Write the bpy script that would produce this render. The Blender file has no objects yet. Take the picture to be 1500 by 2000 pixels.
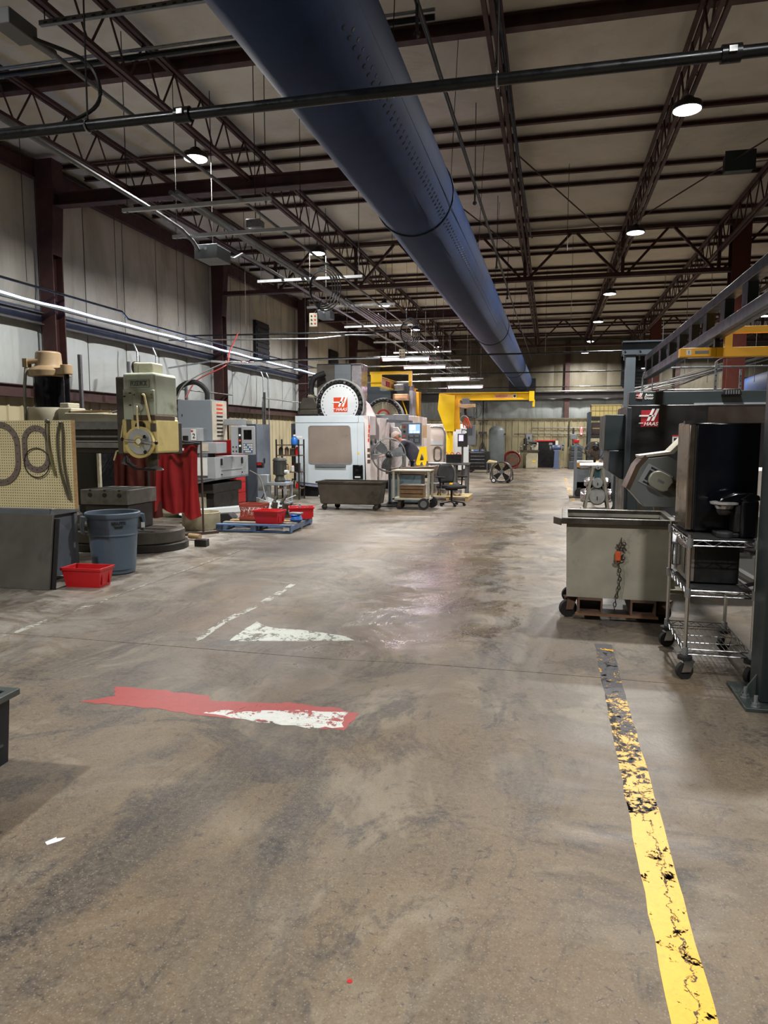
import bpy, bmesh, math, random
from mathutils import Vector, Matrix
random.seed(7)
S = bpy.context.scene
C = S.collection
PI = math.pi
# ---------------------------------------------------------------- camera
FPX, CAM_H = 1387.0, 1.55
PITCH = math.atan(150 / FPX)
YAW = math.atan(325 * math.cos(PITCH) / FPX)
cam_data = bpy.data.cameras.new('camera')
cam = bpy.data.objects.new('camera', cam_data)
C.objects.link(cam)
cam.location = (0, 0, CAM_H)
cam.rotation_euler = (PI / 2 - PITCH, 0, YAW)
cam_data.sensor_fit = 'VERTICAL'
cam_data.sensor_height = 24.0
cam_data.lens = 24.0 * FPX / 2000.0
cam_data.clip_end = 200
S.camera = cam
# ---------------------------------------------------------------- world and exposure
w = bpy.data.worlds.new('world')
S.world = w
w.use_nodes = True
w.node_tree.nodes['Background'].inputs[0].default_value = (0.85, 0.92, 1.0, 1)
w.node_tree.nodes['Background'].inputs[1].default_value = 0.12
S.view_settings.view_transform = 'Standard'
S.view_settings.look = 'None'
S.view_settings.exposure = 0.2
S.view_settings.gamma = 1.0
S.view_settings.use_curve_mapping = False
S.cycles.adaptive_threshold = .06
S.cycles.use_adaptive_sampling = True
S.cycles.max_bounces = 5
S.cycles.diffuse_bounces = 3
S.cycles.glossy_bounces = 3
S.cycles.transparent_max_bounces = 6
S.cycles.caustics_reflective = False
S.cycles.caustics_refractive = False
LAMP_W = 290.0          # watts of each high-bay lamp


# ---------------------------------------------------------------- materials
def lin(h):
    h = h.lstrip('#')
    out = []
    for i in (0, 2, 4):
        c = int(h[i:i + 2], 16) / 255
        out.append(c / 12.92 if c <= .04045 else ((c + .055) / 1.055) ** 2.4)
    return tuple(out) + (1,)


MATS = {}


class NT:
    """small node-tree writer"""
    def __init__(s, name):
        s.m = bpy.data.materials.new(name)
        s.m.use_nodes = True
        s.t = s.m.node_tree
        s.b = s.t.nodes['Principled BSDF']
        s.out = s.t.nodes['Material Output']
        s.pos = s.n('ShaderNodeTexCoord').outputs['Object']

    def n(s, typ, **kw):
        nd = s.t.nodes.new(typ)
        for k, v in kw.items():
            setattr(nd, k, v)
        return nd

    def link(s, a, b):
        s.t.links.new(a, b)

    def put(s, sock, v):
        if hasattr(v, 'is_output') or isinstance(v, bpy.types.NodeSocket):
            s.link(v, sock)
        else:
            sock.default_value = v

    def world(s):
        return s.n('ShaderNodeNewGeometry').outputs['Position']

    def noise(s, scale, detail=4, vec=None, dist=0.0, rough=.55, stretch=None):
        v = vec or s.pos
        if stretch:
            mp = s.n('ShaderNodeMapping')
            mp.inputs['Scale'].default_value = stretch
            s.link(v, mp.inputs['Vector'])
            v = mp.outputs['Vector']
        nd = s.n('ShaderNodeTexNoise')
        nd.inputs['Scale'].default_value = scale
        nd.inputs['Detail'].default_value = detail
        nd.inputs['Roughness'].default_value = rough
        nd.inputs['Distortion'].default_value = dist
        s.link(v, nd.inputs['Vector'])
        return nd.outputs['Fac']

    def ramp(s, fac, stops):
        r = s.n('ShaderNodeValToRGB')
        el = r.color_ramp.elements
        while len(el) < len(stops):
            el.new(.5)
        for e, (p, c) in zip(el, stops):
            e.position = p
            e.color = c if len(c) == 4 else tuple(c) + (1,)
        s.link(fac, r.inputs[0])
        return r.outputs[0]

    def mix(s, fac, a, b, mode='MIX'):
        m = s.n('ShaderNodeMix', data_type='RGBA', blend_type=mode)
        s.put(m.inputs[0], fac)
        s.put(m.inputs[6], a)
        s.put(m.inputs[7], b)
        return m.outputs[2]

    def math(s, op, a, b=0.0):
        m = s.n('ShaderNodeMath', operation=op)
        s.put(m.inputs[0], a)
        s.put(m.inputs[1], b)
        return m.outputs[0]

    def rng(s, v, a, b, c=0.0, d=1.0):
        m = s.n('ShaderNodeMapRange')
        s.put(m.inputs[0], v)
        for i, q in enumerate((a, b, c, d)):
            m.inputs[i + 1].default_value = q
        return m.outputs[0]

    def xyz(s, v=None):
        x = s.n('ShaderNodeSeparateXYZ')
        s.link(v or s.pos, x.inputs[0])
        return x.outputs

    def bump(s, h, st=.2, d=.01):
        b = s.n('ShaderNodeBump')
        b.inputs['Strength'].default_value = st
        b.inputs['Distance'].default_value = d
        s.link(h, b.inputs['Height'])
        s.link(b.outputs[0], s.b.inputs['Normal'])


def M(name, col=None, rough=.5, metal=0.0, var=.18, scale=5, dirt=0.0, dirtcol='#2a221a', bump=0.0, stretch=None, spec=.5):
    """generic worn surface: colour with two octaves of variation, optional dirt blotches"""
    if name in MATS:
        return MATS[name]
    t = NT(name)
    c = lin(col)
    f = t.noise(scale, 5, stretch=stretch)
    lo = tuple(x * (1 - var) for x in c[:3])
    hi = tuple(min(1, x * (1 + var)) for x in c[:3])
    colr = t.ramp(f, [(.3, lo), (.7, hi)])
    if dirt > 0:
        f2 = t.noise(scale * .45, 5, dist=.6, rough=.68)
        m = t.rng(f2, .62 - dirt * .25, .78 - dirt * .2)
        colr = t.mix(t.math('MULTIPLY', m, min(1, .45 + dirt)), colr, lin(dirtcol))
    t.put(t.b.inputs['Base Color'], colr)
    t.put(t.b.inputs['Roughness'], t.rng(t.noise(scale * 2.3, 3), .3, .7, max(.03, rough - .1), min(1, rough + .1)))
    t.b.inputs['Metallic'].default_value = metal
    t.b.inputs['Specular IOR Level'].default_value = spec
    if bump:
        t.bump(t.noise(scale * 8, 4), bump, .01)
    MATS[name] = t.m
    return t.m


def EM(name, col, strength):
    if name in MATS:
        return MATS[name]
    t = NT(name)
    t.b.inputs['Base Color'].default_value = lin(col)
    t.b.inputs['Emission Color'].default_value = lin(col)
    t.b.inputs['Emission Strength'].default_value = strength
    if name in ('lamp_glow', 'screen_blue', 'screen_white', 'screen_violet'):
        t.m.cycles.emission_sampling = 'NONE'
    MATS[name] = t.m
    return t.m


# ---------------------------------------------------------------- mesh builder
class B:
    def __init__(s):
        s.v, s.f = [], []

    def add(s, vs, fs):
        o = len(s.v)
        s.v += [tuple(p) for p in vs]
        s.f += [tuple(i + o for i in q) for q in fs]
        return s

    def box(s, x0, x1, y0, y1, z0, z1):
        vs = [(x, y, z) for z in (z0, z1) for y in (y0, y1) for x in (x0, x1)]
        return s.add(vs, [(0, 2, 3, 1), (4, 5, 7, 6), (0, 1, 5, 4), (2, 6, 7, 3), (0, 4, 6, 2), (1, 3, 7, 5)])

    def bar(s, p0, p1, w_, h_, up=(0, 0, 1)):
        """rectangular bar between two points, w_ sideways, h_ along up"""
        p0, p1 = Vector(p0), Vector(p1)
        d = (p1 - p0).normalized()
        u = Vector(up)
        if abs(d.dot(u)) > .98:
            u = Vector((0, 1, 0))
        r = d.cross(u).normalized()
        u = r.cross(d).normalized()
        vs = [p + r * (a * w_ / 2) + u * (b * h_ / 2) for p in (p0, p1) for a, b in ((-1, -1), (1, -1), (1, 1), (-1, 1))]
        return s.add(vs, [(3, 2, 1, 0), (4, 5, 6, 7), (0, 1, 5, 4), (1, 2, 6, 5), (2, 3, 7, 6), (3, 0, 4, 7)])

    def cyl(s, p0, p1, r0, r1=None, n=14, caps=True):
        r1 = r0 if r1 is None else r1
        p0, p1 = Vector(p0), Vector(p1)
        d = (p1 - p0).normalized()
        u = Vector((0, 0, 1)) if abs(d.z) < .9 else Vector((1, 0, 0))
        a = d.cross(u).normalized()
        b = d.cross(a).normalized()
        vs = []
        for p, r in ((p0, r0), (p1, r1)):
            vs += [p + a * (r * math.cos(2 * PI * i / n)) + b * (r * math.sin(2 * PI * i / n)) for i in range(n)]
        fs = [(i, i + n, (i + 1) % n + n, (i + 1) % n) for i in range(n)]
        if caps:
            fs += [tuple(range(n)), tuple(range(2 * n - 1, n - 1, -1))]
        return s.add(vs, fs)

    def tube(s, pts, r, n=6, closed=False):
        pts = [Vector(p) for p in pts]
        m = len(pts)
        ref = Vector((0.123, 0.21, 1)).normalized()
        vs = []
        for i, p in enumerate(pts):
            if closed:
                d = pts[(i + 1) % m] - pts[i - 1]
            else:
                d = pts[min(i + 1, m - 1)] - pts[max(i - 1, 0)]
            d.normalize()
            a = d.cross(ref)
            if a.length < .05:
                a = d.cross(Vector((1, 0, 0)))
            a.normalize()
            b = d.cross(a)
            rr = r[i] if isinstance(r, (list, tuple)) else r
            vs += [p + a * (rr * math.cos(2 * PI * k / n)) + b * (rr * math.sin(2 * PI * k / n)) for k in range(n)]
        fs = []
        for i in range(m if closed else m - 1):
            j = (i + 1) % m
            fs += [(i * n + k, j * n + k, j * n + (k + 1) % n, i * n + (k + 1) % n) for k in range(n)]
        if not closed:
            fs += [tuple(range(n)), tuple(range(m * n - 1, (m - 1) * n - 1, -1))]
        return s.add(vs, fs)

    def prism(s, poly, axis, a0, a1):
        """2-D outline extruded along axis: 'x' outline=(y,z); 'y' outline=(x,z); 'z' outline=(x,y)"""
        n = len(poly)
        mk = {'x': lambda p, a: (a, p[0], p[1]), 'y': lambda p, a: (p[0], a, p[1]), 'z': lambda p, a: (p[0], p[1], a)}[axis]
        vs = [mk(p, a0) for p in poly] + [mk(p, a1) for p in poly]
        fs = [tuple(range(n)), tuple(range(2 * n - 1, n - 1, -1))] + [(i, i + n, (i + 1) % n + n, (i + 1) % n) for i in range(n)]
        return s.add(vs, fs)

    def ring(s, outer, inner, axis, a0, a1):
        """closed band between two outlines of equal length, extruded"""
        n = len(outer)
        mk = {'x': lambda p, a: (a, p[0], p[1]), 'y': lambda p, a: (p[0], a, p[1]), 'z': lambda p, a: (p[0], p[1], a)}[axis]
        vs = [mk(p, a) for a in (a0, a1) for pl in (outer, inner) for p in pl]
        fs = []
        for i in range(n):
            j = (i + 1) % n
            fs += [(i, j, n + j, n + i), (2 * n + i, 3 * n + i, 3 * n + j, 2 * n + j),
                   (i, 2 * n + i, 2 * n + j, j), (n + i, n + j, 3 * n + j, 3 * n + i)]
        return s.add(vs, fs)

    def lathe(s, prof, c=(0, 0, 0), n=24, axis='z', ring=False):
        if ring:
            prof = list(prof) + [prof[0]]
        vs, fs = [], []
        for r, h in prof:
            for i in range(n):
                a = 2 * PI * i / n
                p = (r * math.cos(a), r * math.sin(a), h)
                if axis == 'y':
                    p = (p[0], p[2], p[1])
                elif axis == 'x':
                    p = (p[2], p[0], p[1])
                vs.append((c[0] + p[0], c[1] + p[1], c[2] + p[2]))
        for k in range(len(prof) - 1):
            fs += [(k * n + i, k * n + (i + 1) % n, (k + 1) * n + (i + 1) % n, (k + 1) * n + i) for i in range(n)]
        if ring:
            return s.add(vs, fs)
        if prof[0][0] > 1e-6:
            fs.append(tuple(range(n - 1, -1, -1)))
        if prof[-1][0] > 1e-6:
            k = (len(prof) - 1) * n
            fs.append(tuple(range(k, k + n)))
        return s.add(vs, fs)

    def torus(s, c, R, r, axis='y', n=28, m=8, a0=0, a1=2 * PI):
        full = abs(a1 - a0 - 2 * PI) < 1e-6
        pts = []
        for i in range(n if full else n + 1):
            a = a0 + (a1 - a0) * i / n
            q = (R * math.cos(a), R * math.sin(a))
            pts.append({'y': (c[0] + q[0], c[1], c[2] + q[1]), 'x': (c[0], c[1] + q[0], c[2] + q[1]), 'z': (c[0] + q[0], c[1] + q[1], c[2])}[axis])
        return s.tube(pts, r, m, closed=full)

    def ball(s, c, r, n=12, m=8, sc=(1, 1, 1)):
        prof = [(max(1e-7, r * math.sin(PI * k / m)), -r * math.cos(PI * k / m)) for k in range(m + 1)]
        o = len(s.v)
        s.lathe(prof, (0, 0, 0), n)
        for i in range(o, len(s.v)):
            p = s.v[i]
            s.v[i] = (c[0] + p[0] * sc[0], c[1] + p[1] * sc[1], c[2] + p[2] * sc[2])
        return s

    def xf(s, mat, start=0):
        for i in range(start, len(s.v)):
            s.v[i] = tuple(mat @ Vector(s.v[i]))
        return s

    def mesh(s, name, mat, smooth=40):
        me = bpy.data.meshes.new(name)
        me.from_pydata(s.v, [], s.f)
        bm = bmesh.new()
        bm.from_mesh(me)
        bmesh.ops.recalc_face_normals(bm, faces=bm.faces)
        bm.to_mesh(me)
        bm.free()
        if mat:
            me.materials.append(mat)
        if smooth:
            me.polygons.foreach_set('use_smooth', [True] * len(me.polygons))
            me.set_sharp_from_angle(angle=math.radians(smooth))
        return me

    def o(s, name, mat, parent=None, bevel=0.0, smooth=40, label=None, loc=None, seg=2):
        ob = bpy.data.objects.new(name, s.mesh(name, mat, smooth))
        C.objects.link(ob)
        if parent:
            ob.parent = parent
        if loc:
            ob.location = loc
        if bevel:
            md = ob.modifiers.new('bevel', 'BEVEL')
            md.width = bevel
            md.segments = seg
            md.limit_method = 'ANGLE'
            md.angle_limit = math.radians(35)
        if label:
            ob['label'] = label
        return ob


def T(name, label, cat, loc=(0, 0, 0), rz=0.0, group=None):
    o = bpy.data.objects.new(name, None)
    C.objects.link(o)
    o.empty_display_size = .1
    o.location = loc
    o.rotation_euler = (0, 0, rz)
    o['label'] = label
    o['category'] = cat
    if group:
        o['group'] = group
    return o


def tag(o, label, cat, group=None):
    o['label'] = label
    o['category'] = cat
    if group:
        o['group'] = group
    return o


def struct(o):
    o['kind'] = 'structure'
    return o


def link_copy(o, parent=None, loc=None, name=None):
    c = o.copy()
    C.objects.link(c)
    c.parent = parent
    if loc is not None:
        c.location = loc
    return c


def dup(root, loc, rz, label):
    r = link_copy(root, None, loc)
    r.rotation_euler = (0, 0, rz)
    r['label'] = label
    for ch in list(root.children):
        c = link_copy(ch, r)
        for g in list(ch.children):
            link_copy(g, c)
    return r


def text(s, size, loc, facing, mat, parent, name='lettering', depth=.003, shear=0.0, sx=1.0, bold=0.0):
    cu = bpy.data.curves.new(name, 'FONT')
    cu.body = s
    cu.size = size
    cu.extrude = depth
    cu.align_x = 'CENTER'
    cu.align_y = 'CENTER'
    cu.shear = shear
    cu.offset = bold
    cu.resolution_u = 3
    tmp = bpy.data.objects.new(name + '_tmp', cu)
    me = bpy.data.meshes.new_from_object(tmp)
    bpy.data.objects.remove(tmp)
    me.materials.clear()
    me.materials.append(mat)
    ob = bpy.data.objects.new(name, me)
    C.objects.link(ob)
    ob.parent = parent
    ob.location = loc
    ob.scale = (sx, 1, 1)
    ob.rotation_euler = {'-y': (PI / 2, 0, 0), '+x': (PI / 2, 0, PI / 2), '-x': (PI / 2, 0, -PI / 2), 'up': (0, 0, 0)}[facing]
    return ob


def ngon(c, r, n, a0=0.0, sx=1.0, sy=1.0):
    return [(c[0] + sx * r * math.cos(a0 + 2 * PI * i / n), c[1] + sy * r * math.sin(a0 + 2 * PI * i / n)) for i in range(n)]


def rrect(x0, x1, y0, y1, r, k=5):
    """rounded rectangle outline"""
    out = []
    for cx, cy, a in ((x1 - r, y0 + r, -PI / 2), (x1 - r, y1 - r, 0), (x0 + r, y1 - r, PI / 2), (x0 + r, y0 + r, PI)):
        out += [(cx + r * math.cos(a + PI / 2 * i / k), cy + r * math.sin(a + PI / 2 * i / k)) for i in range(k + 1)]
    return out


def arc(p0, p1, p2, n=10):
    """quadratic curve through control point p1"""
    p0, p1, p2 = Vector(p0), Vector(p1), Vector(p2)
    return [p0 * (1 - t) ** 2 + p1 * 2 * t * (1 - t) + p2 * t * t for t in [i / n for i in range(n + 1)]]


def spline(pts, k=6):
    """Catmull-Rom through the points"""
    P = [Vector(p) for p in pts]
    P = [P[0] * 2 - P[1]] + P + [P[-1] * 2 - P[-2]]
    out = []
    for i in range(1, len(P) - 2):
        for j in range(k):
            t = j / k
            a, b, c, d = P[i - 1], P[i], P[i + 1], P[i + 2]
            out.append(.5 * (2 * b + (c - a) * t + (2 * a - 5 * b + 4 * c - d) * t * t + (3 * b - a - 3 * c + d) * t ** 3))
    out.append(P[-2])
    return out


ORD = ['first', 'second', 'third', 'fourth', 'fifth', 'sixth', 'seventh', 'eighth', 'ninth', 'tenth', 'eleventh', 'twelfth',
       'thirteenth', 'fourteenth', 'fifteenth', 'sixteenth', 'seventeenth', 'eighteenth', 'nineteenth', 'twentieth', 'twenty-first', 'twenty-second', 'twenty-third', 'twenty-fourth']

# ---------------------------------------------------------------- palette
def palette():
    M('red_steel', '#3d211d', .62, 0, .25, 3, .35, '#1d100e')
    M('dark_steel', '#2a2626', .55, .2, .25, 5)
    M('black', '#0d0e10', .45, 0, .2, 8)
    M('black_gloss', '#07080b', .12, 0, .1, 4)
    M('rubber', '#141414', .75, 0, .2, 10)
    M('galv', '#9a9fa3', .35, .8, .18, 9)
    M('chrome', '#c9cccf', .18, 1.0, .08, 9)
    M('galv_bright', '#b3b8ba', .4, .25, .12, 9)
    M('steel', '#77797a', .4, .75, .25, 8)
    M('oily_steel', '#4a453d', .42, .6, .35, 7, .4)
    M('white_paint', '#d2d8da', .4, 0, .05, 2, .08, '#8d8878')
    M('haas_white', '#c3ced4', .38, 0, .04, 1.5, .05, '#8d8878')
    M('grey_paint', '#8d9295', .45, 0, .08, 3, .15, '#4d4a44')
    M('mid_grey', '#62676b', .5, 0, .12, 3, .15, '#33302c')
    M('bluegrey', '#5e6670', .5, 0, .1, 3, .1)
    M('slate', '#343d45', .5, 0, .1, 3, .1)
    M('charcoal', '#23292e', .42, 0, .12, 2)
    M('lathe_black', '#0e1013', .35, 0, .15, 2)
    M('greenblack', '#1f2a2c', .45, 0, .12, 2)
    M('yellow', '#e8c107', .42, 0, .08, 2, .08, '#8a6a10')
    M('crane_yellow', '#f2b21c', .42, 0, .06, 2)
    M('red', '#b3141b', .42, 0, .12, 4, .08, '#4a0a0c')
    M('red_tool', '#a81518', .35, 0, .1, 3)
    M('orange_red', '#cf4420', .45, 0, .1, 10)
    M('tan', '#8f7a5b', .5, 0, .15, 6, .3, '#5f4c33')
    M('cream', '#c9b877', .45, 0, .12, 5, .25, '#6b5a36')
    M('mint', '#a3aa98', .42, 0, .1, 4, .25, '#5c5947')
    M('cream_grey', '#a9a591', .5, 0, .12, 5, .3, '#5d563f')
    M('wood', '#a98a5c', .7, 0, .2, 4, .1, '#5c432a', stretch=(1, 8, 8))
    M('pale_wood', '#c9b789', .7, 0, .15, 5)
    M('blue_wood', '#4a6284', .7, 0, .3, 6, .35, '#777266')
    M('grey_wood', '#8b8578', .75, 0, .3, 6, .3, '#4c443a')
    M('brute_grey', '#4d5d6c', .45, 0, .06, 3)
    M('paper', '#c7cac6', .8, 0, .04, 4)
    M('white_ink', '#e6e6e2', .5, 0, .03, 4)
    M('dark_ink', '#15171a', .5, 0, .05, 4)
    M('rust', '#5b4636', .75, 0, .35, 8, .4, '#2b1f16')
    M('cart_steel', '#9c998a', .5, .1, .14, 4, .3, '#55504a')
    M('brown_tub', '#4f4940', .5, .35, .25, 4, .4, '#221d18')
    M('skin', '#b98068', .55, 0, .08, 6)
    M('shirt', '#34333f', .85, 0, .12, 6)
    M('denim', '#2b3242', .85, 0, .15, 8)
    M('cap', '#cbb9ae', .8, 0, .1, 6)
    M('hose_red', '#a03a36', .5, 0, .1, 6)
    M('cable', '#16171a', .55, 0, .1, 6)
    M('cable_grey', '#74736c', .55, 0, .1, 6)
    M('air_tank', '#5c6364', .5, .1, .15, 3, .2)
    M('tank_blue', '#4c5877', .45, 0, .1, 4)
    M('blue_plastic', '#1e63b5', .4, 0, .08, 5)


palette()
strut_prof = [(-.02, -.021), (.02, -.021), (.02, .021), (.01, .021), (.01, .016), (.016, .016), (.016, -.017), (-.016, -.017), (-.016, .016), (-.01, .016), (-.01, .021), (-.02, .021)]
# ================================================================ the building
X_L, X_R, Y_B, Y_F, Z_E = -8.45, 12.0, 35.4, -9.0, 6.0


def floor_mat():
    t = NT('worn_concrete')
    P = t.world()
    sx = t.xyz(P)
    big = t.noise(.42, 4, P, .8, .6)
    mid = t.noise(1.5, 5, P, .9, .68)
    fine = t.noise(42, 4, P, 0, .75)
    grit = t.noise(130, 3, P, 0, .8)
    # older slab by the door: brown, exposed aggregate; the next slabs are greyer and trowelled
    old = t.rng(t.math('ADD', sx[1], t.rng(t.noise(.7, 4, P, 1.0), .3, .7, -1.3, 1.3)), 2.4, 4.4, 1, 0)
    base = t.ramp(big, [(.32, lin('#565048')), (.5, lin('#625a4e')), (.68, lin('#6f6453'))])
    base = t.mix(t.math('MULTIPLY', old, .75), base, t.ramp(mid, [(.3, lin('#5b4e3d')), (.7, lin('#7a6950'))]))
    pale = t.noise(1.05, 5, P, 1.3, .7)
    base = t.mix(t.rng(pale, .52, .64, 0, .6), base, lin('#8c8472'))
    drag = t.noise(1.3, 5, P, .9, .7, stretch=(1.0, .3, 1))
    base = t.mix(t.rng(drag, .51, .62, 0, .66), base, lin('#343434'))
    stain = t.noise(.85, 6, P, 1.6, .76)
    base = t.mix(t.rng(stain, .53, .61, 0, .72), base, lin('#2a2a2d'))
    tint = t.noise(.6, 4, P, .6)
    base = t.mix(t.rng(tint, .5, .68, 0, .5), base, lin('#6b5335'))
    scuff = t.noise(5.5, 5, P, 1.2, .72, stretch=(1, .45, 1))
    base = t.mix(t.rng(scuff, .56, .65, 0, .6), base, lin('#2c2c2e'))
    speck = t.n('ShaderNodeTexVoronoi')
    speck.inputs['Scale'].default_value = 85
    t.link(P, speck.inputs['Vector'])
    dots = t.rng(speck.outputs['Distance'], .05, .3, 1, 0)
    base = t.mix(t.math('MULTIPLY', old, t.math('MULTIPLY', dots, .65)), base, lin('#998c78'))
    pit = t.rng(t.noise(22, 5, P, .8, .8), .585, .65)
    base = t.mix(t.math('MULTIPLY', pit, t.math('ADD', t.math('MULTIPLY', old, .55), .25)), base, lin('#28282c'))
    base = t.mix(t.rng(fine, .4, .68, 0, .42), base, lin('#867c6d'))
    base = t.mix(t.rng(grit, .45, .7, 0, .35), base, lin('#2b2a2a'))
    # bare, dusty concrete along the machine row
    dust = t.math('MULTIPLY', t.rng(sx[0], -3.3, -4.4), t.rng(t.noise(1.7, 5, P, 1.2, .72), .42, .6))
    base = t.mix(t.math('MULTIPLY', dust, .75), base, lin('#99968f'))
    t.put(t.b.inputs['Base Color'], base)
    # a strip of glossy sealer survives in the middle of the aisle
    wob = t.rng(t.noise(1.4, 5, P, 1.4, .7), .3, .7, -.55, .55)
    sx0 = t.math('ADD', t.math('ADD', sx[0], .95), wob)
    seal = t.math('MULTIPLY', t.rng(t.math('ABSOLUTE', sx0), .35, .6, 1, 0), t.rng(t.math('ADD', sx[1], wob), 4.4, 5.0))
    rg = t.rng(t.noise(.9, 5, P, 1.2, .68), .38, .64, .4, .62)
    rg = t.math('ADD', rg, t.math('MULTIPLY', old, .04))
    rg = t.math('SUBTRACT', rg, t.math('MULTIPLY', seal, t.rng(mid, .35, .6, .14, .3)))
    t.put(t.b.inputs['Roughness'], t.math('ADD', rg, t.rng(fine, .3, .7, -.06, .08)))
    t.b.inputs['Specular IOR Level'].default_value = .4
    t.bump(t.math('ADD', t.math('MULTIPLY', fine, .5), t.math('MULTIPLY', mid, 1.3)), .2, .012)
    return t.m


# floor: slabs poured between saw-cut joints (the joints are real grooves)
JX = [X_L, -5.05, 12.0]
JY = [Y_F, 0.2, 4.62, 9.9, 16.2, 22.6, 29.0, Y_B]
fl = B()
fl.box(X_L - .3, X_R + .3, Y_F - .3, Y_B + .3, -.4, -.012)
floor = struct(fl.o('floor', M('joint_dark', '#2c2a28', .9, 0, .2, 6)))
FM = floor_mat()
for i in range(len(JX) - 1):
    for j in range(len(JY) - 1):
        g = .004
        # joints run a little out of true, as cracked joints do
        n = 24
        rnd = random.Random(j * 7)
        rnd2 = random.Random((j + 1) * 7)
        xs = [JX[i] + g + (JX[i + 1] - JX[i] - 2 * g) * k / n for k in range(n + 1)]
        lo = [(x, JY[j] + g + (.02 * math.sin(x * 1.9 + j) + .012 * math.sin(x * 5.3) if 0 < j else 0)) for x in xs]
        hi = [(x, JY[j + 1] - g + (.02 * math.sin(x * 1.9 + j + 1) + .012 * math.sin(x * 5.3) if j + 1 < len(JY) - 1 else 0)) for x in xs]
        B().prism(lo + hi[::-1], 'z', -.05, 0).o('concrete_slab', FM, floor, smooth=0)


def worn_paint(name, col, thr, scale, rough=.45, streak=None, fade=None, crack=False):
    """paint coat with flaked-off patches (transparent where the paint is gone); fade = (y0, y1, extra wear)"""
    t = NT(name)
    P = t.world()
    n1 = t.noise(scale, 6, P, 1.2, .74, stretch=streak)
    n2 = t.noise(scale * 6, 4, P, .8, .75)
    f = t.math('ADD', t.math('MULTIPLY', n1, .62), t.math('MULTIPLY', n2, .38))
    if fade:
        f = t.math('SUBTRACT', f, t.rng(t.xyz(P)[1], fade[0], fade[1], 0, fade[2]))
    mask = t.rng(f, thr, thr + .018)
    if crack:
        w = t.noise(7, 6, P, .6, .7)
        d = t.math('ABSOLUTE', t.math('SUBTRACT', t.math('ADD', t.xyz(P)[0], t.rng(w, .3, .7, -.035, .035)), .425))
        mask = t.math('MULTIPLY', mask, t.rng(d, .0015, .004))
    c = t.mix(t.rng(n2, .42, .72, 0, .45), lin(col), tuple(x * .6 for x in lin(col)[:3]) + (1,))
    t.put(t.b.inputs['Base Color'], c)
    t.b.inputs['Roughness'].default_value = rough
    tr = t.n('ShaderNodeBsdfTransparent')
    mx = t.n('ShaderNodeMixShader')
    t.link(mask, mx.inputs[0])
    t.link(tr.outputs[0], mx.inputs[1])
    t.link(t.b.outputs[0], mx.inputs[2])
    t.link(mx.outputs[0], t.out.inputs[0])
    return t.m


def patch(name, pts, z, mat, label, cat, sub=1, jag=.0, seed=1):
    """a thin coat of paint on the floor with a ragged outline"""
    r = random.Random(seed)
    out = []
    n = len(pts)
    for i in range(n):
        a, b = Vector(pts[i]), Vector(pts[(i + 1) % n])
        for k in range(sub):
            q = a.lerp(b, k / sub)
            out.append((q.x + r.uniform(-jag, jag), q.y + r.uniform(-jag, jag)))
    return tag(B().prism(out, 'z', .0002, z).o(name, mat, smooth=0), label, cat)


pw = worn_paint('line_yellow', '#e0aa0a', .425, 5.0, fade=(2.6, 4.3, .12), crack=True)
st = B()
pts_l, pts_r = [], []
rr_ = random.Random(4)
for k in range(61):
    y = -1.5 + k * .115
    pts_l.append((.345 + .012 * (y / 5) + rr_.uniform(-.004, .004), y))
    pts_r.append((.468 + .012 * (y / 5) + rr_.uniform(-.004, .004), y))
under = tag(B().prism(pts_l + pts_r[::-1], 'z', .0001, .0006).o('floor_stripe_primer', worn_paint('line_primer', '#35353a', .42, 5, .6), smooth=0),
            'dark grey worn tape residue under the yellow aisle line', 'floor marking')
st.prism([p for p in pts_l if p[1] < 5.4] + [p for p in pts_r if p[1] < 5.4][::-1], 'z', .0006, .0012)
tag(st.o('aisle_line', pw, smooth=0), 'long yellow painted aisle line running down the right of the floor', 'floor marking')
fy = worn_paint('line_yellow_far', '#c9a04a', .52, 3)
tag(B().box(.5, .62, 17.2, 27, .0002, .001).o('aisle_line', fy, smooth=0), 'faded yellow aisle line far off beside the workbench', 'floor marking')
patch('floor_paint', [(-2.64, 3.5), (-2.36, 3.51), (-2.04, 3.5), (-1.7, 3.46), (-1.41, 3.49), (-1.22, 3.45), (-1.03, 3.47), (-1.0, 3.7), (-1.14, 3.74), (-1.4, 3.77), (-1.57, 3.73), (-1.9, 3.69), (-1.95, 3.76), (-2.32, 3.78), (-2.6, 3.78), (-2.5, 3.64)],
      .001, worn_paint('paint_red', '#9a3a36', .36, 3), 'worn red painted band across the floor', 'floor marking', 5, .012, 3)
patch('floor_paint', [(-1.86, 3.5), (-1.54, 3.47), (-1.23, 3.45), (-1.05, 3.49), (-1.08, 3.71), (-1.42, 3.65), (-1.75, 3.57)],
      .002, worn_paint('paint_white', '#cfd3cd', .455, 5), 'flaking white paint over the right end of the red band', 'floor marking', 5, .014, 5)
patch('floor_paint', [(-2.34, 4.84), (-1.9, 4.93), (-1.42, 5.07), (-1.5, 5.16), (-1.85, 5.24), (-2.2, 5.28), (-2.36, 5.42)],
      .001, worn_paint('paint_white2', '#bcc2b8', .455, 5), 'pale flaked white triangle of paint behind the red band', 'floor marking', 5, .012, 6)
patch('floor_paint', [(-2.62, 4.8), (-2.55, 4.8), (-2.58, 5.4), (-2.52, 6.2), (-2.56, 6.9), (-2.62, 6.9), (-2.6, 6.0), (-2.65, 5.5)],
      .001, worn_paint('paint_white3', '#b0b1a8', .5, 4), 'thin broken white line on the floor left of the flaked triangle', 'floor marking', 4, .01, 8)
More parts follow.
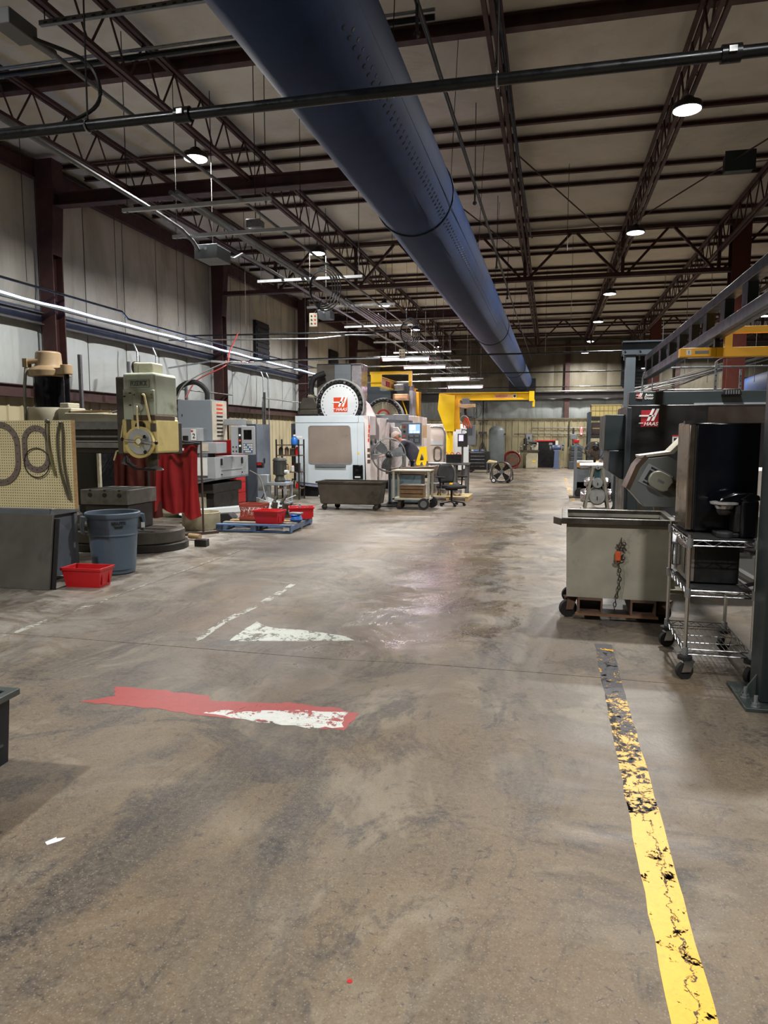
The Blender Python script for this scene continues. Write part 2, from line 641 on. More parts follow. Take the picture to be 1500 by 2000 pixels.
patch('floor_paint', [(-4.12, 3.9), (-4.05, 3.9), (-4.03, 8.9), (-4.08, 8.9)],
      .001, worn_paint('paint_white4', '#b0b1a8', .52, 3), 'long thin broken white line on the floor beside the grey bin', 'floor marking', 10, .008, 9)
pp = B().prism([(-1.845, 2.205), (-1.825, 2.19), (-1.795, 2.225), (-1.79, 2.25), (-1.82, 2.235), (-1.825, 2.245)], 'z', .0005, .0025)
tag(pp.o('paper_scrap', M('paper_w', '#e4e8ea', .8, 0, .03, 9), smooth=0), 'torn white scrap of paper on the near floor', 'paper')
pp = B().prism(ngon((-.52, 1.8), .008, 7), 'z', .0003, .0015)
tag(pp.o('paint_chip', M('red'), smooth=0), 'tiny red chip lying on the near floor', 'debris')


# ---- walls
def ins_mat(name, col, stain, amt):
    """dirty vinyl-faced insulation with brown run marks"""
    t = NT(name)
    P = t.world()
    f = t.noise(.8, 5, P)
    c = t.ramp(f, [(.3, tuple(x * .82 for x in lin(col)[:3])), (.7, lin(col))])
    runs = t.noise(2.2, 6, P, .4, .65, stretch=(1, 1, .12))
    c = t.mix(t.rng(runs, .5, .78, 0, amt), c, lin(stain))
    bl = t.noise(.5, 6, P, 1.0, .6)
    c = t.mix(t.rng(bl, .5, .72, 0, amt * .8), c, lin(stain))
    t.put(t.b.inputs['Base Color'], c)
    t.b.inputs['Roughness'].default_value = .55
    t.bump(t.noise(1.6, 4, P, .8, stretch=(1, 1, .35)), .55, .06)
    return t.m


INS_HI = ins_mat('insulation_upper', '#bab39f', '#5a4f39', .6)
INS_LO = ins_mat('insulation_lower', '#c3cac9', '#77705a', .45)
LINER = M('liner_panel', '#b8ae8e', .5, 0, .12, 1.2, .4, '#5d5238', stretch=(1, 1, .2))
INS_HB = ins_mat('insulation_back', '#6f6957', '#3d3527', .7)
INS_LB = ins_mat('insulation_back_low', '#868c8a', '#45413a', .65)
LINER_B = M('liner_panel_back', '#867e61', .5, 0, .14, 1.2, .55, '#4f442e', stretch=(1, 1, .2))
LINER_E = M('liner_dark', '#77705a', .6, 0, .15, 3)
SEAM = M('stained_seam', '#4b4230', .8, 0, .3, 4)

wl = struct(B().box(X_L - .2, X_L - .08, Y_F, Y_B, 0, 6.3).o('wall_left', M('wall_sheet', '#6d675a', .7)))
wb = struct(B().box(X_L - .2, X_R + .2, Y_B + .08, Y_B + .2, 0, 6.3).o('wall_back', M('wall_sheet')))
wr = struct(B().box(X_R + .08, X_R + .2, Y_F, Y_B, 0, 6.3).o('wall_right', M('wall_sheet')))
wf = struct(B().box(X_L - .2, X_R + .2, Y_F - .2, Y_F - .08, 0, 6.3).o('wall_front', M('wall_sheet')))


def pillow(w_, h_, d, nx=8, nz=6):
    """bulging insulation panel, local x = along wall, z = up, bulges to -y"""
    b = B()
    vs = []
    for j in range(nz + 1):
        for i in range(nx + 1):
            u, v = i / nx, j / nz
            bul = d * (min(1, 4 * u * (1 - u)) ** .35) * (min(1, 6 * v * (1 - v)) ** .5)
            vs.append((u * w_, -bul, v * h_))
    fs = [(j * (nx + 1) + i, j * (nx + 1) + i + 1, (j + 1) * (nx + 1) + i + 1, (j + 1) * (nx + 1) + i) for j in range(nz) for i in range(nx)]
    return b.add(vs, fs)


def ribbed(w_, h_):
    """ribbed liner sheet, trapezoid ribs every 0.3 m, local x along, faces -y"""
    prof = []
    x = 0
    while x < w_ - .01:
        prof += [(x, 0), (min(w_, x + .24), 0), (min(w_, x + .255), -.022), (min(w_, x + .285), -.022)]
        x += .3
    prof.append((w_, 0))
    n = len(prof)
    vs = [(p[0], p[1], 0) for p in prof] + [(p[0], p[1], h_) for p in prof]
    return B().add(vs, [(i, i + 1, n + i + 1, n + i) for i in range(n - 1)])


me_lo = pillow(1.22, 1.22, .05).mesh('insulation_panel', INS_LO)
me_hi = pillow(1.22, 2.42, .05).mesh('insulation_panel', INS_HI)
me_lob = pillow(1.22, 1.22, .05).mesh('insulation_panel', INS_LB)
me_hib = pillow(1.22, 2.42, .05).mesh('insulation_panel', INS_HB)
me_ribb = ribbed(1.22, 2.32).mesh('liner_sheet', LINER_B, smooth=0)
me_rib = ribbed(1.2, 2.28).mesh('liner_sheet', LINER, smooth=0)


def put(me, name, parent, loc, rz):
    o = bpy.data.objects.new(name, me)
    C.objects.link(o)
    o.parent = parent
    o.location = loc
    o.rotation_euler = (0, 0, rz)
    return o


y = 2.0
while y < Y_B - .3:
    # left wall faces +x: local -y must point to +x
    put(me_lo, 'insulation_panel', wl, (X_L, y, 2.34), PI / 2)
    put(me_hi, 'insulation_panel', wl, (X_L, y, 3.6), PI / 2)
    y += 1.24
y = 2.0
while y < Y_B - .2:
    put(me_rib, 'liner_sheet', wl, (X_L + .02, y, 0), PI / 2)
    y += 1.2
x = X_L
while x < X_R - 1:
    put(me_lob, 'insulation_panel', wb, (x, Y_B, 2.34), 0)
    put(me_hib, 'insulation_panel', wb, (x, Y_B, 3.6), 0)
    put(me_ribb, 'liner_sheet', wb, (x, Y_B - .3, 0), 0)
    x += 1.22
# dark opening in the back wall with its frame and red header strip
dr = struct(B().box(-.65, .24, Y_B - .36, Y_B - .33, 0, 1.26).o('door_1', M('doorway_black', '#020203', .9, 0, .1)))
B().box(-.72, .3, Y_B - .38, Y_B - .33, 1.26, 1.31).o('door_header', M('red'), dr)
B().box(-.72, -.65, Y_B - .37, Y_B - .33, 0, 1.26).o('door_jamb', M('liner_dark'), dr)
B().box(.24, .31, Y_B - .37, Y_B - .33, 0, 1.26).o('door_jamb', M('liner_dark'), dr)


def steel_beam(name, p0, p1, w_, h_, mat, label, cat='beam'):
    """rolled I-section: two flanges and a web"""
    p0, p1 = Vector(p0), Vector(p1)
    t = T(name, label, cat, p0)
    d = p1 - p0
    z = Vector((0, 0, h_ / 2 - .008))
    B().bar(z, d + z, w_, .016).o('flange', mat, t)
    B().bar(-z, d - z, w_, .016).o('flange', mat, t)
    B().bar((0, 0, 0), d, .012, h_ - .03).o('web', mat, t)
    return t


RS = M('red_steel')
# girts on the two walls seen, and the eave struts
steel_beam('wall_girt', (X_L + .14, 0, 2.26), (X_L + .14, Y_B - .1, 2.26), .1, .2, RS, 'red steel girt low along the left wall above the liner')
steel_beam('wall_girt', (X_L + .16, 0, 3.47), (X_L + .16, Y_B - .1, 3.47), .12, .2, M('girt_grey', '#4b4844', .6, 0, .2, 4), 'dark grey girt halfway up the left wall under the blue light')
steel_beam('eave_strut', (X_L + .13, Y_F, 5.86), (X_L + .13, Y_B - .1, 5.86), .1, .28, RS, 'dark red eave strut along the top of the left wall')
steel_beam('wall_girt', (X_L + .3, Y_B - .32, 3.42), (X_R, Y_B - .32, 3.42), .1, .26, M('dark_steel'), 'dark girt halfway up the back wall')
steel_beam('wall_girt', (X_L + .3, Y_B - .33, 2.33), (X_R, Y_B - .33, 2.33), .06, .07, M('liner_dark'), 'thin tan trim rail capping the back wall liner')


def column(loc, h, wx, wy, label, mat=RS, haunch=0):
    t = T('steel_column', label, 'column', loc)
    B().box(-wx / 2, wx / 2, -wy / 2, -wy / 2 + .02, 0, h).o('flange', mat, t)
    B().box(-wx / 2, wx / 2, wy / 2 - .02, wy / 2, 0, h).o('flange', mat, t)
    B().box(-.01, .01, -wy / 2 + .02, wy / 2 - .02, 0, h).o('web', mat, t)
    B().box(-wx / 2 - .06, wx / 2 + .06, -wy / 2 - .06, wy / 2 + .06, 0, .025).o('base_plate', mat, t)
    if haunch:
        B().prism([(wx / 2, h - 1.5), (wx / 2 + haunch, h - .5), (wx / 2 + haunch, h), (wx / 2, h)], 'y', -wy / 2, wy / 2).o('haunch', mat, t)
    return t


for k, (y, lab) in enumerate(((10.6, 'dark red steel column on the left wall behind the drill column'), (16.8, 'dark red steel column on the left wall behind the grey milling machine'),
                              (23.0, 'dark red wall column left of the white machining centre'), (29.2, 'farthest dark red column on the left wall'))):
    column((X_L + .3, y, 0), 6.0, .26, .26, lab, haunch=.07)
for x, lab in ((-5.2, 'back wall column behind the white machines'), (.72, 'dark red column on the back wall right of the doorway'), (5.6, 'dark red back wall column behind the guard rails')):
    column((x, Y_B - .15, 0), 6.0, .22, .2, lab)
RB = M('red_column', '#54251b', .5, 0, .12, 3)
for y, lab in ((16.8, 'brown red interior column behind the yellow bridge crane'), (29.2, 'slim brown red interior column left of the guard rails')):
    column((3.8, y, 0), 6.0, .36, .36, lab, RB)

# ---- roof
deck = struct(B().box(X_L - .2, X_R + .2, Y_F - .2, Y_B + .2, 6.32, 6.4).o('ceiling', M('wall_sheet')))
ROOF = ins_mat('roof_blanket', '#d6d0c3', '#8d7c5e', .3)
PY_ = [-7, -4.6, -2.2, .4, 3.0, 5.75, 8.46, 11.15, 11.75, 13.3, 13.98, 16.05, 18.35, 18.95, 20.6, 21.2, 23.3, 24.0, 25.8, 26.5, 28.3, 30.9, 31.6, 33.5, 34.2]
edges = [Y_F] + PY_ + [Y_B]
for a, b in zip(edges[:-1], edges[1:]):
    vs = []
    nx, ny = 40, 5
    for j in range(ny + 1):
        for i in range(nx + 1):
            u, v = i / nx, j / ny
            sag = min(.07, .03 * (b - a)) * math.sin(PI * v) * (1 + .35 * math.sin(u * 31 + a) + .2 * math.sin(u * 77))
            vs.append((X_L + (X_R - X_L) * u, a + (b - a) * v, 6.16 - sag))
    fs = [(j * (nx + 1) + i, j * (nx + 1) + i + 1, (j + 1) * (nx + 1) + i + 1, (j + 1) * (nx + 1) + i) for j in range(ny) for i in range(nx)]
    B().add(vs, fs).o('insulation_strip', ROOF, deck)
vis = [y for y in PY_ if y > 5]
for k, y in enumerate(vis):
    big = y == 8.46
    h = .15 if big else .065
    steel_beam('roof_purlin', (X_L + .2, y, 6.14 - h / 2), (X_R, y, 6.14 - h / 2), (.12 if big else .06), h, RS,
               ('thick dark red purlin crossing the roof nearest the camera, ' if big else 'dark red roof purlin, ') + ORD[k] + ' from the near end')

# open-web joists along the building
rod = B().cyl((0, 0, 0), (0, .31, .49), .013, n=6).mesh('web_rod', RS)
rod2 = B().cyl((0, 0, .49), (0, .31, 0), .013, n=6).mesh('web_rod', RS)
JXS = [-6.63, -4.6, -2.62, -.65, 1.45, 3.4, 5.45, 7.5]
JL = ['leftmost, nearest the left wall', 'second from the left, carrying the left lamps', 'above the left edge of the blue duct', 'just right of the blue duct', 'carrying the right row of lamps', 'over the yellow bridge crane', 'right of the interior columns', 'farthest right']
for x, lab in zip(JXS, JL):
    t = T('roof_joist', 'open web steel roof joist ' + lab, 'joist', (x, Y_F, 0))
    L = Y_B - .2 - Y_F
    for s in (-.035, .035):
        B().box(s - .022, s + .022, 0, L, 5.955, 6.0).o('top_chord', RS, t)
        B().box(s - .022, s + .022, 0, L, 5.42, 5.465).o('bottom_chord', RS, t)
    far = B()
    k = 0
    y = .1
    while y < L - .35:
        yw = y + Y_F
        for m, s in ((rod, 0), (rod2, .33)):
            if 4.5 < yw < 17.5:
                o = bpy.data.objects.new('web_rod', m)
                C.objects.link(o)
                o.parent = t
                o.location = (0, y + s, 5.46)
            else:
                if s == 0:
                    far.cyl((0, y, 5.46), (0, y + .31, 5.95), .013, n=4, caps=False)
                else:
                    far.cyl((0, y + s, 5.95), (0, y + s + .31, 5.46), .013, n=4, caps=False)
        y += .68
    fo = far.o('far_web_rods', RS, t)
    fo['kind'] = 'stuff'

# full trusses across the building every second bay
for y, lab in ((4.4, 'roof truss over the near pipe'), (16.8, 'deep dark red roof truss crossing the middle of the shop'), (29.2, 'deep dark red roof truss far down the shop')):
    t = T('roof_truss', lab, 'truss', (0, y, 0))
    for s in (-.05, .05):
        B().box(X_L + .2, X_R, s - .03, s + .03, 5.98, 6.06).o('top_chord', RS, t)
        B().box(X_L + .2, X_R, s - .035, s + .035, 5.0, 5.09).o('bottom_chord', RS, t)
    for a, b in zip(JXS[:-1], JXS[1:]):
        m = (a + b) / 2
        B().bar((a + .08, 0, 5.06), (m - .05, 0, 6.0), .05, .07, (0, 1, 0)).o('diagonal', RS, t)
        B().bar((b - .08, 0, 5.06), (m + .05, 0, 6.0), .05, .07, (0, 1, 0)).o('diagonal', RS, t)
    for a in JXS:
        B().box(a - .035, a + .035, -.03, .03, 5.05, 6.0).o('post', RS, t)
steel_beam('wind_beam', (X_L + .4, 10.6, 5.37), (-2.6, 10.6, 5.37), .2, .2, RS, 'thick dark red beam from the left wall column to behind the blue duct')
steel_beam('wind_beam', (X_L + .4, 23.0, 5.37), (-2.6, 23.0, 5.37), .2, .2, RS, 'far red beam from the third wall column towards the duct')
# loose bracing rods under the roof
for a, b, lab in (((-2.6, 11.2, 5.95), (-.7, 16.4, 5.5), 'slanting brace rod between the duct and the next joist'), ((-.6, 11.8, 5.9), (1.4, 16.2, 5.45), 'slanting brace rod between the two lit joists'),
                  ((1.5, 14.2, 5.5), (3.4, 11.0, 5.9), 'slanting brace rod right of the lamp row'), ((-6.6, 9.5, 5.45), (-4.7, 10.6, 5.9), 'diagonal brace near the left wall joists')):
    tag(B().cyl(a, b, .012, n=6).o('brace_rod', RS), lab, 'brace')
# ================================================================ left side: bench, radial drill, curtain
def peg_mat():
    t = NT('pegboard')
    x = t.xyz()
    # holes on a 28 mm grid
    def cell(v):
        return t.math('ABSOLUTE', t.math('SUBTRACT', t.math('FRACT', t.math('MULTIPLY', v, 1 / .028)), .5))
    a, b = cell(x[0]), cell(x[2])
    d = t.math('ADD', t.math('MULTIPLY', a, a), t.math('MULTIPLY', b, b))
    m = t.rng(d, .03, .045, 1, 0)
    base = t.mix(t.rng(t.noise(3, 5), .35, .7, 0, .35), lin('#d0c69c'), lin('#aca076'))
    t.put(t.b.inputs['Base Color'], t.mix(m, base, lin('#2f2a1c')))
    t.b.inputs['Roughness'].default_value = .55
    return t.m


t = T('pegboard', 'cream pegboard panel standing on the grey bench at left', 'pegboard', (-5.5, 6.3, .8))
B().box(-.95, .8, 0, .012, 0, .9).o('board', peg_mat(), t)
B().box(.8, .82, -.004, .03, 0, .9).o('edge_strip', M('wood'), t)
B().box(-.95, .8, .012, .04, 0, .04).o('rear_rail', M('wood'), t)
B().box(-.95, .8, .012, .04, .86, .9).o('rear_rail', M('wood'), t)
t = T('tool_bench', 'grey steel bench cabinet under the pegboard', 'bench', (-5.86, 6.66, 0))
B().box(-.9, .86, -.37, .12, .72, .79).o('top', M('mid_grey'), t, .005)
B().box(-.85, .8, -.3, .1, .06, .72).o('cabinet', M('bluegrey'), t, .004)
for sx in (-.86, .8):
    for sy in (-.36, .06):
        B().box(sx - .02, sx + .03, sy, sy + .05, 0, .72).o('leg', M('mid_grey'), t)


def gasket(loc, w_, h_, band, label):
    t = T('ring_gasket', label, 'gasket', loc)
    o = rrect(-w_ / 2, w_ / 2, -h_ / 2, h_ / 2, w_ / 2 - .002, 9)
    i = rrect(-w_ / 2 + band, w_ / 2 - band, -h_ / 2 + band, h_ / 2 - band, w_ / 2 - band - .002, 9)
    B().ring(o, i, 'y', -.012, 0).o('ring', M('gasket_brown', '#6a5f58', .65, .1, .2, 14), t)
    m = [((a[0] + b[0]) / 2, (a[1] + b[1]) / 2) for a, b in zip(o, i)]
    # hole positions evenly along the middle line
    L = [0]
    for k in range(len(m)):
        a, b = m[k], m[(k + 1) % len(m)]
        L.append(L[-1] + math.hypot(a[0] - b[0], a[1] - b[1]))
    nh = 20
    for q in range(nh):
        s = L[-1] * q / nh
        k = max(j for j in range(len(m)) if L[j] <= s)
        a, b = m[k], m[(k + 1) % len(m)]
        u = (s - L[k]) / max(1e-6, L[k + 1] - L[k])
        x, z = a[0] + (b[0] - a[0]) * u, a[1] + (b[1] - a[1]) * u
        B().cyl((x, -.0135, z), (x, -.011, z), .006, n=7).o('bolt_hole', M('black'), t)
    B().cyl((0, -.03, h_ / 2 - band - .005), (0, 0, h_ / 2 - band - .005), .004, n=6).o('peg_hook', M('chrome'), t)


gasket((-5.115, 6.298, 1.41), .33, .48, .055, 'smaller oval brown flange gasket hanging on the pegboard')
gasket((-5.56, 6.298, 1.36), .5, .66, .06, 'larger oval brown flange gasket at the left edge of the pegboard')
tag(B().torus((-5.11, 6.28, 1.27), .15, .006, 'y', 28, 5).o('wire_ring', M('oily_steel')), 'thin wire ring hanging behind the smaller oval gasket', 'ring')
t = T('strap', 'silver and olive strap hanging on the pegboard', 'strap', (-4.96, 6.285, 1.69))
B().tube(spline([(0, 0, 0), (.0, -.015, -.2), (.03, -.012, -.4), (.065, -.012, -.55)], 5), .014, 6).o('strap_body', M('olive', '#6b6440', .6), t)
B().tube([(-.006, -.018, -.02), (-.004, -.028, -.2)], .012, 6).o('foil_sleeve', M('chrome'), t)
B().ball((.0, -.01, .0), .022, 8, 6).o('hook', M('oily_steel'), t)
t = T('hose_loop', 'dark olive hose loop hanging near the right edge of the pegboard', 'hose', (-4.82, 6.285, 1.68))
B().tube(spline([(0, 0, 0), (-.03, -.012, -.15), (-.02, -.012, -.45), (.05, -.012, -.72), (.085, -.012, -.78), (.075, -.012, -.7), (.03, -.012, -.4), (.035, -.012, -.15), (.02, 0, 0)], 5), .012, 6).o('loop', M('hose_olive', '#4d4939', .6), t)
B().cyl((.01, -.03, 0), (.01, .0, 0), .01, n=6).o('peg', M('steel'), t)
t = T('steel_plate', 'large dark steel plate leaning against the bench at left', 'plate', (-5.6, 6.06, 0))
bb = B().box(-.62, .74, -.012, .012, 0, .76)
bb.xf(Matrix.Rotation(math.radians(-9), 4, 'X'))
bb.o('plate', M('dark_plate', '#53514d', .5, .15, .2, 3, .3, '#2b2a28'), t, .003)
bb = B().box(-.58, .78, .03, .045, 0, .72)
bb.xf(Matrix.Rotation(math.radians(-9), 4, 'X')).o('backing_sheet', M('rubber'), t)

# ---- radial drill
t = T('radial_drill', 'old mint and cream radial drilling machine with long arm', 'drill', (-7.0, 8.95, 0))
CI = M('cast_dark', '#2f2c29', .5, .35, .3, 6, .3)
MI, CRM = M('mint'), M('cream')
bo = [(-.7, -.75), (1.6, -.75)] + [(1.6 + .55 * math.cos(a), -.2 + .55 * math.sin(a)) for a in [-PI / 2 + PI * k / 8 for k in range(1, 8)]] + [(1.6, .35), (1.4, .7), (-.7, .7)]
B().prism(bo, 'z', 0, .1).o('base_flange', CI, t, .01)
bo2 = [(x * .97 + .01, y * .93) for x, y in bo]
B().prism(bo2, 'z', .1, .27).o('base', M('cast_grey', '#4c4840', .55, .2, .25, 5, .3), t, .015)
for k in range(3):
    B().box(.5, 1.9, -.55 + k * .28, -.5 + k * .28, .27, .275).o('t_slot', M('black'), t)
B().lathe([(.36, .27), (.36, .4), (.3, .45), (.29, 1.66)], n=28).o('column_sleeve', CI, t)
B().lathe([(.3, 1.66), (.31, 1.7), (.31, 1.9), (.3, 1.94), (.22, 1.94)], n=28).o('arm_collar', M('cream_grey'), t)
B().lathe([(.215, 1.9), (.215, 2.4)], n=28).o('inner_column', M('column_gloss', '#17181d', .22, .5, .3, 4), t)
cp = B().lathe([(.2, 2.37), (.28, 2.38), (.285, 2.46), (.24, 2.5), (.19, 2.52), (.18, 2.55), (.17, 2.71), (.15, 2.73), (1e-6, 2.73)], n=28)
cp.prism(ngon((.36, -.1), .08, 12), 'z', 2.4, 2.53)
cp.box(.1, .36, -.16, -.04, 2.4, 2.49)
cap = cp.o('column_cap', M('tan'), t, .006)
B().cyl((.36, -.1, 1.9), (.36, -.1, 2.4), .035, n=12).o('elevating_screw', M('column_gloss'), t)
B().box(-.24, -.17, -.24, -.14, 2.5, 2.62).cyl((-.2, -.2, 2.57), (-.02, -.14, 2.6), .035, n=10).o('cable_elbow', M('tan'), t)
B().tube(spline([(-.2, -.22, 2.5), (-.22, -.24, 2.2), (-.21, -.26, 1.8), (-.22, -.26, 1.4)], 4), .022, 7).o('conduit', M('cable_grey'), t)
B().box(.28, .5, -.22, .1, 1.64, 1.93).o('clamp_block', M('cream_grey'), t, .015)
B().box(.3, .44, -.2, .05, 1.93, 2.0).o('clamp_cap', M('cream_grey'), t, .01)
# the arm with its slideways
am = B().box(.25, 2.05, -.28, .02, 1.3, 1.72).o('arm', CI, t, .01)
for z0, z1, y0 in ((1.63, 1.73, -.34), (1.52, 1.545, -.3), (1.38, 1.45, -.34)):
    B().box(.3, 2.05, y0, -.27, z0, z1).o('slideway', M('way_steel', '#7d8083', .35, .4, .2, 8), am)
B().box(.3, 1.3, -.345, -.338, 1.463, 1.475).o('rack_strip', M('galv_bright'), am)
B().prism([(.3, 1.72), (.42, 1.86), (1.0, 1.85), (1.5, 1.82), (2.0, 1.79), (2.0, 1.72)], 'y', -.26, .0).o('arm_cover', M('cream_grey'), t, .01)
B().prism([(.45, 1.88), (.9, 1.895), (1.5, 1.86), (1.5, 1.84), (.9, 1.87), (.45, 1.86)], 'y', -.22, -.02).o('cover_strip', M('tan'), t)
# head
hd = B().box(1.52, 1.66, -.7, -.2, 1.3, 2.3).o('head_back', M('cast_grey'), t, .02)
up = B().box(1.66, 2.12, -.76, -.2, 1.78, 2.34)
up = up.o('upper_housing', MI, t, .04, seg=3)
pl = B().box(1.76, 2.05, -.774, -.762, 2.15, 2.25).o('name_plate', M('mint_dark', '#7d8474', .5), up, .003)
text('FOSDICK', .088, (1.905, -.778, 2.2), '-y', M('plate_grey', '#4a4d46', .5), up, sx=.66, bold=.001)
B().box(1.83, 2.13, -.81, -.77, 1.8, 2.12).o('gear_cover', MI, up, .012)
B().box(1.68, 1.82, -.785, -.77, 1.74, 2.13).o('side_cover', MI, up, .008)
for x, z in ((1.71, 2.04), (1.79, 2.08), (1.79, 1.93), (1.86, 2.06), (2.1, 2.06)):
    B().cyl((x, -.82, z), (x, -.78, z), .008, n=6).o('screw', M('dark_ink'), up)
B().box(1.83, 2.13, -.8, -.3, 1.74, 1.8).o('oil_ledge', M('oily_brown', '#4c3a28', .5, .1, .2, 8), t, .004)
lw = B().box(1.64, 2.13, -.78, -.2, 1.32, 1.76).o('lower_housing', CRM, t, .03, seg=3)
B().box(1.72, 1.78, -.795, -.77, 1.58, 1.75).o('speed_plate', M('plate_dark', '#4a4238', .5), lw)
B().box(2.06, 2.13, -.795, -.77, 1.6, 1.7).o('feed_plate', M('plate_dark'), lw)
B().cyl((1.92, -.81, 1.66), (1.92, -.77, 1.66), .068, n=24).o('speed_dial', M('black_gloss'), lw)
B().lathe([(.2, 0), (.2, .05), (.17, .07), (1e-6, .07)], (0, 0, 0), 28, 'y').xf(Matrix.Translation((1.93, -.86, 1.46))).o('feed_boss', CRM, t)
wh = B().lathe([(.16, 0), (.165, -.02), (.155, -.03), (1e-6, -.03)], (1.95, -.86, 1.47), 32, 'y').o('feed_dial', M('dial_grey', '#a9adb0', .4, .2, .15, 9), t)
B().ring(ngon((1.95, 1.47), .075, 24), ngon((1.95, 1.47), .05, 24), 'y', -.9, -.888).o('dial_ring', M('cream'), wh)
B().cyl((1.99, -.97, 1.475), (1.99, -.88, 1.475), .035, n=16).o('hub', M('chrome'), wh)
for a in (170, 290, 50, -8):
    r = math.radians(a)
    L = .24 if a != 50 else .12
    p1 = (1.99 + L * math.cos(r), -.95, 1.475 + L * math.sin(r) * .6)
    B().cyl((1.99, -.95, 1.475), p1, .008, n=6).o('feed_handle', M('chrome'), wh)
    B().ball(p1, .024, 8, 6).o('knob', M('black_gloss'), wh)
B().cyl((1.93, -.85, 1.9), (1.93, -.8, 1.9), .055, n=18).o('shift_boss', MI, t)
B().tube(spline([(1.93, -.87, 1.91), (1.945, -.89, 1.88), (1.94, -.89, 1.8), (1.94, -.88, 1.63)], 4), .013, 7).o('shift_lever', M('cream_lever', '#cfc092', .4), t)
B().tube(spline([(1.99, -.84, 2.06), (2.03, -.86, 2.04), (2.06, -.86, 1.9), (2.08, -.83, 1.72)], 4), .015, 7).o('long_lever', M('cream_lever'), t)
B().cyl((1.995, -.84, 1.95), (1.99, -.83, 2.07), .024, n=10).o('lever_grip', M('oily_brown'), t)
B().tube([(1.6, -.74, 1.5), (1.64, -.78, 1.58), (1.66, -.78, 1.68)], .01, 6).o('clamp_lever', M('cream_lever'), t)
B().tube([(1.52, -.6, 1.36), (1.46, -.64, 1.34), (1.43, -.66, 1.22)], .012, 6).o('clamp_lever', M('cream_lever'), t)
B().tube(spline([(1.2, -.3, 1.86), (1.42, -.38, 1.88), (1.5, -.42, 1.8), (1.5, -.44, 1.5)], 5), .014, 6).o('feed_cable', M('cable_grey'), t)
mt = B().box(1.66, 1.74, -.5, -.3, 2.34, 2.5).box(1.74, 1.95, -.52, -.25, 2.34, 2.49).o('head_motor', M('cream_grey'), t, .02)
B().cyl((1.62, -.4, 2.44), (1.67, -.4, 2.44), .08, n=14).o('motor_end_bell', M('oily_steel'), mt)
B().lathe([(.05, 1.1), (.07, 1.12), (.07, 1.32)], (1.9, -.5, 0), 16).o('spindle', M('oily_steel'), t)
B().lathe([(1e-6, 1.09), (.13, 1.09), (.14, 1.1), (.1, 1.13), (.04, 1.15)], (1.93, -.55, 0), 20).o('tool_flange', M('steel'), t)
for k in range(6):
    a = k * 1.05
    B().tube([(1.62 + .03 * math.cos(a), -.7 + .02 * k, 1.28), (1.66 + .06 * math.cos(a), -.74, 1.22 - .01 * k), (1.72 + .02 * k, -.74, 1.17 + .02 * math.sin(a))], .01, 5).o('coolant_nozzle', M('steel'), t)
B().tube([(1.66, -.74, 1.2), (1.8, -.78, 1.12), (2.12, -.8, 1.11)], .014, 6).o('coolant_arm', M('black'), t)
# box table on the base
t = T('t_slot_table', 'black cast iron box table with T slots behind the grey bin', 'table', (-5.82, 8.75, 0))
B().box(-.32, .33, -.3, .3, .275, .62).o('box_body', M('cast_dark'), t, .01)
tp = B().box(-.35, .36, -.36, .36, .62, .82).o('table_top', M('table_iron', '#5d5c56', .42, .4, .3, 8), t, .006)
for x in (-.2, .02, .24):
    B().box(x - .014, x + .014, -.365, .36, .8, .8235).o('t_slot', M('black'), tp)
    B().cyl((x, -.37, .75), (x, -.362, .75), .03, n=10).o('slot_mouth', M('black'), tp)

# dark electrical cabinet behind the arm
t = T('control_cabinet', 'black electrical cabinet with a cream edge behind the drill arm', 'cabinet', (-7.08, 9.72, 0))
B().box(-.45, .28, 0, .4, .3, 1.45).o('body', M('black'), t, .01)
B().box(.26, .31, -.02, .03, .3, 1.45).o('door_edge', M('cream_grey'), t, .006)
B().box(-.45, .28, .02, .38, 0, .3).o('plinth', M('cast_dark'), t)
t = T('wooden_block', 'small wooden block on the drill base behind the pegboard', 'block', (-5.9, 8.02 - .35, .0))
B().box(-.15, .1, -.06, .1, .62, .78).o('block', M('wood_orange', '#8f6138', .7, 0, .2, 6), t, .006)
B().box(.0, .2, -.03, .02, .69, .73).o('tenon', M('wood_orange'), t)
B().box(-.1, .06, -.03, .07, 0, .62).o('stand', M('cast_dark'), t)
t = T('coolant_pump', 'small grey motor on the floor behind the red tote', 'motor', (-5.2, 7.5, .16))
B().cyl((-.14, 0, 0), (.14, 0, 0), .1, n=18).o('motor_body', M('steel'), t)
for k in range(5):
    B().cyl((-.1 + k * .045, 0, 0), (-.09 + k * .045, 0, 0), .108, n=18).o('cooling_fin', M('steel'), t)
B().box(-.12, .12, -.09, .09, -.16, -.08).o('foot', M('cast_dark'), t)

# ---- grey round bin
t = T('round_trash_bin', 'blue grey round plastic trash bin beside the red tote', 'bin', (-4.79, 7.06, 0), .8)
bp = M('brute_grey')
prof = [(1e-6, 0), (.2, 0), (.225, .015), (.235, .1), (.265, .5), (.268, .53), (.272, .54), (.275, .62), (.292, .635), (.3, .65), (.3, .685), (.29, .695), (.276, .69), (.268, .62), (.255, .5), (.22, .03), (1e-6, .03)]
B().lathe(prof, n=40).o('bin_body', bp, t)
for s in (-1, 1):
    h = B().prism([(s * .27, .66), (s * .335, .66), (s * .345, .56), (s * .33, .46), (s * .31, .46), (s * .315, .55), (s * .3, .62), (s * .265, .62)], 'y', -.07, .07)
    h.o('handle', bp, t, .006)
lb = text('BRUTE', .046, (0, -.281, .585), '-y', M('dark_ink'), t, bold=.0014, sx=1.15)
B().box(-.05, .05, -.276, -.27, .545, .553).o('small_print', M('dark_ink'), t)
B().box(-.04, .04, -.276, -.268, .53, .54).o('small_print', M('dark_ink'), t)
pn = B()
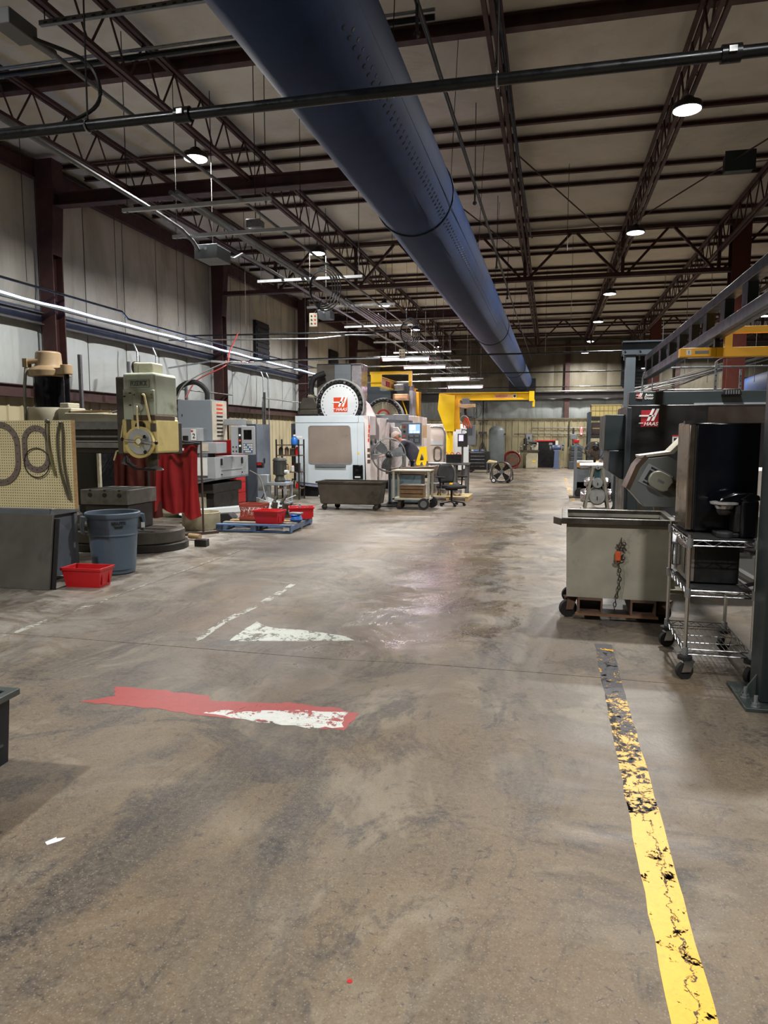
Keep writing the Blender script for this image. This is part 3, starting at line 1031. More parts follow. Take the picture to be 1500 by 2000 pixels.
for k in range(13):
    a0, a1 = -PI / 2 - .62 + 1.24 * k / 13, -PI / 2 - .62 + 1.24 * (k + 1) / 13
    r0, r1 = .243, .264
    pn.add([(r * math.cos(a), r * math.sin(a), z) for r, z in ((r0, .06), (r1, .42)) for a in (a0, a1)], [(0, 1, 3, 2)])
pn.o('raised_panel', bp, t)
B().box(.29, .33, -.085, -.07, .5, .56).o('sticker', M('paper'), t)
lg = B().lathe([(.262, .43), (.275, .445), (.262, .46)], n=40, ring=True)
lg.o('raised_band', bp, t)


def tote(loc, w_, d, h, rz, label, mat='red', items=None):
    t = T('plastic_tote', label, 'tote', loc, rz)
    i = .03
    wall = .008
    bt = [(-w_ / 2 + i, -d / 2 + i), (w_ / 2 - i, -d / 2 + i), (w_ / 2 - i, d / 2 - i), (-w_ / 2 + i, d / 2 - i)]
    tpp = [(-w_ / 2, -d / 2), (w_ / 2, -d / 2), (w_ / 2, d / 2), (-w_ / 2, d / 2)]
    vs = [(x, y, 0) for x, y in bt] + [(x, y, h) for x, y in tpp]
    sh = lambda p: (p[0] - math.copysign(wall, p[0]), p[1] - math.copysign(wall, p[1]))
    vs += [sh(p) + (.008,) for p in bt] + [sh(p) + (h,) for p in tpp]
    fs = [(3, 2, 1, 0), (8, 9, 10, 11)]
    for k in range(4):
        j = (k + 1) % 4
        fs += [(k, j, 4 + j, 4 + k), (8 + k, 12 + k, 12 + j, 8 + j), (4 + k, 4 + j, 12 + j, 12 + k)]
    m = M(mat)
    B().add(vs, fs).o('shell', m, t)
    B().ring([(x * 1.05, y * 1.06) for x, y in tpp], [(x * .985, y * .98) for x, y in tpp], 'z', h - .025, h + .004).o('rim', m, t, .003)
    for s in (-1, 1):
        for q in (-.25, .25):
            B().box(s * (w_ / 2 - .02) - .012, s * (w_ / 2 - .02) + .012, q * d - .012, q * d + .012, .03, h - .03).o('corner_rib', m, t)
    return t


tote((-4.63, 6.36, 0), .43, .26, .2, .06, 'red plastic tote on the floor in front of the grey round bin')

# ---- welding curtain
def curtain_mat(name, col):
    t = NT(name)
    f = t.noise(2.2, 5, stretch=(1, 1, .25))
    c = t.ramp(f, [(.3, tuple(x * .6 for x in lin(col)[:3])), (.7, lin(col))])
    t.put(t.b.inputs['Base Color'], c)
    t.b.inputs['Roughness'].default_value = .32
    t.b.inputs['Transmission Weight'].default_value = .0
    t.bump(t.noise(6, 4, dist=.8, stretch=(1, 1, .4)), .3, .03)
    return t.m


def cloth(x0, x1, z_top, z_bot, amp, waves, seed, flare=0.0):
    r = random.Random(seed)
    ph = [r.uniform(0, 6) for _ in range(4)]
    nx, nz = 48, 14
    vs = []
    for j in range(nz + 1):
        v = j / nz
        for i in range(nx + 1):
            u = i / nx
            d = amp * (.25 + v) * (math.sin(u * waves * 2 * PI + ph[0] + .6 * v) + .5 * math.sin(u * waves * 4.3 * PI + ph[1] - v) + .3 * math.sin(v * 5 + u * 7 + ph[2]))
            zz = z_top + (z_bot - z_top) * v + (.05 * math.sin(u * 5 + ph[3]) + .03 * math.sin(u * 13)) * v
            vs.append((x0 + (x1 - x0) * u + flare * v * (u - .2) + .02 * math.sin(v * 4 + u * 9), d, zz))
    fs = [(j * (nx + 1) + i, j * (nx + 1) + i + 1, (j + 1) * (nx + 1) + i + 1, (j + 1) * (nx + 1) + i) for j in range(nz) for i in range(nx)]
    return B().add(vs, fs)


t = T('welding_curtain', 'red vinyl welding curtain hung on a thin steel stand', 'curtain', (-6.2, 10.2, 0))
B().tube([(-.75, 0, 1.36), (.9, 0, 1.42)], .014, 8).o('top_rail', M('dark_steel'), t)
cloth(.08, .82, 1.4, .3, .03, 2.1, 2, .02).o('red_sheet', curtain_mat('curtain_red', '#861a1e'), t, smooth=80)
cloth(-.72, .16, 1.33, .28, .03, 2.6, 5).o('brown_sheet', curtain_mat('curtain_brown', '#4e211c'), t, smooth=80)
B().cyl((.9, -.02, 0.02), (.9, -.02, 1.46), .016, n=8).o('post', M('rust_post', '#3e2c26', .6, .3, .2, 8), t)
B().tube([(.9, -.02, 1.42), (.6, -.06, 1.46), (.3, -.04, 1.47)], .012, 6).o('side_arm', M('dark_steel'), t)
B().bar((.72, -.32, .02), (1.1, .1, .02), .03, .04).o('foot', M('rust_post'), t)
B().cyl((.02, -.1, .28), (.02, -.1, 1.15), .018, n=8).o('second_post', M('dark_steel'), t)
B().box(.38, .62, -.06, -.05, 1.31, 1.35).o('print_strip', M('paper'), t)
t = T('cut_drum', 'low cream plastic drum bottom under the red curtain', 'drum', (-5.63, 10.75, 0))
B().lathe([(1e-6, 0), (.3, 0), (.315, .02), (.31, .26), (.315, .28), (.3, .285), (.296, .26), (.295, .03), (1e-6, .03)], n=30).o('drum', M('drum_cream', '#a59f86', .5, 0, .12, 5, .35), t)
tag(B().cyl((-5.2, 9.55, .06), (-5.0, 9.5, .06), .04, n=12).o('pipe_stub', M('tan')), 'short tan pipe stub on the floor behind the drill base', 'pipe')
tag(B().prism([(-.09, -.06), (.09, -.06), (.07, .08), (-.09, .06)], 'z', 0, .1).o('steel_block', M('cast_dark'), None, .006, loc=(-4.72, 9.02, 0)), 'small dark steel block on the floor right of the drill base', 'block')
# upright strut posts against the left wall
for k, (x, y, z0, z1, lab) in enumerate(((-8.05, 11.1, .0, 2.95, 'thin grey strut upright beside the drill column'), (-7.9, 12.35, 0, 2.95, 'taller grey strut upright between drill column and head'), (-7.9, 14.55, 0, 2.75, 'grey strut upright behind the drill head'), (-7.85, 18.9, 0, 2.75, 'grey strut upright behind the blue grey cabinet'))):
    t = T('strut_upright', lab, 'post', (x, y, 0))
    B().prism([(p[0] * 1.3, p[1] * 1.3) for p in strut_prof] if 'strut_prof' in globals() else ngon((0, 0), .03, 8), 'z', z0, z1).o('channel', M('steel'), t)
    B().box(-.07, .07, -.07, .07, 0, .012).o('foot_plate', M('steel'), t)
# ================================================================ grey mill, cabinet, pallet, pump
t = T('milling_machine', 'grey vertical milling machine with a tall head cover and pendant', 'machine', (-6.3, 12.5, 0))
GP, MG = M('grey_paint'), M('mid_grey')
BG = M('mill_grey', '#727a80', .42, 0, .06, 2, .1, '#4c4a46')
B().box(-.9, .12, -.5, .6, .08, .5).o('base', M('cream_grey'), t, .01)
B().box(.12, .28, -.48, .58, .1, .5).o('base_front', M('cast_dark'), t, .01)
B().box(-.85, .3, -.55, .7, .48, .66).o('saddle', M('cast_dark'), t, .015)
B().box(-1.0, -.35, .1, .8, .5, 2.0).o('column', M('mid_grey'), t, .01)
pan = B().box(-.0, .4, -.65, .8, .76, 1.15).box(-.36, .0, -.65, -.6, .7, 1.15).o('chip_pan', GP, t, .006)
B().prism([(-.36, .7), (.0, .7), (.4, .77), (.4, .74), (.0, .66), (-.36, .66)], 'y', -.66, .8).o('pan_bottom', MG, pan)
for y in (-.4, .5):
    B().box(.4, .415, y - .03, y + .03, 1.0, 1.12).o('latch', M('black'), pan)
    B().box(.4, .412, y - .02, y + .02, .82, .84).o('hinge', M('dark_ink'), pan)
B().box(.4, .404, -.4, .5, .892, .898).o('seam_line', M('dark_ink'), pan)
hc = B().box(-.48, .2, -.35, .3, 1.44, 2.2).o('head_cover', BG, t, .012)
B().box(.2, .206, -.33, .28, 1.46, 2.18).o('decal_strip', M('decal_cream', '#b9b2a2', .5), hc)
for k in range(9):
    c = 'orange_red' if k < 3 else 'dark_ink'
    B().box(.206, .209, -.15, .1, 2.1 - k * .072, 2.13 - k * .072).o('decal_mark', M(c), hc)
B().box(-.4, -.385, -.358, -.35, 1.9, 1.94).o('cover_latch', M('dark_ink'), hc)
hb = B().box(-.45, .1, -.72, -.3, 1.44, 1.68).o('spindle_box', GP, t, .008)
B().box(-.02, .08, -.726, -.72, 1.46, 1.66).o('number_plate', M('paper'), hb)
text('2', .12, (.035, -.729, 1.535), '-y', M('dark_ink'), hb)
B().box(-.02, .02, -.73, -.724, 1.61, 1.64).o('warning_mark', M('red'), hb)
B().box(-.3, -.22, -.735, -.72, 1.5, 1.62).o('vent', M('black'), hb)
B().box(-.16, -.08, -.78, -.72, 1.46, 1.54).o('nozzle_block', M('black'), hb)
B().box(-.1, .42, -.62, -.2, 1.22, 1.42).o('lower_head', GP, t, .008)
B().box(.14, .26, -.63, -.62, 1.26, 1.4).o('spec_plate', M('decal_cream'), t)
B().lathe([(.02, 1.02), (.05, 1.08), (.05, 1.14), (.07, 1.16), (.07, 1.22)], (.22, -.42, 0), 14).o('spindle_nose', M('oily_steel'), t)
for x in (-.25, -.05):
    B().cyl((x, -.74, 1.43), (x, -.74, 1.25), .012, n=6).o('coolant_line', M('cable'), t)
B().box(-.1, .26, -.68, -.67, .82, 1.14).o('splash_card', M('paper'), t)
B().box(-.3, -.12, -.69, -.68, .86, 1.2).o('paper_sheet', M('white_ink'), t)
# operator pendant on its box arm
pa = B().box(.2, .62, .15, .25, 1.74, 1.86).box(.5, .62, .1, .28, 1.66, 1.74).o('pendant_arm', GP, t, .008)
pb = B().box(-.22, .22, -.09, .09, -.27, .27)
pbm = Matrix.Translation((.62, .1, 1.45)) @ Matrix.Rotation(.3, 4, 'Z')
pb = pb.xf(pbm).o('pendant', GP, t, .01)
for a, b, c, d, nm, mt in ((.02, .17, .02, .2, 'screen', 'black_gloss'), (.0, .19, -.24, -.05, 'keypad', 'mid_grey'), (-.08, -.02, -.23, .24, 'switch_column', 'black')):
    B().box(a, b, -.096, -.09, c, d).xf(pbm).o(nm, M(mt), pb)
for q in range(4):
    for r_ in range(5):
        B().box(.015 + r_ * .035, .04 + r_ * .035, -.1, -.095, -.22 + q * .042, -.195 + q * .042).xf(pbm).o('key', M('paper' if (q + r_) % 4 else 'blue_plastic'), pb)
for q, cc in enumerate(('white_ink', 'orange_red', 'white_ink')):
    B().cyl((-.05, -.11, .1 - q * .1), (-.05, -.095, .1 - q * .1), .02, n=10).xf(pbm).o('button', M(cc), pb)
for q in range(4):
    B().cyl((-.18 + .06 * (q % 2), -.1, -.2 + .08 * (q // 2)), (-.18 + .06 * (q % 2), -.09, -.2 + .08 * (q // 2)), .014, n=8).xf(pbm).o('knob', M('dark_ink'), pb)
# hoses to the head
B().tube(spline([(-.1, .1, 2.2), (-.12, .1, 2.4), (-.3, .05, 2.55), (-.55, .0, 2.5), (-.75, .0, 2.3)], 6), .05, 8).o('flex_hose', M('rubber'), t)
for k, (pts, mt, nm, lab) in enumerate((([(-6.9, 12.3, 2.2), (-6.7, 12.4, 2.55), (-6.2, 13.0, 2.95), (-5.9, 13.4, 2.98)], 'cable_grey', 'air_line', 'grey air line arching over the milling machine'),
                                       ([(-6.75, 12.4, 2.25), (-6.6, 12.6, 2.6), (-6.2, 13.0, 2.9), (-6.3, 13.4, 3.2), (-6.2, 13.6, 3.6)], 'hose_red', 'air_hose', 'red air hose dropping to the milling machine'))):
    tag(B().tube(spline(pts, 6), .014, 6).o(nm, M(mt)), lab, 'hose')
t = T('hose_bracket', 'white strut arm with red hose wrapped round it above the mill', 'bracket', (-6.1, 13.1, 2.95))
B().bar((-.4, -.1, .04), (.5, .2, -.02), .04, .04).o('arm', M('galv'), t)
B().tube(spline([(-.3 + .05 * i, -.05 + .02 * i + .03 * math.sin(i * 2), .02 + .03 * math.cos(i * 2)) for i in range(14)], 3), .01, 5).o('hose_wrap', M('hose_red'), t)
B().bar((-.4, -.1, .04), (-1.95, 1.0, .04), .03, .03).o('wall_arm', M('galv'), t)

# chip trays lying by the mill
for k, (a, b, lab) in enumerate((((-6.3, 11.3, .14), (-5.1, 12.75, .17), 'white sheet metal chip trough sloping from the mill base'), ((-5.75, 13.6, .2), (-5.15, 12.9, .17), 'second white trough meeting the first at an angle'))):
    t = T('chip_trough', lab, 'trough', (0, 0, 0))
    d = Vector(b) - Vector(a)
    s = Vector((0, 0, 1)).cross(d).normalized() * .11
    B().bar(a, b, .22, .012).o('floor_sheet', M('white_paint'), t)
    for sg in (-1, 1):
        B().bar(Vector(a) + s * sg + Vector((0, 0, .04)), Vector(b) + s * sg + Vector((0, 0, .04)), .012, .09).o('side_sheet', M('white_paint'), t)
    for q in (.15, .85):
        p = Vector(a).lerp(Vector(b), q)
        B().box(p.x - .03, p.x + .03, p.y - .03, p.y + .03, 0, p.z).o('leg', M('cast_dark'), t)
tag(B().prism([(-.3, 0), (.3, 0), (.28, .12), (.2, .2), (-.24, .16)], 'y', -.12, .12).o('chip_pan_black', M('rubber'), None, .01, loc=(-5.62, 11.45, 0)), 'low black pan on the floor between drum and pallet', 'pan')

# red tool cabinet and tall grey cabinet behind
t = T('tool_cabinet', 'red tool cabinet half hidden behind the milling machine', 'cabinet', (-6.85, 14.3, 0))
B().box(-.35, .3, -.25, .3, .05, 1.45).o('body', M('red_tool'), t, .01)
for k in range(6):
    B().box(.3, .315, -.22, .27, .1 + k * .22, .3 + k * .22).o('drawer', M('red_tool'), t, .004)
    B().box(-.3, .25, -.262, -.25, .12 + k * .22, .14 + k * .22).o('side_groove', M('red'), t)
B().box(-.33, .28, -.23, .28, 0, .05).o('plinth', M('black'), t)
t = T('storage_cabinet', 'tall blue grey two-door steel cabinet left of the white machine', 'cabinet', (-6.62, 15.4, 0))
B().box(-.2, .17, -.4, .4, .05, 1.8).o('body', M('cab_dark', '#3d4650', .5, 0, .08, 3), t, .006)
for s, y0, y1 in ((0, -.39, -.005), (1, .005, .39)):
    d = B().box(.17, .185, y0, y1, .08, 1.78).o('door', M('bluegrey'), t, .004)
    B().box(.185, .2, -.03 if s == 0 else .02, -.02 if s == 0 else .03, .9, 1.02).o('handle', M('black'), d)
B().box(-.2, .17, -.4, .4, 0, .05).o('plinth', M('black'), t)
for k, x in enumerate((-.1, .02)):
    B().box(x, x + .02, -.404, -.4, 1.66, 1.69).o('sticker', M('paper'), t)
t = T('white_sheet_roll', 'small white box on top of the tall cabinet', 'box', (-6.7, 15.3, 1.8))
B().box(-.08, .08, -.12, .12, 0, .08).o('carton', M('cream_grey'), t, .006)
B().box(-.08, .08, -.12, .12, .08, .084).o('lid', M('paper'), t)

# ---- blue pallet with totes
t = T('wooden_pallet', 'blue painted wooden pallet holding red totes', 'pallet', (-4.62, 11.1, 0), .06)
for k, y in enumerate((-.6, -.3, 0, .3, .6)):
    B().box(-.62, .62, y - .06, y + .06, .115, .135).o('deck_board', M('blue_wood' if k in (0,) else ('grey_wood' if k % 2 else 'wood')), t, .002)
for x in (-.58, 0, .58):
    st_ = B().box(x - .045, x + .045, -.64, .64, .03, .115).o('stringer', M('blue_wood'), t, .002)
for y in (-.58, 0, .58):
    B().box(-.62, .62, y - .05, y + .05, .008, .03).o('bottom_board', M('blue_wood'), t, .002)
B().box(.5, .6, -.646, -.64, .05, .1).o('stencil_label', M('paper'), t)
tote((-4.4, 10.72, .136), .44, .3, .21, -.1, 'red plastic tote at the front of the blue pallet')
tt = tote((-4.12, 11.45, .136), .42, .3, .2, .35, 'red plastic tote full of fittings at the right rear of the pallet')
for k in range(7):
    r = random.Random(k)
    ft = T('pipe_fitting', 'steel fitting in the rear red tote on the pallet, %s from the left' % ORD[k], 'fitting', (-4.12, 11.45, .145), .35, 'fittings in the rear tote')
    a_ = Vector((-.13 + .042 * k, -.07 + .05 * (k % 3), .05 + .02 * (k % 3)))
    b_ = a_ + Vector((.03, r.uniform(-.03, .05), .11))
    B().cyl(a_, b_, .016, n=8).o('body', M('steel'), ft)
    B().cyl(b_ - (b_ - a_) * .2, b_, .021, n=6).o('nut', M('galv'), ft)
t = T('milk_crate', 'rust red milk crate with open lattice sides on the pallet', 'crate', (-4.85, 11.15, .136), -.05)
MC = M('crate_red', '#8c3a2c', .6, 0, .15, 6, .2)
w2, d2, h2 = .2, .17, .27
B().ring([(-w2, -d2), (w2, -d2), (w2, d2), (-w2, d2)], [(-w2 + .015, -d2 + .015), (w2 - .015, -d2 + .015), (w2 - .015, d2 - .015), (-w2 + .015, d2 - .015)], 'z', h2 - .05, h2).o('top_band', MC, t)
B().ring([(-w2, -d2), (w2, -d2), (w2, d2), (-w2, d2)], [(-w2 + .015, -d2 + .015), (w2 - .015, -d2 + .015), (w2 - .015, d2 - .015), (-w2 + .015, d2 - .015)], 'z', 0, .05).o('bottom_band', MC, t)
B().box(-w2, w2, -d2, d2, 0, .01).o('floor', MC, t)
for s in (-1, 1):
    for k in range(5):
        x = -w2 + .02 + k * (2 * w2 - .04) / 5
        x1 = x + (2 * w2 - .04) / 5
        B().bar((x, s * (d2 - .007), .05), (x1, s * (d2 - .007), h2 - .05), .01, .012).o('lattice_bar', MC, t)
        B().bar((x1, s * (d2 - .007), .05), (x, s * (d2 - .007), h2 - .05), .01, .012).o('lattice_bar', MC, t)
    for k in range(4):
        y = -d2 + .02 + k * (2 * d2 - .04) / 4
        y1 = y + (2 * d2 - .04) / 4
        B().bar((s * (w2 - .007), y, .05), (s * (w2 - .007), y1, h2 - .05), .01, .012).o('lattice_bar', MC, t)
        B().bar((s * (w2 - .007), y1, .05), (s * (w2 - .007), y, h2 - .05), .01, .012).o('lattice_bar', MC, t)
t = T('blue_strap_pile', 'pile of bright blue strapping at the right front of the pallet', 'strap', (-4.05, 10.98, .136))
for k in range(5):
    B().torus((.02 * math.sin(k), .02 * math.cos(k * 2), .02 + .022 * k), .09 - .004 * k, .014, 'z', 20, 5).o('loop', M('blue_plastic'), t)
B().box(-.1, .1, -.06, .1, .12, .15).o('grey_pad', M('galv'), t, .004)
t = T('machine_vise', 'oily steel machine vise with clamp arms on the pallet', 'vise', (-4.5, 11.45, .136), .5)
B().box(-.2, .2, -.09, .09, 0, .09).o('vise_bed', M('oily_steel'), t, .006)
for x in (-.17, .02):
    bb = B().box(x, x + .08, -.1, .1, .09, .26)
    bb.xf(Matrix.Rotation(.15, 4, 'Y')).o('jaw', M('oily_steel'), t, .006)
B().cyl((.0, 0, .14), (.32, 0, .2), .018, n=8).o('screw', M('steel'), t)
B().bar((-.15, -.05, .2), (-.05, .1, .36), .04, .03).o('clamp_arm', M('oily_steel'), t)
B().bar((.0, -.05, .24), (.12, .1, .38), .04, .03).o('clamp_arm', M('oily_steel'), t)
B().cyl((.1, .1, .3), (.3, .25, .36), .012, n=6).o('handle', M('steel'), t)

# ---- hydraulic pump unit
t = T('hydraulic_pump', 'grey vertical motor on a grey steel stand by the white machine', 'pump', (-5.58, 14.2, 0))
for sx in (-.2, .16):
    for sy in (-.2, .16):
        B().box(sx, sx + .045, sy, sy + .045, .06, .5).o('leg', GP, t)
B().box(-.22, .22, -.22, .22, .5, .56).o('stand_top', GP, t, .004)
B().box(-.22, .22, -.22, .22, .1, .14).o('lower_rail', GP, t, .004)
B().box(-.32, .34, -.3, .3, 0, .06).o('skid', M('cast_dark'), t)
B().lathe([(.11, .56), (.12, .6), (.09, .66), (.09, .7), (.135, .72), (.135, 1.0), (.15, 1.01), (.15, 1.03), (.12, 1.07), (1e-6, 1.08)], n=20).o('motor', M('motor_grey', '#3f403c', .5, .2, .2, 8), t)
for k in range(10):
    a = k * 2 * PI / 10
    B().bar((.138 * math.cos(a), .138 * math.sin(a), .73), (.138 * math.cos(a), .138 * math.sin(a), .98), .012, .014, (1, 0, 0)).o('fin', M('motor_grey'), t)
B().box(-.42, -.2, -.2, .0, .38, .72).o('switch_box', GP, t, .006)
B().cyl((.14, -.05, .78), (.22, -.08, .78), .04, n=10).o('terminal_box', M('paper'), t)
B().tube(spline([(-.3, -.1, .38), (-.36, -.2, .2), (-.6, -.4, .06), (-.9, -.3, .04)], 5), .012, 6).o('power_cord', M('cable'), t)
t = T('red_switch', 'small red and black switch box on the cabinet side above the pump', 'switch', (-5.98, 14.1, .92))
B().box(-.07, .07, -.05, .05, -.06, .06).o('box', M('black'), t, .006)
B().box(-.05, .05, -.056, -.05, 0, .05).o('face', M('red'), t)
B().bar((0, .05, 0), (-.3, .9, .1), .02, .02).o('bracket', M('dark_steel'), t)
# cluttered shelf beside the white machine
t = T('steel_shelf', 'cluttered narrow steel shelf between cabinet and white machine', 'shelf', (-6.15, 16.35, 0))
for z in (.25, .65, 1.05, 1.3):
    B().box(-.3, .3, -.2, .2, z, z + .025).o('shelf_board', M('rust'), t)
for sx in (-.3, .27):
    for sy in (-.2, .17):
        B().box(sx, sx + .03, sy, sy + .03, 0, 1.45).o('upright', M('dark_steel'), t)
CL = ['cast_dark', 'rust', 'oily_steel', 'red', 'blue_plastic', 'tan', 'paper', 'black']
rr = random.Random(12)
names = ['oil_can', 'parts_box', 'jar']
n = 0
for z in (.276, .676, 1.076):
    for x in (-.2, -.05, .1, .22):
        h = rr.uniform(.12, .28)
        h = min(h, .2) if z > 1 else h
        tt = T(names[n % 3], 'small %s %s on the cluttered shelf, %s shelf, %s from left' % (['dark', 'rusty', 'steel', 'red', 'blue', 'tan', 'white', 'black'][n % 8], ['can', 'box', 'jar'][n % 3], {.276: 'lower', .676: 'middle', 1.076: 'upper'}[z], ORD[int((x + .2) / .13)]), ['can', 'box', 'jar'][n % 3], (-6.15 + x, 16.25, z))
        if n % 3 == 1:
            B().box(-.055, .055, -.06, .06, 0, h * .8).o('carton', M(CL[n % 8]), tt, .004)
            B().box(-.058, .058, -.063, .063, h * .7, h * .82).o('lid', M(CL[(n + 3) % 8]), tt, .004)
        else:
            B().lathe([(.05, 0), (.052, h * .75), (.03, h * .85), (.028, h * .9)], n=12).o('can_body', M(CL[n % 8]), tt)
            B().lathe([(.032, h * .9), (.032, h), (1e-6, h)], n=12).o('cap', M(CL[(n + 5) % 8]), tt)
        n += 1
t = T('plastic_jug', 'bright blue plastic jug on top of the cluttered shelf', 'jug', (-5.98, 16.2, 1.326))
B().lathe([(1e-6, 0), (.08, 0), (.085, .02), (.085, .13), (.05, .18), (.03, .19), (.03, .22), (1e-6, .22)], n=16).o('jug_body', M('blue_plastic'), t)
B().lathe([(.034, .2), (.034, .24), (1e-6, .24)], n=12).o('cap', M('white_ink'), t)
tag(B().tube(spline([(-5.85, 13.25, .85), (-5.7, 13.4, .7), (-5.55, 13.3, .35), (-5.35, 13.0, .05), (-5.3, 12.9, .02)], 6), .012, 6).o('power_cord', M('cable_grey')), 'grey cord hanging from the mill pan down to the floor', 'cable')
# drip sheet on the floor in front of the white machine
tag(B().prism([(-5.4, .0), (-4.0, .0), (-4.05, .2), (-5.3, .22), (-5.5, .08)], 'y', 16.5, 16.54).o('kick_panel', M('white_paint'), None, .004), 'white kick panel standing on the floor before the white machine', 'panel')
# wall conduits on the lower left wall
for k, (y0, lab) in enumerate(((12.9, 'left of a pair behind the drill head'), (13.6, 'right of a pair behind the drill head'), (19.3, 'left of a pair above the tall cabinet'), (19.7, 'right of a pair above the tall cabinet'))):
    tag(B().tube([(-8.05, y0, 1.2), (-8.05, y0, 3.2), (-8.12, y0, 3.36)], .018, 8).o('wall_conduit', M('galv')), 'galvanised wall conduit, ' + lab, 'conduit')
tag(B().tube(spline([(-7.95, 19.0, 1.8), (-7.95, 19.0, 2.45), (-7.95, 19.12, 2.58), (-7.95, 19.4, 2.6), (-7.95, 23.5, 2.6)], 4), .022, 8).o('wall_conduit', M('galv')), 'bent grey conduit running level along the wall to the white machine', 'conduit')
tag(B().cyl((-7.95, 13.0, 2.55), (-7.95, 17.0, 2.57), .016, n=8).o('wall_conduit', M('steel')), 'level grey pipe along the wall behind the mill', 'conduit')
t = T('wall_fan', 'black louvred exhaust fan high on the left wall', 'fan', (X_L + .02, 20.0, 4.3))
B().box(0, .1, -.5, .5, -.55, .55).o('frame', M('black'), t, .01)
for k in range(7):
    bb = B().box(.09, .13, -.45, .45, -.48 + k * .145, -.4 + k * .145).o('louvre', M('dark_steel'), t)
t = T('wall_fan', 'second black exhaust fan farther down the left wall', 'fan', (X_L + .02, 27.2, 4.3))
B().box(0, .1, -.5, .5, -.55, .55).o('frame', M('black'), t, .01)
for k in range(7):
    B().box(.09, .13, -.45, .45, -.48 + k * .145, -.4 + k * .145).o('louvre', M('dark_steel'), t)
# ================================================================ centre: machining centres, carts, cranes, back wall
def haas_logo(parent, c, s, facing, sq, name='logo'):
    """square badge with slanted double-bar H and the name under it; c = centre in parent space, s = side"""
    m = Matrix.Translation(c)
    if facing == '+x':
        m = m @ Matrix.Rotation(PI / 2, 4, 'Z')
    if facing == '-x':
        m = m @ Matrix.Rotation(-PI / 2, 4, 'Z')
    pl = B().box(-s / 2, s / 2, -.004, 0, -s / 2, s / 2).xf(m).o(name, M(sq), parent)
    w_ = M('white_ink')
    def para(x0, z0, x1, z1, wd):
        return [(x0, z0), (x0 + wd, z0), (x1 + wd, z1), (x1, z1)]
    q = s
    for poly in (para(-.18 * q, -.14 * q, .12 * q, .58 * q, .15 * q), para(.08 * q, -.14 * q, .38 * q, .58 * q, .15 * q), para(-.62 * q, .12 * q, -.59 * q, .21 * q, .62 * q), para(-.05 * q, .12 * q, -.02 * q, .21 * q, .3 * q)):
        B().prism(poly, 'y', -.009, -.004).xf(m).o('logo_bar', w_, pl)
    tx = text('HAAS', s * .3, m @ Vector((.06 * s, -.007, -.33 * s)), facing, w_, pl, shear=.25, sx=1.05, bold=.004 * s)
    B().prism([(-.62 * q, -.3 * q), (-.38 * q, -.3 * q), (-.36 * q, -.25 * q), (-.6 * q, -.25 * q)], 'y', -.009, -.004).xf(m).o('logo_bar', w_, pl)
    return pl


def carousel(parent, c, r, disc, logo, face):
    """side-mount tool magazine: drum housing, disc and a ring of tool pockets"""
    x, y, z = c
    hs = B().lathe([(r * 1.04, .22), (r * 1.05, .0), (r * .98, .0), (r * .96, .03), (1e-6, .03)], c, 44, 'y').o('magazine_housing', M('magazine_shell', '#9a9d9c', .4, 0, .08, 3), parent)
    B().lathe([(r * .99, .028), (r * .99, -.02), (r * .8, -.02)], c, 44, 'y', ring=True).o('magazine_rim', M('black'), parent)
    B().lathe([(r * .82, 0), (r * .82, -.05), (r * .8, -.055), (1e-6, -.055)], c, 44, 'y').o('magazine_disc', disc, parent)
    n = 30
    for k in range(n):
        a = 2 * PI * k / n + .05
        px_, pz = x + r * .91 * math.cos(a), z + r * .91 * math.sin(a)
        pk = B().lathe([(r * .085, 0), (r * .085, -.07), (r * .06, -.08), (r * .055, -.05), (1e-6, -.05)], (px_, y, pz), 10, 'y').o('tool_pocket', M('pocket_dark', '#3d3b38', .35, .5, .2, 9), parent)
        B().cyl((px_, y - .083, pz), (px_, y - .078, pz), r * .05, n=10).o('pocket_hole', M('black' if k % 6 else 'steel'), parent)
        B().box(-.012, .012, -.058, -.054, -.02, .02).xf(Matrix.Translation((x + r * .74 * math.cos(a), y, z + r * .74 * math.sin(a))) @ Matrix.Rotation(-a, 4, 'Y')).o('pocket_number', M('mid_grey'), parent)


HW = M('haas_white')
PW = M('pinkish_white', '#d8cfcc', .4, 0, .05, 3, .1)
# ---- the white machining centre (front faces the aisle, +x)
t = T('machining_centre', 'white machining centre with round tool magazine and orange logo', 'machine', (-5.35, 17.0, 0))
fr = [(-.9, .38), (.93, .2), (.93, 1.85), (-.9, 1.85)]
sp = B().prism([(-.9, .38), (.7, .23), (.95, .2), (.9, 1.86), (-.9, 1.86)], 'y', 0, .05).o('side_panel', HW, t, .008)
B().box(-.9, .74, -.01, .06, 1.86, 2.03).o('top_band', HW, t, .006)
B().prism([(.745, 1.86), (.9, 1.86), (.87, 2.03), (.745, 2.03)], 'y', -.005, .06).o('top_corner', HW, t, .004)
win = rrect(-.55, .53, .84, 1.78, .07)
win = [(x + (.05 * (1.78 - z) / .94 if x > 0 else 0), z) for x, z in win]
B().prism(win, 'y', -.008, .02).o('window', M('window_brown', '#857a70', .16, 0, .12, 2, .2, '#4a423c'), t)
wo = [(x * 1.015, 1.31 + (z - 1.31) * 1.02) for x, z in win]
B().ring(wo, win, 'y', -.014, .01).o('window_gasket', M('gasket_grey', '#8a949a', .6), t)
B().box(-.38, .42, -.05, 0, .76, .82).o('sill_tray', M('mid_grey'), t, .004)
B().box(-.88, -.72, -.004, 0, 1.48, 1.53).o('label_strip', M('white_ink'), t)
B().box(.6, .86, -.05, -.01, .46, .82).o('drip_bag', M('black_gloss'), t, .02)
B().box(.66, .8, -.056, -.05, .5, .54).o('bag_print', M('paper'), t)
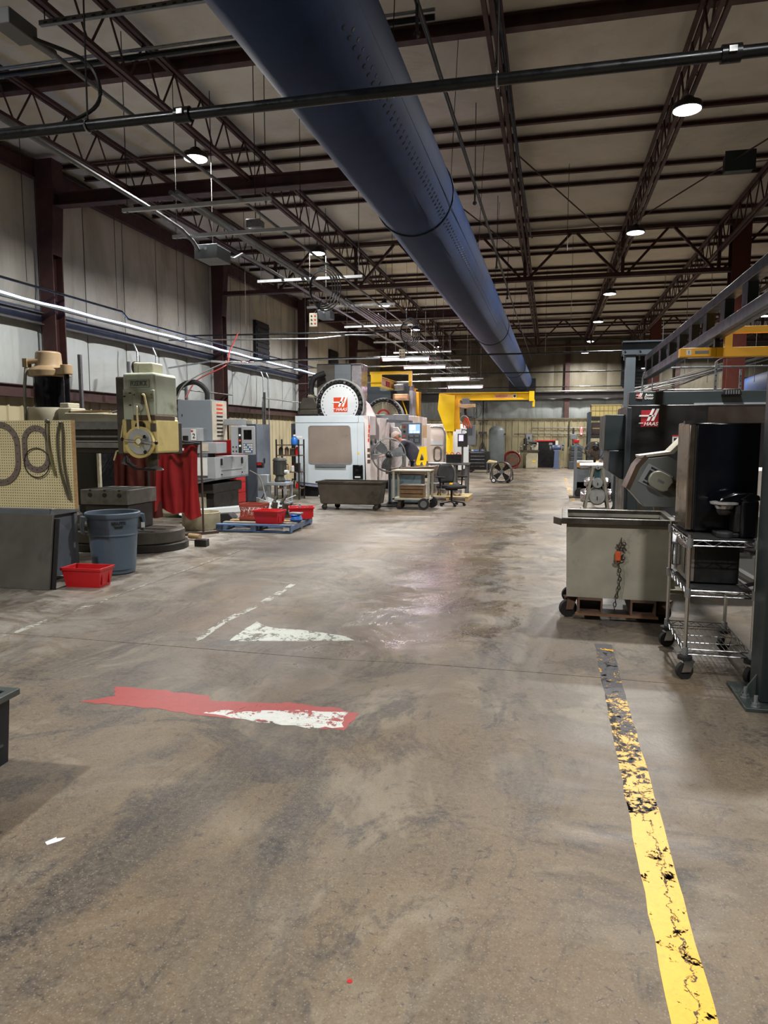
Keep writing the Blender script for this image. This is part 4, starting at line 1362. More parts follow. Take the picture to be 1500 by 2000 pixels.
B().prism([(.71, 1.08), (.77, 1.08), (.74, 1.15)], 'y', -.003, 0).o('warning_sign', M('crane_yellow'), t)
B().box(.715, .72, -.002, .0, .3, 1.86).o('panel_seam', M('gasket_grey'), t)
B().prism([(-.9, .38), (.95, .2), (.95, .14), (-.9, .3)], 'y', .02, .12).o('skirt', M('skirt_blue', '#8c93a8', .5), t)
B().box(-.9, .9, .1, 2.7, .25, .45).o('base_casting', M('cast_dark'), t)
B().box(-.85, .8, .2, 2.6, .0, .25).o('base_foot', M('black'), t)
B().box(-.9, .3, .05, 2.7, .45, 2.0).o('enclosure_body', M('mid_grey'), t)
B().box(-.9, .88, 2.62, 2.7, .3, 2.03).o('far_side_panel', HW, t)
B().box(-.88, .86, .06, 2.7, 1.98, 2.02).o('roof_sheet', M('grey_paint'), t)
# front of the machine: sloping corner post with red lettering, open doorway, door leaf
B().prism([(.9, .2), (1.07, .2), (.98, 2.03), (.87, 2.03)], 'y', .0, .12).o('front_post', PW, t, .01)
for k in range(4):
    B().box(1.0 - .006 * k, 1.035 - .006 * k, -.006, 0, 1.72 - k * .11, 1.8 - k * .11).o('red_letter', M('orange_red'), t)
for k in range(3):
    B().box(.97, 1.045, -.005, 0, 1.14 - k * .14, 1.23 - k * .14).o('pictogram', M('rust'), t)
B().box(.86, 1.0, .12, .75, 1.55, 2.03).o('header', PW, t, .008)
B().box(.9, 1.04, .12, .75, .2, .95).o('lower_front', PW, t, .008)
B().box(.6, .94, 1.4, 2.6, .3, 2.0).o('door_leaf', PW, t, .01)
B().box(.3, .34, .1, 1.4, .5, 1.95).o('interior_back', M('work_brown', '#6b4a38', .5, .1, .3, 4), t)
B().box(.35, .88, .2, 1.35, .75, .85).o('work_table', M('oily_steel'), t, .008)
for k in range(7):
    B().lathe([(.02, .85), (.02, 1.0 + .04 * (k % 3)), (.008, 1.12)], (.45 + .06 * k, .3 + .1 * (k % 3), 0), 8).o('tool_holder', M('steel'), t)
B().box(.7, 1.3, .25, .7, 1.3, 1.33).o('tool_tray', M('galv'), t, .003)
B().box(.72, 1.2, .25, .65, 1.05, 1.08).o('tool_tray', M('galv'), t, .003)
for k in range(8):
    B().lathe([(.018, 1.33), (.02, 1.38), (.008, 1.43 + .02 * (k % 3))], (.78 + .06 * k, .35 + .06 * (k % 2), 0), 8).o('cutter', M('oily_steel' if k % 2 else 'galv'), t)
    B().lathe([(.018, 1.08), (.02, 1.12), (.008, 1.16 + .03 * (k % 3))], (.76 + .05 * k, .35 + .06 * (k % 2), 0), 8).o('cutter', M('oily_steel' if k % 3 else 'galv'), t)
# column cover behind the magazine
cc = B().box(-.58, .33, .8, 1.6, 2.0, 3.38).o('column_cover', M('mill_grey'), t, .01)
B().box(-.58, -.1, .794, .8, 2.0, 3.37).o('stained_half', M('stained_sheet', '#57524a', .5, 0, .2, 2, .5, '#3a2d22'), cc)
B().prism([(.33, 2.0), (.56, 2.0), (.58, 2.25), (.6, 3.38), (.33, 3.38)], 'y', .85, 1.5).o('spindle_cover', M('spindle_sheet', '#a9a4a6', .25, .3, .08, 3), t, .02)
B().prism([(.68, 2.03), (.95, 2.03), (.78, 2.35), (.66, 2.45)], 'y', .5, 1.0).o('white_gusset', PW, t, .01)
carousel(t, (.18, .32, 2.33), .6, M('white_paint'), True, '-y')
haas_logo(t, (.21, .262, 2.31), .36, '-y', 'orange_red')
# motor pod on the left with its ribbed hose
B().box(-.95, -.38, .3, .9, 1.98, 2.2).o('motor_pod', M('oily_box', '#3b382f', .5, 0, .2, 3, .4), t, .02)
B().prism([(-.95, 2.2), (-.38, 2.2), (-.5, 2.5), (-.8, 2.5)], 'y', .3, .9).o('pod_hood', M('oily_box'), t, .02)
B().box(-.93, -.4, .28, .3, 2.03, 2.08).o('pod_groove', M('black'), t)
B().tube(spline([(-.62, .5, 2.5), (-.64, .5, 2.75), (-.55, .5, 3.0), (-.3, .6, 3.12)], 6), .075, 10).o('ribbed_hose', M('rubber'), t)
B().lathe([(.1, 2.48), (.12, 2.54), (.08, 2.58)], (-.62, .5, 0), 14).o('hose_collar', M('cream_grey'), t)
B().tube(spline([(-.9, .3, 2.15), (-.85, .28, 2.5), (-.65, .28, 2.6), (-.4, .3, 2.5)], 5), .012, 6).o('cable', M('cable'), t)
B().box(-1.2, -.92, .5, 1.6, .6, 1.85).o('electrical_cabinet', M('slate'), t, .01)
B().box(-1.0, -.9, .1, .5, .4, 1.7).o('cable_bundle', M('cast_dark'), t, .03)
# operator pendant carried on an arm at the far front corner
pm = Matrix.Translation((1.72, 1.9, 1.58)) @ Matrix.Rotation(.12, 4, 'Z')
B().bar((.9, 2.3, 1.95), (1.7, 1.98, 1.9), .08, .08).o('pendant_arm', M('mid_grey'), t)
pd = B().box(-.28, .26, -.06, .06, -.3, .3).xf(pm).o('pendant', M('mid_grey'), t, .01)
B().box(-.08, .22, -.066, -.06, .02, .26).xf(pm).o('screen', EM('screen_blue', '#7fa4e6', 1.0), pd)
B().box(-.06, .1, -.07, -.065, .1, .24).xf(pm).o('screen_window', EM('screen_white', '#c4dcf6', 1.2), pd)
for q in range(3):
    B().box(-.05 + q * .09, .02 + q * .09, -.07, -.065, .03, .08).xf(pm).o('soft_key', EM('screen_white', '#c4dcf6', 1.2), pd)
for q in range(5):
    for r_ in range(7):
        B().box(-.1 + r_ * .048, -.065 + r_ * .048, -.068, -.06, -.25 + q * .045, -.215 + q * .045).xf(pm).o('key', M('mill_grey' if (q * r_) % 3 else 'slate'), pd)
for q, c_ in enumerate(('red', 'black', 'orange_red', 'white_ink')):
    B().cyl((-.2, -.08, .2 - q * .13), (-.2, -.06, .2 - q * .13), .03, n=12).xf(pm).o('button', M(c_), pd)
B().box(-.28, .26, -.16, -.05, -.34, -.3).xf(pm).o('key_shelf', M('grey_paint'), pd)
B().box(.28, .4, -.02, 0, -.1, .24).xf(pm).o('note_card', M('tan_card', '#c9a77f', .7), pd)

# ---- second machining centre behind, dark column and cream magazine
t = T('machining_centre', 'second machining centre with dark column and cream tool magazine', 'machine', (-4.75, 20.1, 0))
B().box(-.8, .75, 0, 2.6, .3, 1.95).o('enclosure_body', M('mid_grey'), t, .01)
B().box(-.8, .75, .1, 2.5, 0, .3).o('base', M('cast_dark'), t)
B().box(-.6, .8, -.08, .12, 1.95, 2.14).o('top_band', M('grey_paint'), t, .01)
B().box(-.1, .8, -.06, .1, 1.55, 1.95).o('upper_panel', M('mill_grey'), t, .008)
B().box(-.05, .4, -.1, .0, 1.58, 1.9).o('white_header', PW, t, .01)
B().box(.72, .95, -.05, 2.2, .3, 2.1).o('front_cover', PW, t, .015)
B().prism([(.3, .4), (.62, .4), (.62, 1.6), (.5, 1.78), (.3, 1.78)], 'y', -.16, -.06).o('door_post', PW, t, .01)
B().box(-.3, .3, -.12, -.06, .5, 1.6).o('doorway', M('work_brown'), t)
B().cyl((.6, -.075, 1.78), (.6, -.06, 1.78), .05, n=14).o('round_badge', M('cream'), t)
B().box(-.86, .68, .7, 1.4, 1.95, 3.08).o('column_cover', M('charcoal'), t, .01)
B().box(.68, .78, .65, 1.2, 1.95, 2.85).o('cover_edge', M('grey_paint'), t, .006)
carousel(t, (.02, .2, 2.06), .55, M('magazine_cream', '#9c9678', .5, 0, .15, 6), False, '-y')
B().ring(ngon((.02, 2.1), .2, 24), ngon((.02, 2.1), .15, 24), 'y', .135, .145).o('red_ring_mark', M('red'), t)
B().prism([(-.08, 2.0), (.14, 2.06), (.16, 2.12), (-.04, 2.06)], 'y', .132, .14).o('red_bar_mark', M('red'), t)
# ---- third machine, white corner with tubular guard
t = T('machining_centre', 'third white machine behind the mast of the yellow jib', 'machine', (-4.1, 25.5, 0))
B().box(-.9, .75, 0, 2.5, .25, 1.95).o('enclosure_body', PW, t, .015)
B().prism([(.75, .3), (1.0, .3), (1.0, 1.8), (.75, 1.98)], 'y', 0, 2.4).o('front_cover', M('white_paint'), t, .01)
B().box(-.85, .9, .05, 2.45, 0, .25).o('base', M('cast_dark'), t)
B().tube(spline([(.4, -.08, .4), (.42, -.08, 1.4), (.38, -.08, 1.75), (.2, -.08, 1.85), (-.1, -.08, 1.85)], 5), .04, 8).o('door_tube', M('galv'), t)
B().ring(rrect(.0, .3, .6, 1.15, .13), rrect(.05, .25, .65, 1.1, .09), 'y', -.06, -.02).o('oval_port', M('chrome'), t)
B().box(-.1, .35, -.04, -.01, 1.2, 1.35).o('light_panel', M('haas_white'), t)
pd = B().box(1.15, 1.5, -.1, .05, 1.2, 1.9).o('pendant', M('mid_grey'), t, .01)
B().box(1.2, 1.4, -.106, -.1, 1.55, 1.85).o('screen', M('slate'), pd)
for q in range(5):
    B().cyl((1.17, -.12, 1.3 + q * .12), (1.17, -.1, 1.3 + q * .12), .035, n=8).o('button', M(['white_ink', 'orange_red', 'red', 'white_ink', 'paper'][q]), pd)
B().bar((.9, .3, 1.75), (1.3, .0, 1.75), .06, .06).o('pendant_arm', M('mid_grey'), t)
t = T('control_pendant', 'small black control screen beside the yellow mast', 'screen', (-3.0, 24.6, 0))
B().box(-.12, .22, 0, .1, 1.15, 1.6).o('housing', M('black'), t, .01)
B().box(-.08, .08, -.006, 0, 1.35, 1.56).o('screen', EM('screen_violet', '#b7b7f0', .9), t)
B().cyl((.05, .05, .03), (.05, .05, 1.15), .03, n=8).o('stand', M('dark_steel'), t)
B().box(-.15, .25, -.1, .25, 0, .03).o('foot', M('dark_steel'), t)

# ---- dark rolling tub
t = T('rolling_tub', 'dark brown steel rolling tub on casters before the white machine', 'cart', (-4.02, 14.35, 0))
BT = M('brown_tub')


def open_tub(x0, x1, y0, y1, z0, z1, taper, th):
    vs = []
    for z, k, off in ((z0, taper, 0), (z1, 0, 0), (z1, 0, th), (z0 + th, taper, th)):
        vs += [(x0 + k + off, y0 + k * .5 + off, z), (x1 - k - off, y0 + k * .5 + off, z), (x1 - k - off, y1 - k * .5 - off, z), (x0 + k + off, y1 - k * .5 - off, z)]
    fs = [(3, 2, 1, 0), (12, 13, 14, 15)]
    for a in (0, 4, 8):
        for k in range(4):
            j = (k + 1) % 4
            fs.append((a + k, a + j, a + 4 + j, a + 4 + k))
    return B().add(vs, fs)


open_tub(-.68, .66, -.3, .32, .14, .58, .06, .012).o('tub', BT, t)
B().ring([(-.71, -.33), (.69, -.33), (.69, .35), (-.71, .35)], [(-.67, -.29), (.65, -.29), (.65, .31), (-.67, .31)], 'z', .56, .6).o('rim', M('oily_steel'), t, .004)
B().box(-.6, .6, -.26, .28, .125, .145).o('under_frame', M('cast_dark'), t)


def caster(t, x, y, r, fork='steel', wheel='rubber', top=.14, rot=0.0):
    m = Matrix.Translation((x, y, 0)) @ Matrix.Rotation(rot, 4, 'Z')
    fk = B()
    for s in (-1, 1):
        fk.prism([(-.03, r * .9), (.03, r * .9), (r * .9, top - .015), (-.2 * r, top - .015)], 'y', s * r * .42 - .004, s * r * .42 + .004)
    fk.box(-.4 * r, r, -r * .45, r * .45, top - .02, top - .008)
    c = fk.xf(m).o('caster', M(fork), t)
    B().lathe([(r * .55, -r * .3), (r * .97, -r * .3), (r, -r * .2), (r, r * .2), (r * .97, r * .3), (r * .55, r * .3)], (0, 0, r), 20, 'y').xf(m).o('wheel', M(wheel), c)
    B().lathe([(1e-6, -r * .28), (r * .56, -r * .24), (r * .56, r * .24), (1e-6, r * .28)], (0, 0, r), 14, 'y').xf(m).o('hub', M('steel'), c)
    return c


for x, y in ((-.55, -.22), (.55, -.22), (-.4, .22), (.5, .22)):
    caster(t, x, y, .06, 'oily_steel', 'rubber', .135, .4)

# ---- two-shelf utility cart with fat wheels
t = T('utility_cart', 'grey steel two-shelf cart with large black wheels', 'cart', (-2.8, 14.75, 0))
GS = M('cart_steel')
B().box(-.42, .4, -.25, .3, .8, .825).o('top_shelf', GS, t, .004)
B().box(-.4, .38, -.24, .29, .2, .24).o('bottom_shelf', GS, t, .004)
for x in (-.4, .34):
    for y in (-.24, .26):
        B().box(x, x + .045, y, y + .03, .16, .8).o('leg', GS, t)
B().cyl((.27, -.27, .125), (.27, -.2, .125), .12, n=24).o('wheel', M('rubber'), t)
B().cyl((.27, -.28, .125), (.27, -.27, .125), .07, n=18).o('wheel_hub', M('steel'), t)
B().cyl((.36, .22, .125), (.36, .29, .125), .12, n=24).o('wheel', M('rubber'), t)
B().cyl((.27, -.2, .125), (.36, .24, .125), .015, n=8).o('axle', M('dark_steel'), t)
caster(t, -.28, -.15, .06, 'oily_steel', 'rubber', .2)
caster(t, -.28, .18, .06, 'oily_steel', 'rubber', .2)
t = T('parts_crate', 'brown wooden crate on the lower shelf of the utility cart', 'crate', (-2.82, 14.75, .24))
for z in (0, .09, .18):
    B().box(-.24, .26, -.16, -.14, z + .005, z + .08).o('slat', M('crate_brown', '#6b5236', .75, 0, .3, 8, .3), t)
    B().box(-.24, .26, .14, .16, z + .005, z + .08).o('slat', M('crate_brown'), t)
for x in (-.24, .24):
    B().box(x, x + .02, -.15, .15, .005, .26).o('end_board', M('crate_brown'), t)
B().box(-.25, .28, -.18, .18, .26, .275).o('lid_board', M('grey_wood'), t)

# ---- pedestal fan
t = T('pedestal_fan', 'large grey wire-cage pedestal fan in front of the bending man', 'fan', (-3.42, 15.15, 0))
FG = M('fan_grey', '#7a7e7f', .4, .4, .15, 8)
FM2 = Matrix.Translation((0, 0, 1.12)) @ Matrix.Rotation(.2, 4, 'Z')
for s, rr_ in ((-.09, .36), (-.06, .37), (.08, .36)):
    B().torus((0, s, 0), rr_, .008, 'y', 40, 5).xf(FM2).o('cage_ring', FG, t)
for rr_ in (.12, .2, .28):
    B().torus((0, -.1, 0), rr_, .0025, 'y', 32, 4).xf(FM2).o('cage_ring', FG, t)
for k in range(64):
    a = 2 * PI * k / 64
    B().tube([(.07 * math.cos(a), -.11, .07 * math.sin(a)), (.3 * math.cos(a + .1), -.11, .3 * math.sin(a + .1)), (.37 * math.cos(a + .12), -.06, .37 * math.sin(a + .12))], .0028, 3).xf(FM2).o('cage_wire', FG, t)
for k in range(3):
    a = 2 * PI * k / 3 + .3
    bl = B()
    vs = []
    for i in range(7):
        u = i / 6
        rr2 = .06 + .27 * u
        wd = .05 + .1 * math.sin(u * 2.2)
        for sgn in (-1, 1):
            da = sgn * wd / rr2 * .7
            vs.append((rr2 * math.cos(a + da), .0 + sgn * .03, rr2 * math.sin(a + da)))
    bl.add(vs, [(2 * i, 2 * i + 1, 2 * i + 3, 2 * i + 2) for i in range(6)]).xf(FM2).o('blade', M('blade_grey', '#54585a', .4, .5, .1, 8), t)
B().ball((0, -.12, 0), .06, 14, 10).xf(FM2).o('hub_cap', M('black'), t)
B().cyl((0, .05, 0), (0, .3, 0), .09, n=18).xf(FM2).o('motor', M('black'), t)
B().cyl((0, .1, 0), (0, .1, 1.05), .022, n=10).o('pole', M('dark_steel'), t)
B().box(-.03, .03, .06, .14, .9, 1.1).o('clamp', M('black'), t)
B().lathe([(1e-6, 0), (.28, 0), (.28, .02), (.08, .05), (.03, .1)], (0, .1, 0), 24).o('base', M('dark_steel'), t)

# ---- office chair
t = T('office_chair', 'black mesh-back office chair on casters in the aisle', 'chair', (-2.1, 15.6, 0), .8)
for k in range(5):
    a = 2 * PI * k / 5 + .5
    x, y = .27 * math.cos(a), .27 * math.sin(a)
    B().bar((0, 0, .1), (x, y, .065), .035, .025).o('star_leg', M('black'), t)
    cs = B().box(x - .02, x + .02, y - .015, y + .015, .045, .07).o('caster', M('black'), t)
    for s in (-1, 1):
        B().cyl((x + s * .008, y - .02, .027), (x + s * .022, y - .02, .027), .027, n=12).o('wheel', M('black'), cs)
B().cyl((0, 0, .08), (0, 0, .36), .025, n=12).o('gas_lift', M('dark_steel'), t)
B().box(-.1, .1, -.1, .1, .34, .38).o('tilt_box', M('black'), t, .01)
B().box(-.25, .25, -.24, .25, .38, .45).o('seat', M('seat_black', '#191a1c', .85), t, .03, seg=3)
bk = B()
vs = []
for j in range(9):
    v = j / 8
    for i in range(11):
        u = i / 10 - .5
        wd = .23 * (1 - .35 * (2 * v - 1) ** 2 * (1 if v > .5 else .6))
        vs.append((u * 2 * wd, .25 + .1 * (u * 2) ** 2 * -.6 + .04 * v, .5 + .4 * v))
bk.add(vs, [(j * 11 + i, j * 11 + i + 1, (j + 1) * 11 + i + 1, (j + 1) * 11 + i) for j in range(8) for i in range(10)])
bo_ = bk.o('mesh_back', M('chair_mesh', '#2b2b2c', .8), t, smooth=60)
md = bo_.modifiers.new('solid', 'SOLIDIFY')
md.thickness = .012
B().tube([vs[i] for i in range(0, 11)] + [vs[j * 11 + 10] for j in range(1, 9)] + [vs[8 * 11 + i] for i in range(9, -1, -1)] + [vs[j * 11] for j in range(7, 0, -1)], .012, 6, closed=True).o('back_frame', M('black'), t)
B().tube([(0, .05, .37), (0, .3, .42), (0, .31, .62)], .025, 7).o('back_bar', M('black'), t)
for s in (-1, 1):
    B().tube([(s * .22, .02, .39), (s * .3, .02, .42), (s * .31, .02, .62)], .018, 6).o('arm_post', M('black'), t)
    B().box(s * .31 - .045, s * .31 + .045, -.12, .13, .62, .65).o('armrest', M('seat_black'), t, .012)

# ---- shiny cylinders on a low pallet
t = T('wooden_pallet', 'low pale wooden pallet behind the office chair', 'pallet', (-2.35, 17.2, 0))
for y in (-.4, -.2, 0, .2, .4):
    B().box(-.55, .5, y - .06, y + .06, .09, .11).o('deck_board', M('pale_wood'), t)
for x in (-.5, 0, .45):
    B().box(x - .035, x + .035, -.45, .45, 0, .09).o('stringer', M('wood'), t)
for k, (x, y, h, lab) in enumerate(((-.35, -.25, .62, 'tall bright steel cylinder at the left of the pallet'), (-.1, -.25, .34, 'shorter bright steel cylinder in the middle of the pallet'), (.2, -.2, .3, 'short bright steel cylinder at the right of the pallet'), (-.2, .15, .55, 'bright steel cylinder at the back of the pallet'))):
    tt = T('steel_cylinder', lab, 'cylinder', (-2.35 + x, 17.2 + y, .11))
    B().lathe([(.11, 0), (.115, .01), (.115, h * .45), (.108, h * .46), (.108, h * .5), (.115, h * .51), (.115, h - .01), (.105, h), (.07, h), (.07, h - .05), (1e-6, h - .05)], n=22).o('sleeve', M('bright_steel', '#b9b3b5', .22, .9, .1, 8), tt)
    B().lathe([(.112, h * .46), (.117, h * .46), (.117, h * .5), (.112, h * .5)], n=22, ring=True).o('band', M('white_ink'), tt)

# ---- chip bed conveyor / machine body under the operator (blue grey base)
t = T('chip_hopper', 'blue grey steel hopper base behind the utility cart', 'hopper', (-3.15, 15.95, 0))
B().box(-.4, .35, -.3, .25, .04, .68).o('body', M('hopper_blue', '#5f6f74', .45, .1, .12, 3, .2), t, .01)
B().prism([(-.45, .68), (.65, .68), (.65, .86), (-.45, .8)], 'y', -.34, .3).o('trough', M('oily_brown2', '#5a4636', .5, .2, .3, 5, .4), t, .006)
B().box(-.38, .33, -.28, .23, 0, .04).o('foot', M('black'), t)
for k in range(5):
    tp = T('turned_part', 'bright turned steel part on the hopper rim, %s from the left' % ORD[k], 'part', (-3.25 + .14 * k, 15.85 + .05 * (k % 2), .86), 0, 'turned parts on the hopper')
    B().lathe([(.03, 0), (.03, .05), (.02, .055), (.02, .08 + .03 * (k % 3)), (1e-6, .08 + .03 * (k % 3))], n=12).o('blank', M('bright_steel'), tp)
t = T('yellow_guard', 'small yellow guard plate with a slot beside the man', 'guard', (-2.95, 16.55, .86))
B().ring([(-.14, -.0), (.16, .0), (.12, .42), (-.02, .42)], [(-.04, .1), (.06, .1), (.05, .25), (.0, .25)], 'y', -.03, .03).o('plate', M('yellow'), t)
B().box(-.12, .14, -.06, .06, -.02, .02).o('foot', M('yellow'), t)
t = T('steel_table', 'grey steel work table behind the office chair', 'table', (-3.0, 18.6, 0))
B().box(-.1, .95, -.3, .3, .78, .83).o('top', M('steel'), t, .006)
for x in (.0, .6, .9):
    B().box(x - .03, x + .03, -.25, -.2, 0, .78).o('leg', M('steel'), t)
    B().box(x - .03, x + .03, .2, .25, 0, .78).o('leg', M('steel'), t)
t = T('cable_box', 'black box with orange cords on the steel table', 'box', (-2.45, 18.7, .83))
B().box(-.2, .2, -.15, .15, 0, .22).o('box', M('black'), t, .006)
B().tube(spline([(-.2 + .05 * i, -.1 + .04 * math.sin(i * 3), .24 + .04 * math.cos(i * 2)) for i in range(9)], 4), .012, 5).o('orange_cord', M('orange_red'), t)

# ---- yellow jib cranes
YL = M('yellow')
t = T('jib_crane', 'big yellow jib crane whose boom reaches over the aisle', 'crane', (-2.9, 21.0, 0))
B().cyl((0, 0, 0), (0, 0, 2.6), .1, n=24).o('mast', YL, t)
B().box(-.28, .28, -.28, .28, 0, .03).o('base_plate', YL, t)
B().prism([(-.3, 2.76), (-.33, 2.3), (-.1, 1.66), (.16, 1.66), (.16, 2.7)], 'y', -.16, -.14).o('head_plate', YL, t, .004)
B().prism([(-.3, 2.76), (-.33, 2.3), (-.1, 1.66), (.16, 1.66), (.16, 2.7)], 'y', .14, .16).o('head_plate', YL, t, .004)
B().prism([(-.3, 2.76), (-.34, 2.3), (-.11, 1.66), (-.07, 1.66), (-.3, 2.3), (-.26, 2.76)], 'y', -.14, .14).o('head_edge', YL, t)
B().box(.16, .3, -.13, .13, 1.72, 2.6).o('trolley_post', M('crane_yellow'), t, .006)
bm = B().box(-.28, 2.38, -.07, .07, 2.76, 2.78).box(-.28, 2.38, -.07, .07, 2.56, 2.58).box(-.28, 2.38, -.008, .008, 2.58, 2.76).o('boom', YL, t)
B().box(1.3, 1.78, -.012, -.008, 2.61, 2.73).o('sign_plate', M('sign_pink', '#e2b48c', .5), bm)
text('GEARED HOIST', .085, (1.5, -.014, 2.67), '-y', M('red'), bm, sx=.62)
B().box(1.82, 1.92, -.014, -.01, 2.61, 2.73).o('emblem', M('white_ink'), bm)
B().prism([(1.835, 2.7), (1.905, 2.7), (1.9, 2.65), (1.87, 2.625), (1.84, 2.65)], 'y', -.018, -.014).o('emblem_shield', M('dark_ink'), bm)
B().box(2.28, 2.42, -.1, .1, 2.52, 2.8).o('end_stop', YL, t, .004)
B().box(2.38, 2.44, -.08, .08, 2.36, 2.56).o('end_lug', YL, t)
t = T('chain_hoist', 'electric chain hoist with a tan body hanging on the jib boom', 'hoist', (-2.42, 21.0, 2.56))
B().box(-.12, .1, -.1, .1, -.14, 0.06).o('trolley', M('mid_grey'), t, .02)
B().prism([(-.2, -.2), (.0, -.24), (.26, -.2), (.26, -.1), (.0, -.12), (-.2, -.1)], 'y', -.16, .16).o('body', M('tan_card'), t, .01)
B().cyl((-.02, 0, -.24), (-.02, 0, -.42), .03, n=8).o('chain', M('cast_dark'), t)
for k in range(2):
    B().torus((.12 + .1 * k, 0, -.3), .18 + .04 * k, .008, 'y', 24, 4).o('cable_loop', M('cable'), t)
B().torus((-.06, 0, -.56), .12, .014, 'y', 20, 5).o('sling', M('paper'), t)
for k in range(4):
    B().tube([(-.02 + .02 * k, 0, -.5), (-.08 + .06 * k, -.03, -.65), (-.06 + .07 * k, -.02, -.8)], .018, 5).o('hook', M('orange_red'), t)
B().cyl((-.25, .05, -.35), (-.25, .05, -.6), .1, n=16).o('chain_bag', M('mid_grey'), t)
t = T('jib_crane', 'second yellow jib crane standing behind the white machines', 'crane', (-4.55, 24.0, 0))
B().prism(ngon((0, 0), .16, 20), 'z', 0, 3.0).o('mast', YL, t)
B().box(-.35, .35, -.35, .35, 0, .03).o('base_plate', YL, t)
B().prism([(-.15, 3.0), (.3, 3.0), (.3, 2.5), (.18, 1.6), (-.1, 1.6)], 'x', -.2, .2).o('head_box', M('crane_yellow'), t, .01)
b2 = B().bar((0, .3, 3.12), (-.02, -5.3, 3.12), .16, .02).bar((0, .3, 2.88), (-.02, -5.3, 2.88), .16, .02).bar((0, .3, 3.0), (-.02, -5.3, 3.0), .02, .24).o('boom', YL, t)
B().box(-.16, .14, -5.34, -5.3, 2.84, 3.16).o('boom_end', YL, t)
B().box(.01, .014, -4.9, -4.3, 2.93, 3.07).o('warning_label', M('sign_pink'), b2)
B().box(.01, .016, -4.2, -3.8, 2.93, 3.07).o('red_label', M('red'), b2)
B().box(-.2, .9, -5.28, -5.2, 3.16, 3.24).o('cross_bar', YL, t)
B().box(.86, .94, -5.3, -5.18, 2.85, 3.24).o('cross_end', YL, t)
t = T('chain_hoist', 'electric hoist with a cream body under the second jib boom', 'hoist', (-4.3, 20.6, 2.86))
B().box(-.6, .1, -.1, .1, -.02, .16).o('trolley', M('steel'), t, .01)
B().box(-.2, .24, -.16, .16, -.3, -.12).o('body', M('tan_card'), t, .01)
B().box(-.15, .18, -.17, -.16, -.24, -.18).o('print_strip', M('sign_pink'), t)
B().cyl((-.1, 0, -.32), (-.1, 0, -.75), .16, n=18).o('chain_bag', M('black'), t)
B().tube(spline([(.05, 0, -.3), (.2, -.05, -.7), (.22, -.05, -1.0), (.2, -.05, -1.25)], 5), .02, 6).o('pendant_cord', M('yellow'), t)
B().cyl((.0, 0, -.3), (0, 0, -1.2), .012, n=6).o('chain', M('steel'), t)

# ---- far: drum fan, tool chest, tank, welders, grinders
t = T('drum_fan', 'large black drum fan on two wheels in the far aisle', 'fan', (-1.52, 23.5, 0))
DF = Matrix.Translation((0, 0, .36)) @ Matrix.Rotation(-.12, 4, 'Z')
B().lathe([(.32, -.14), (.34, -.14), (.34, .14), (.32, .14)], (0, 0, 0), 36, 'y', ring=True).xf(DF).o('drum', M('fan_black', '#1c1d1f', .4, .3, .1, 6), t)
for s in (-.15,):
    for r_ in (.1, .17, .24, .31):
        B().torus((0, s, 0), r_, .004, 'y', 28, 4).xf(DF).o('grille_ring', M('dark_steel'), t)
for k in range(4):
    a = 2 * PI * k / 4 + .7
    B().prism([(.05 * math.cos(a - .5), .05 * math.sin(a - .5)), (.3 * math.cos(a - .3), .3 * math.sin(a - .3)), (.3 * math.cos(a + .35), .3 * math.sin(a + .35)), (.06 * math.cos(a + .8), .06 * math.sin(a + .8))], 'y', -.02, .0).xf(DF).o('blade', M('fan_black'), t)
B().cyl((0, -.06, 0), (0, .1, 0), .07, n=16).xf(DF).o('motor', M('mid_grey'), t)
B().tube([(-.36, -.1, .36), (-.36, -.1, .12), (-.28, -.1, .05), (.28, -.1, .05), (.36, -.1, .12), (.36, -.1, .36)], .016, 7).o('stand_tube', M('black'), t)
for s in (-1,):
    B().lathe([(.04, -.03), (.085, -.03), (.085, .03), (.04, .03)], (-.25, -.14, .085), 20, 'y').o('wheel', M('rubber'), t)
    B().lathe([(1e-6, -.032), (.05, -.032), (.05, .02)], (-.25, -.14, .085), 14, 'y').o('wheel_hub', M('paper'), t)
B().lathe([(.04, -.03), (.085, -.03), (.085, .03), (.04, .03)], (.2, .1, .085), 20, 'y').o('wheel', M('rubber'), t)
B().lathe([(.325, -.15), (.345, -.15), (.345, -.13), (.325, -.13)], (0, 0, 0), 36, 'y', ring=True).xf(DF).o('front_rim', M('steel'), t)
t = T('tool_chest', 'black rolling tool chest with bright drawer pulls', 'tool chest', (-2.85, 29.9, 0))
B().box(-.42, .42, -.25, .25, .12, .88).o('body', M('black'), t, .01)
for k in range(5):
    d = B().box(-.39, .25, -.262, -.25, .16 + k * .14, .28 + k * .14).o('drawer', M('lathe_black'), t, .003)
    B().box(-.36, .22, -.285, -.262, .262 + k * .14, .278 + k * .14).o('drawer_pull', M('chrome'), d)
for x in (-.36, .36):
    caster(t, x, -.18, .055, 'steel', 'rubber', .12)
    caster(t, x, .18, .055, 'steel', 'rubber', .12)
for k, (x, w_, h, mt, lab) in enumerate(((-.15, .2, .05, 'blue_plastic', 'flat blue case on the black tool chest'), (.12, .12, .07, 'tank_blue', 'small dark blue case on the black tool chest'), (-.3, .08, .06, 'paper', 'white carton on the black tool chest'))):
    tt = T('small_case', lab, 'case', (-2.85 + x, 29.8, .88))
    B().box(-w_ / 2, w_ / 2, -.1, .1, 0, h).o('shell', M(mt), tt, .006)
    B().box(-.02, .02, -.112, -.1, h * .3, h * .6).o('latch', M('chrome'), tt)
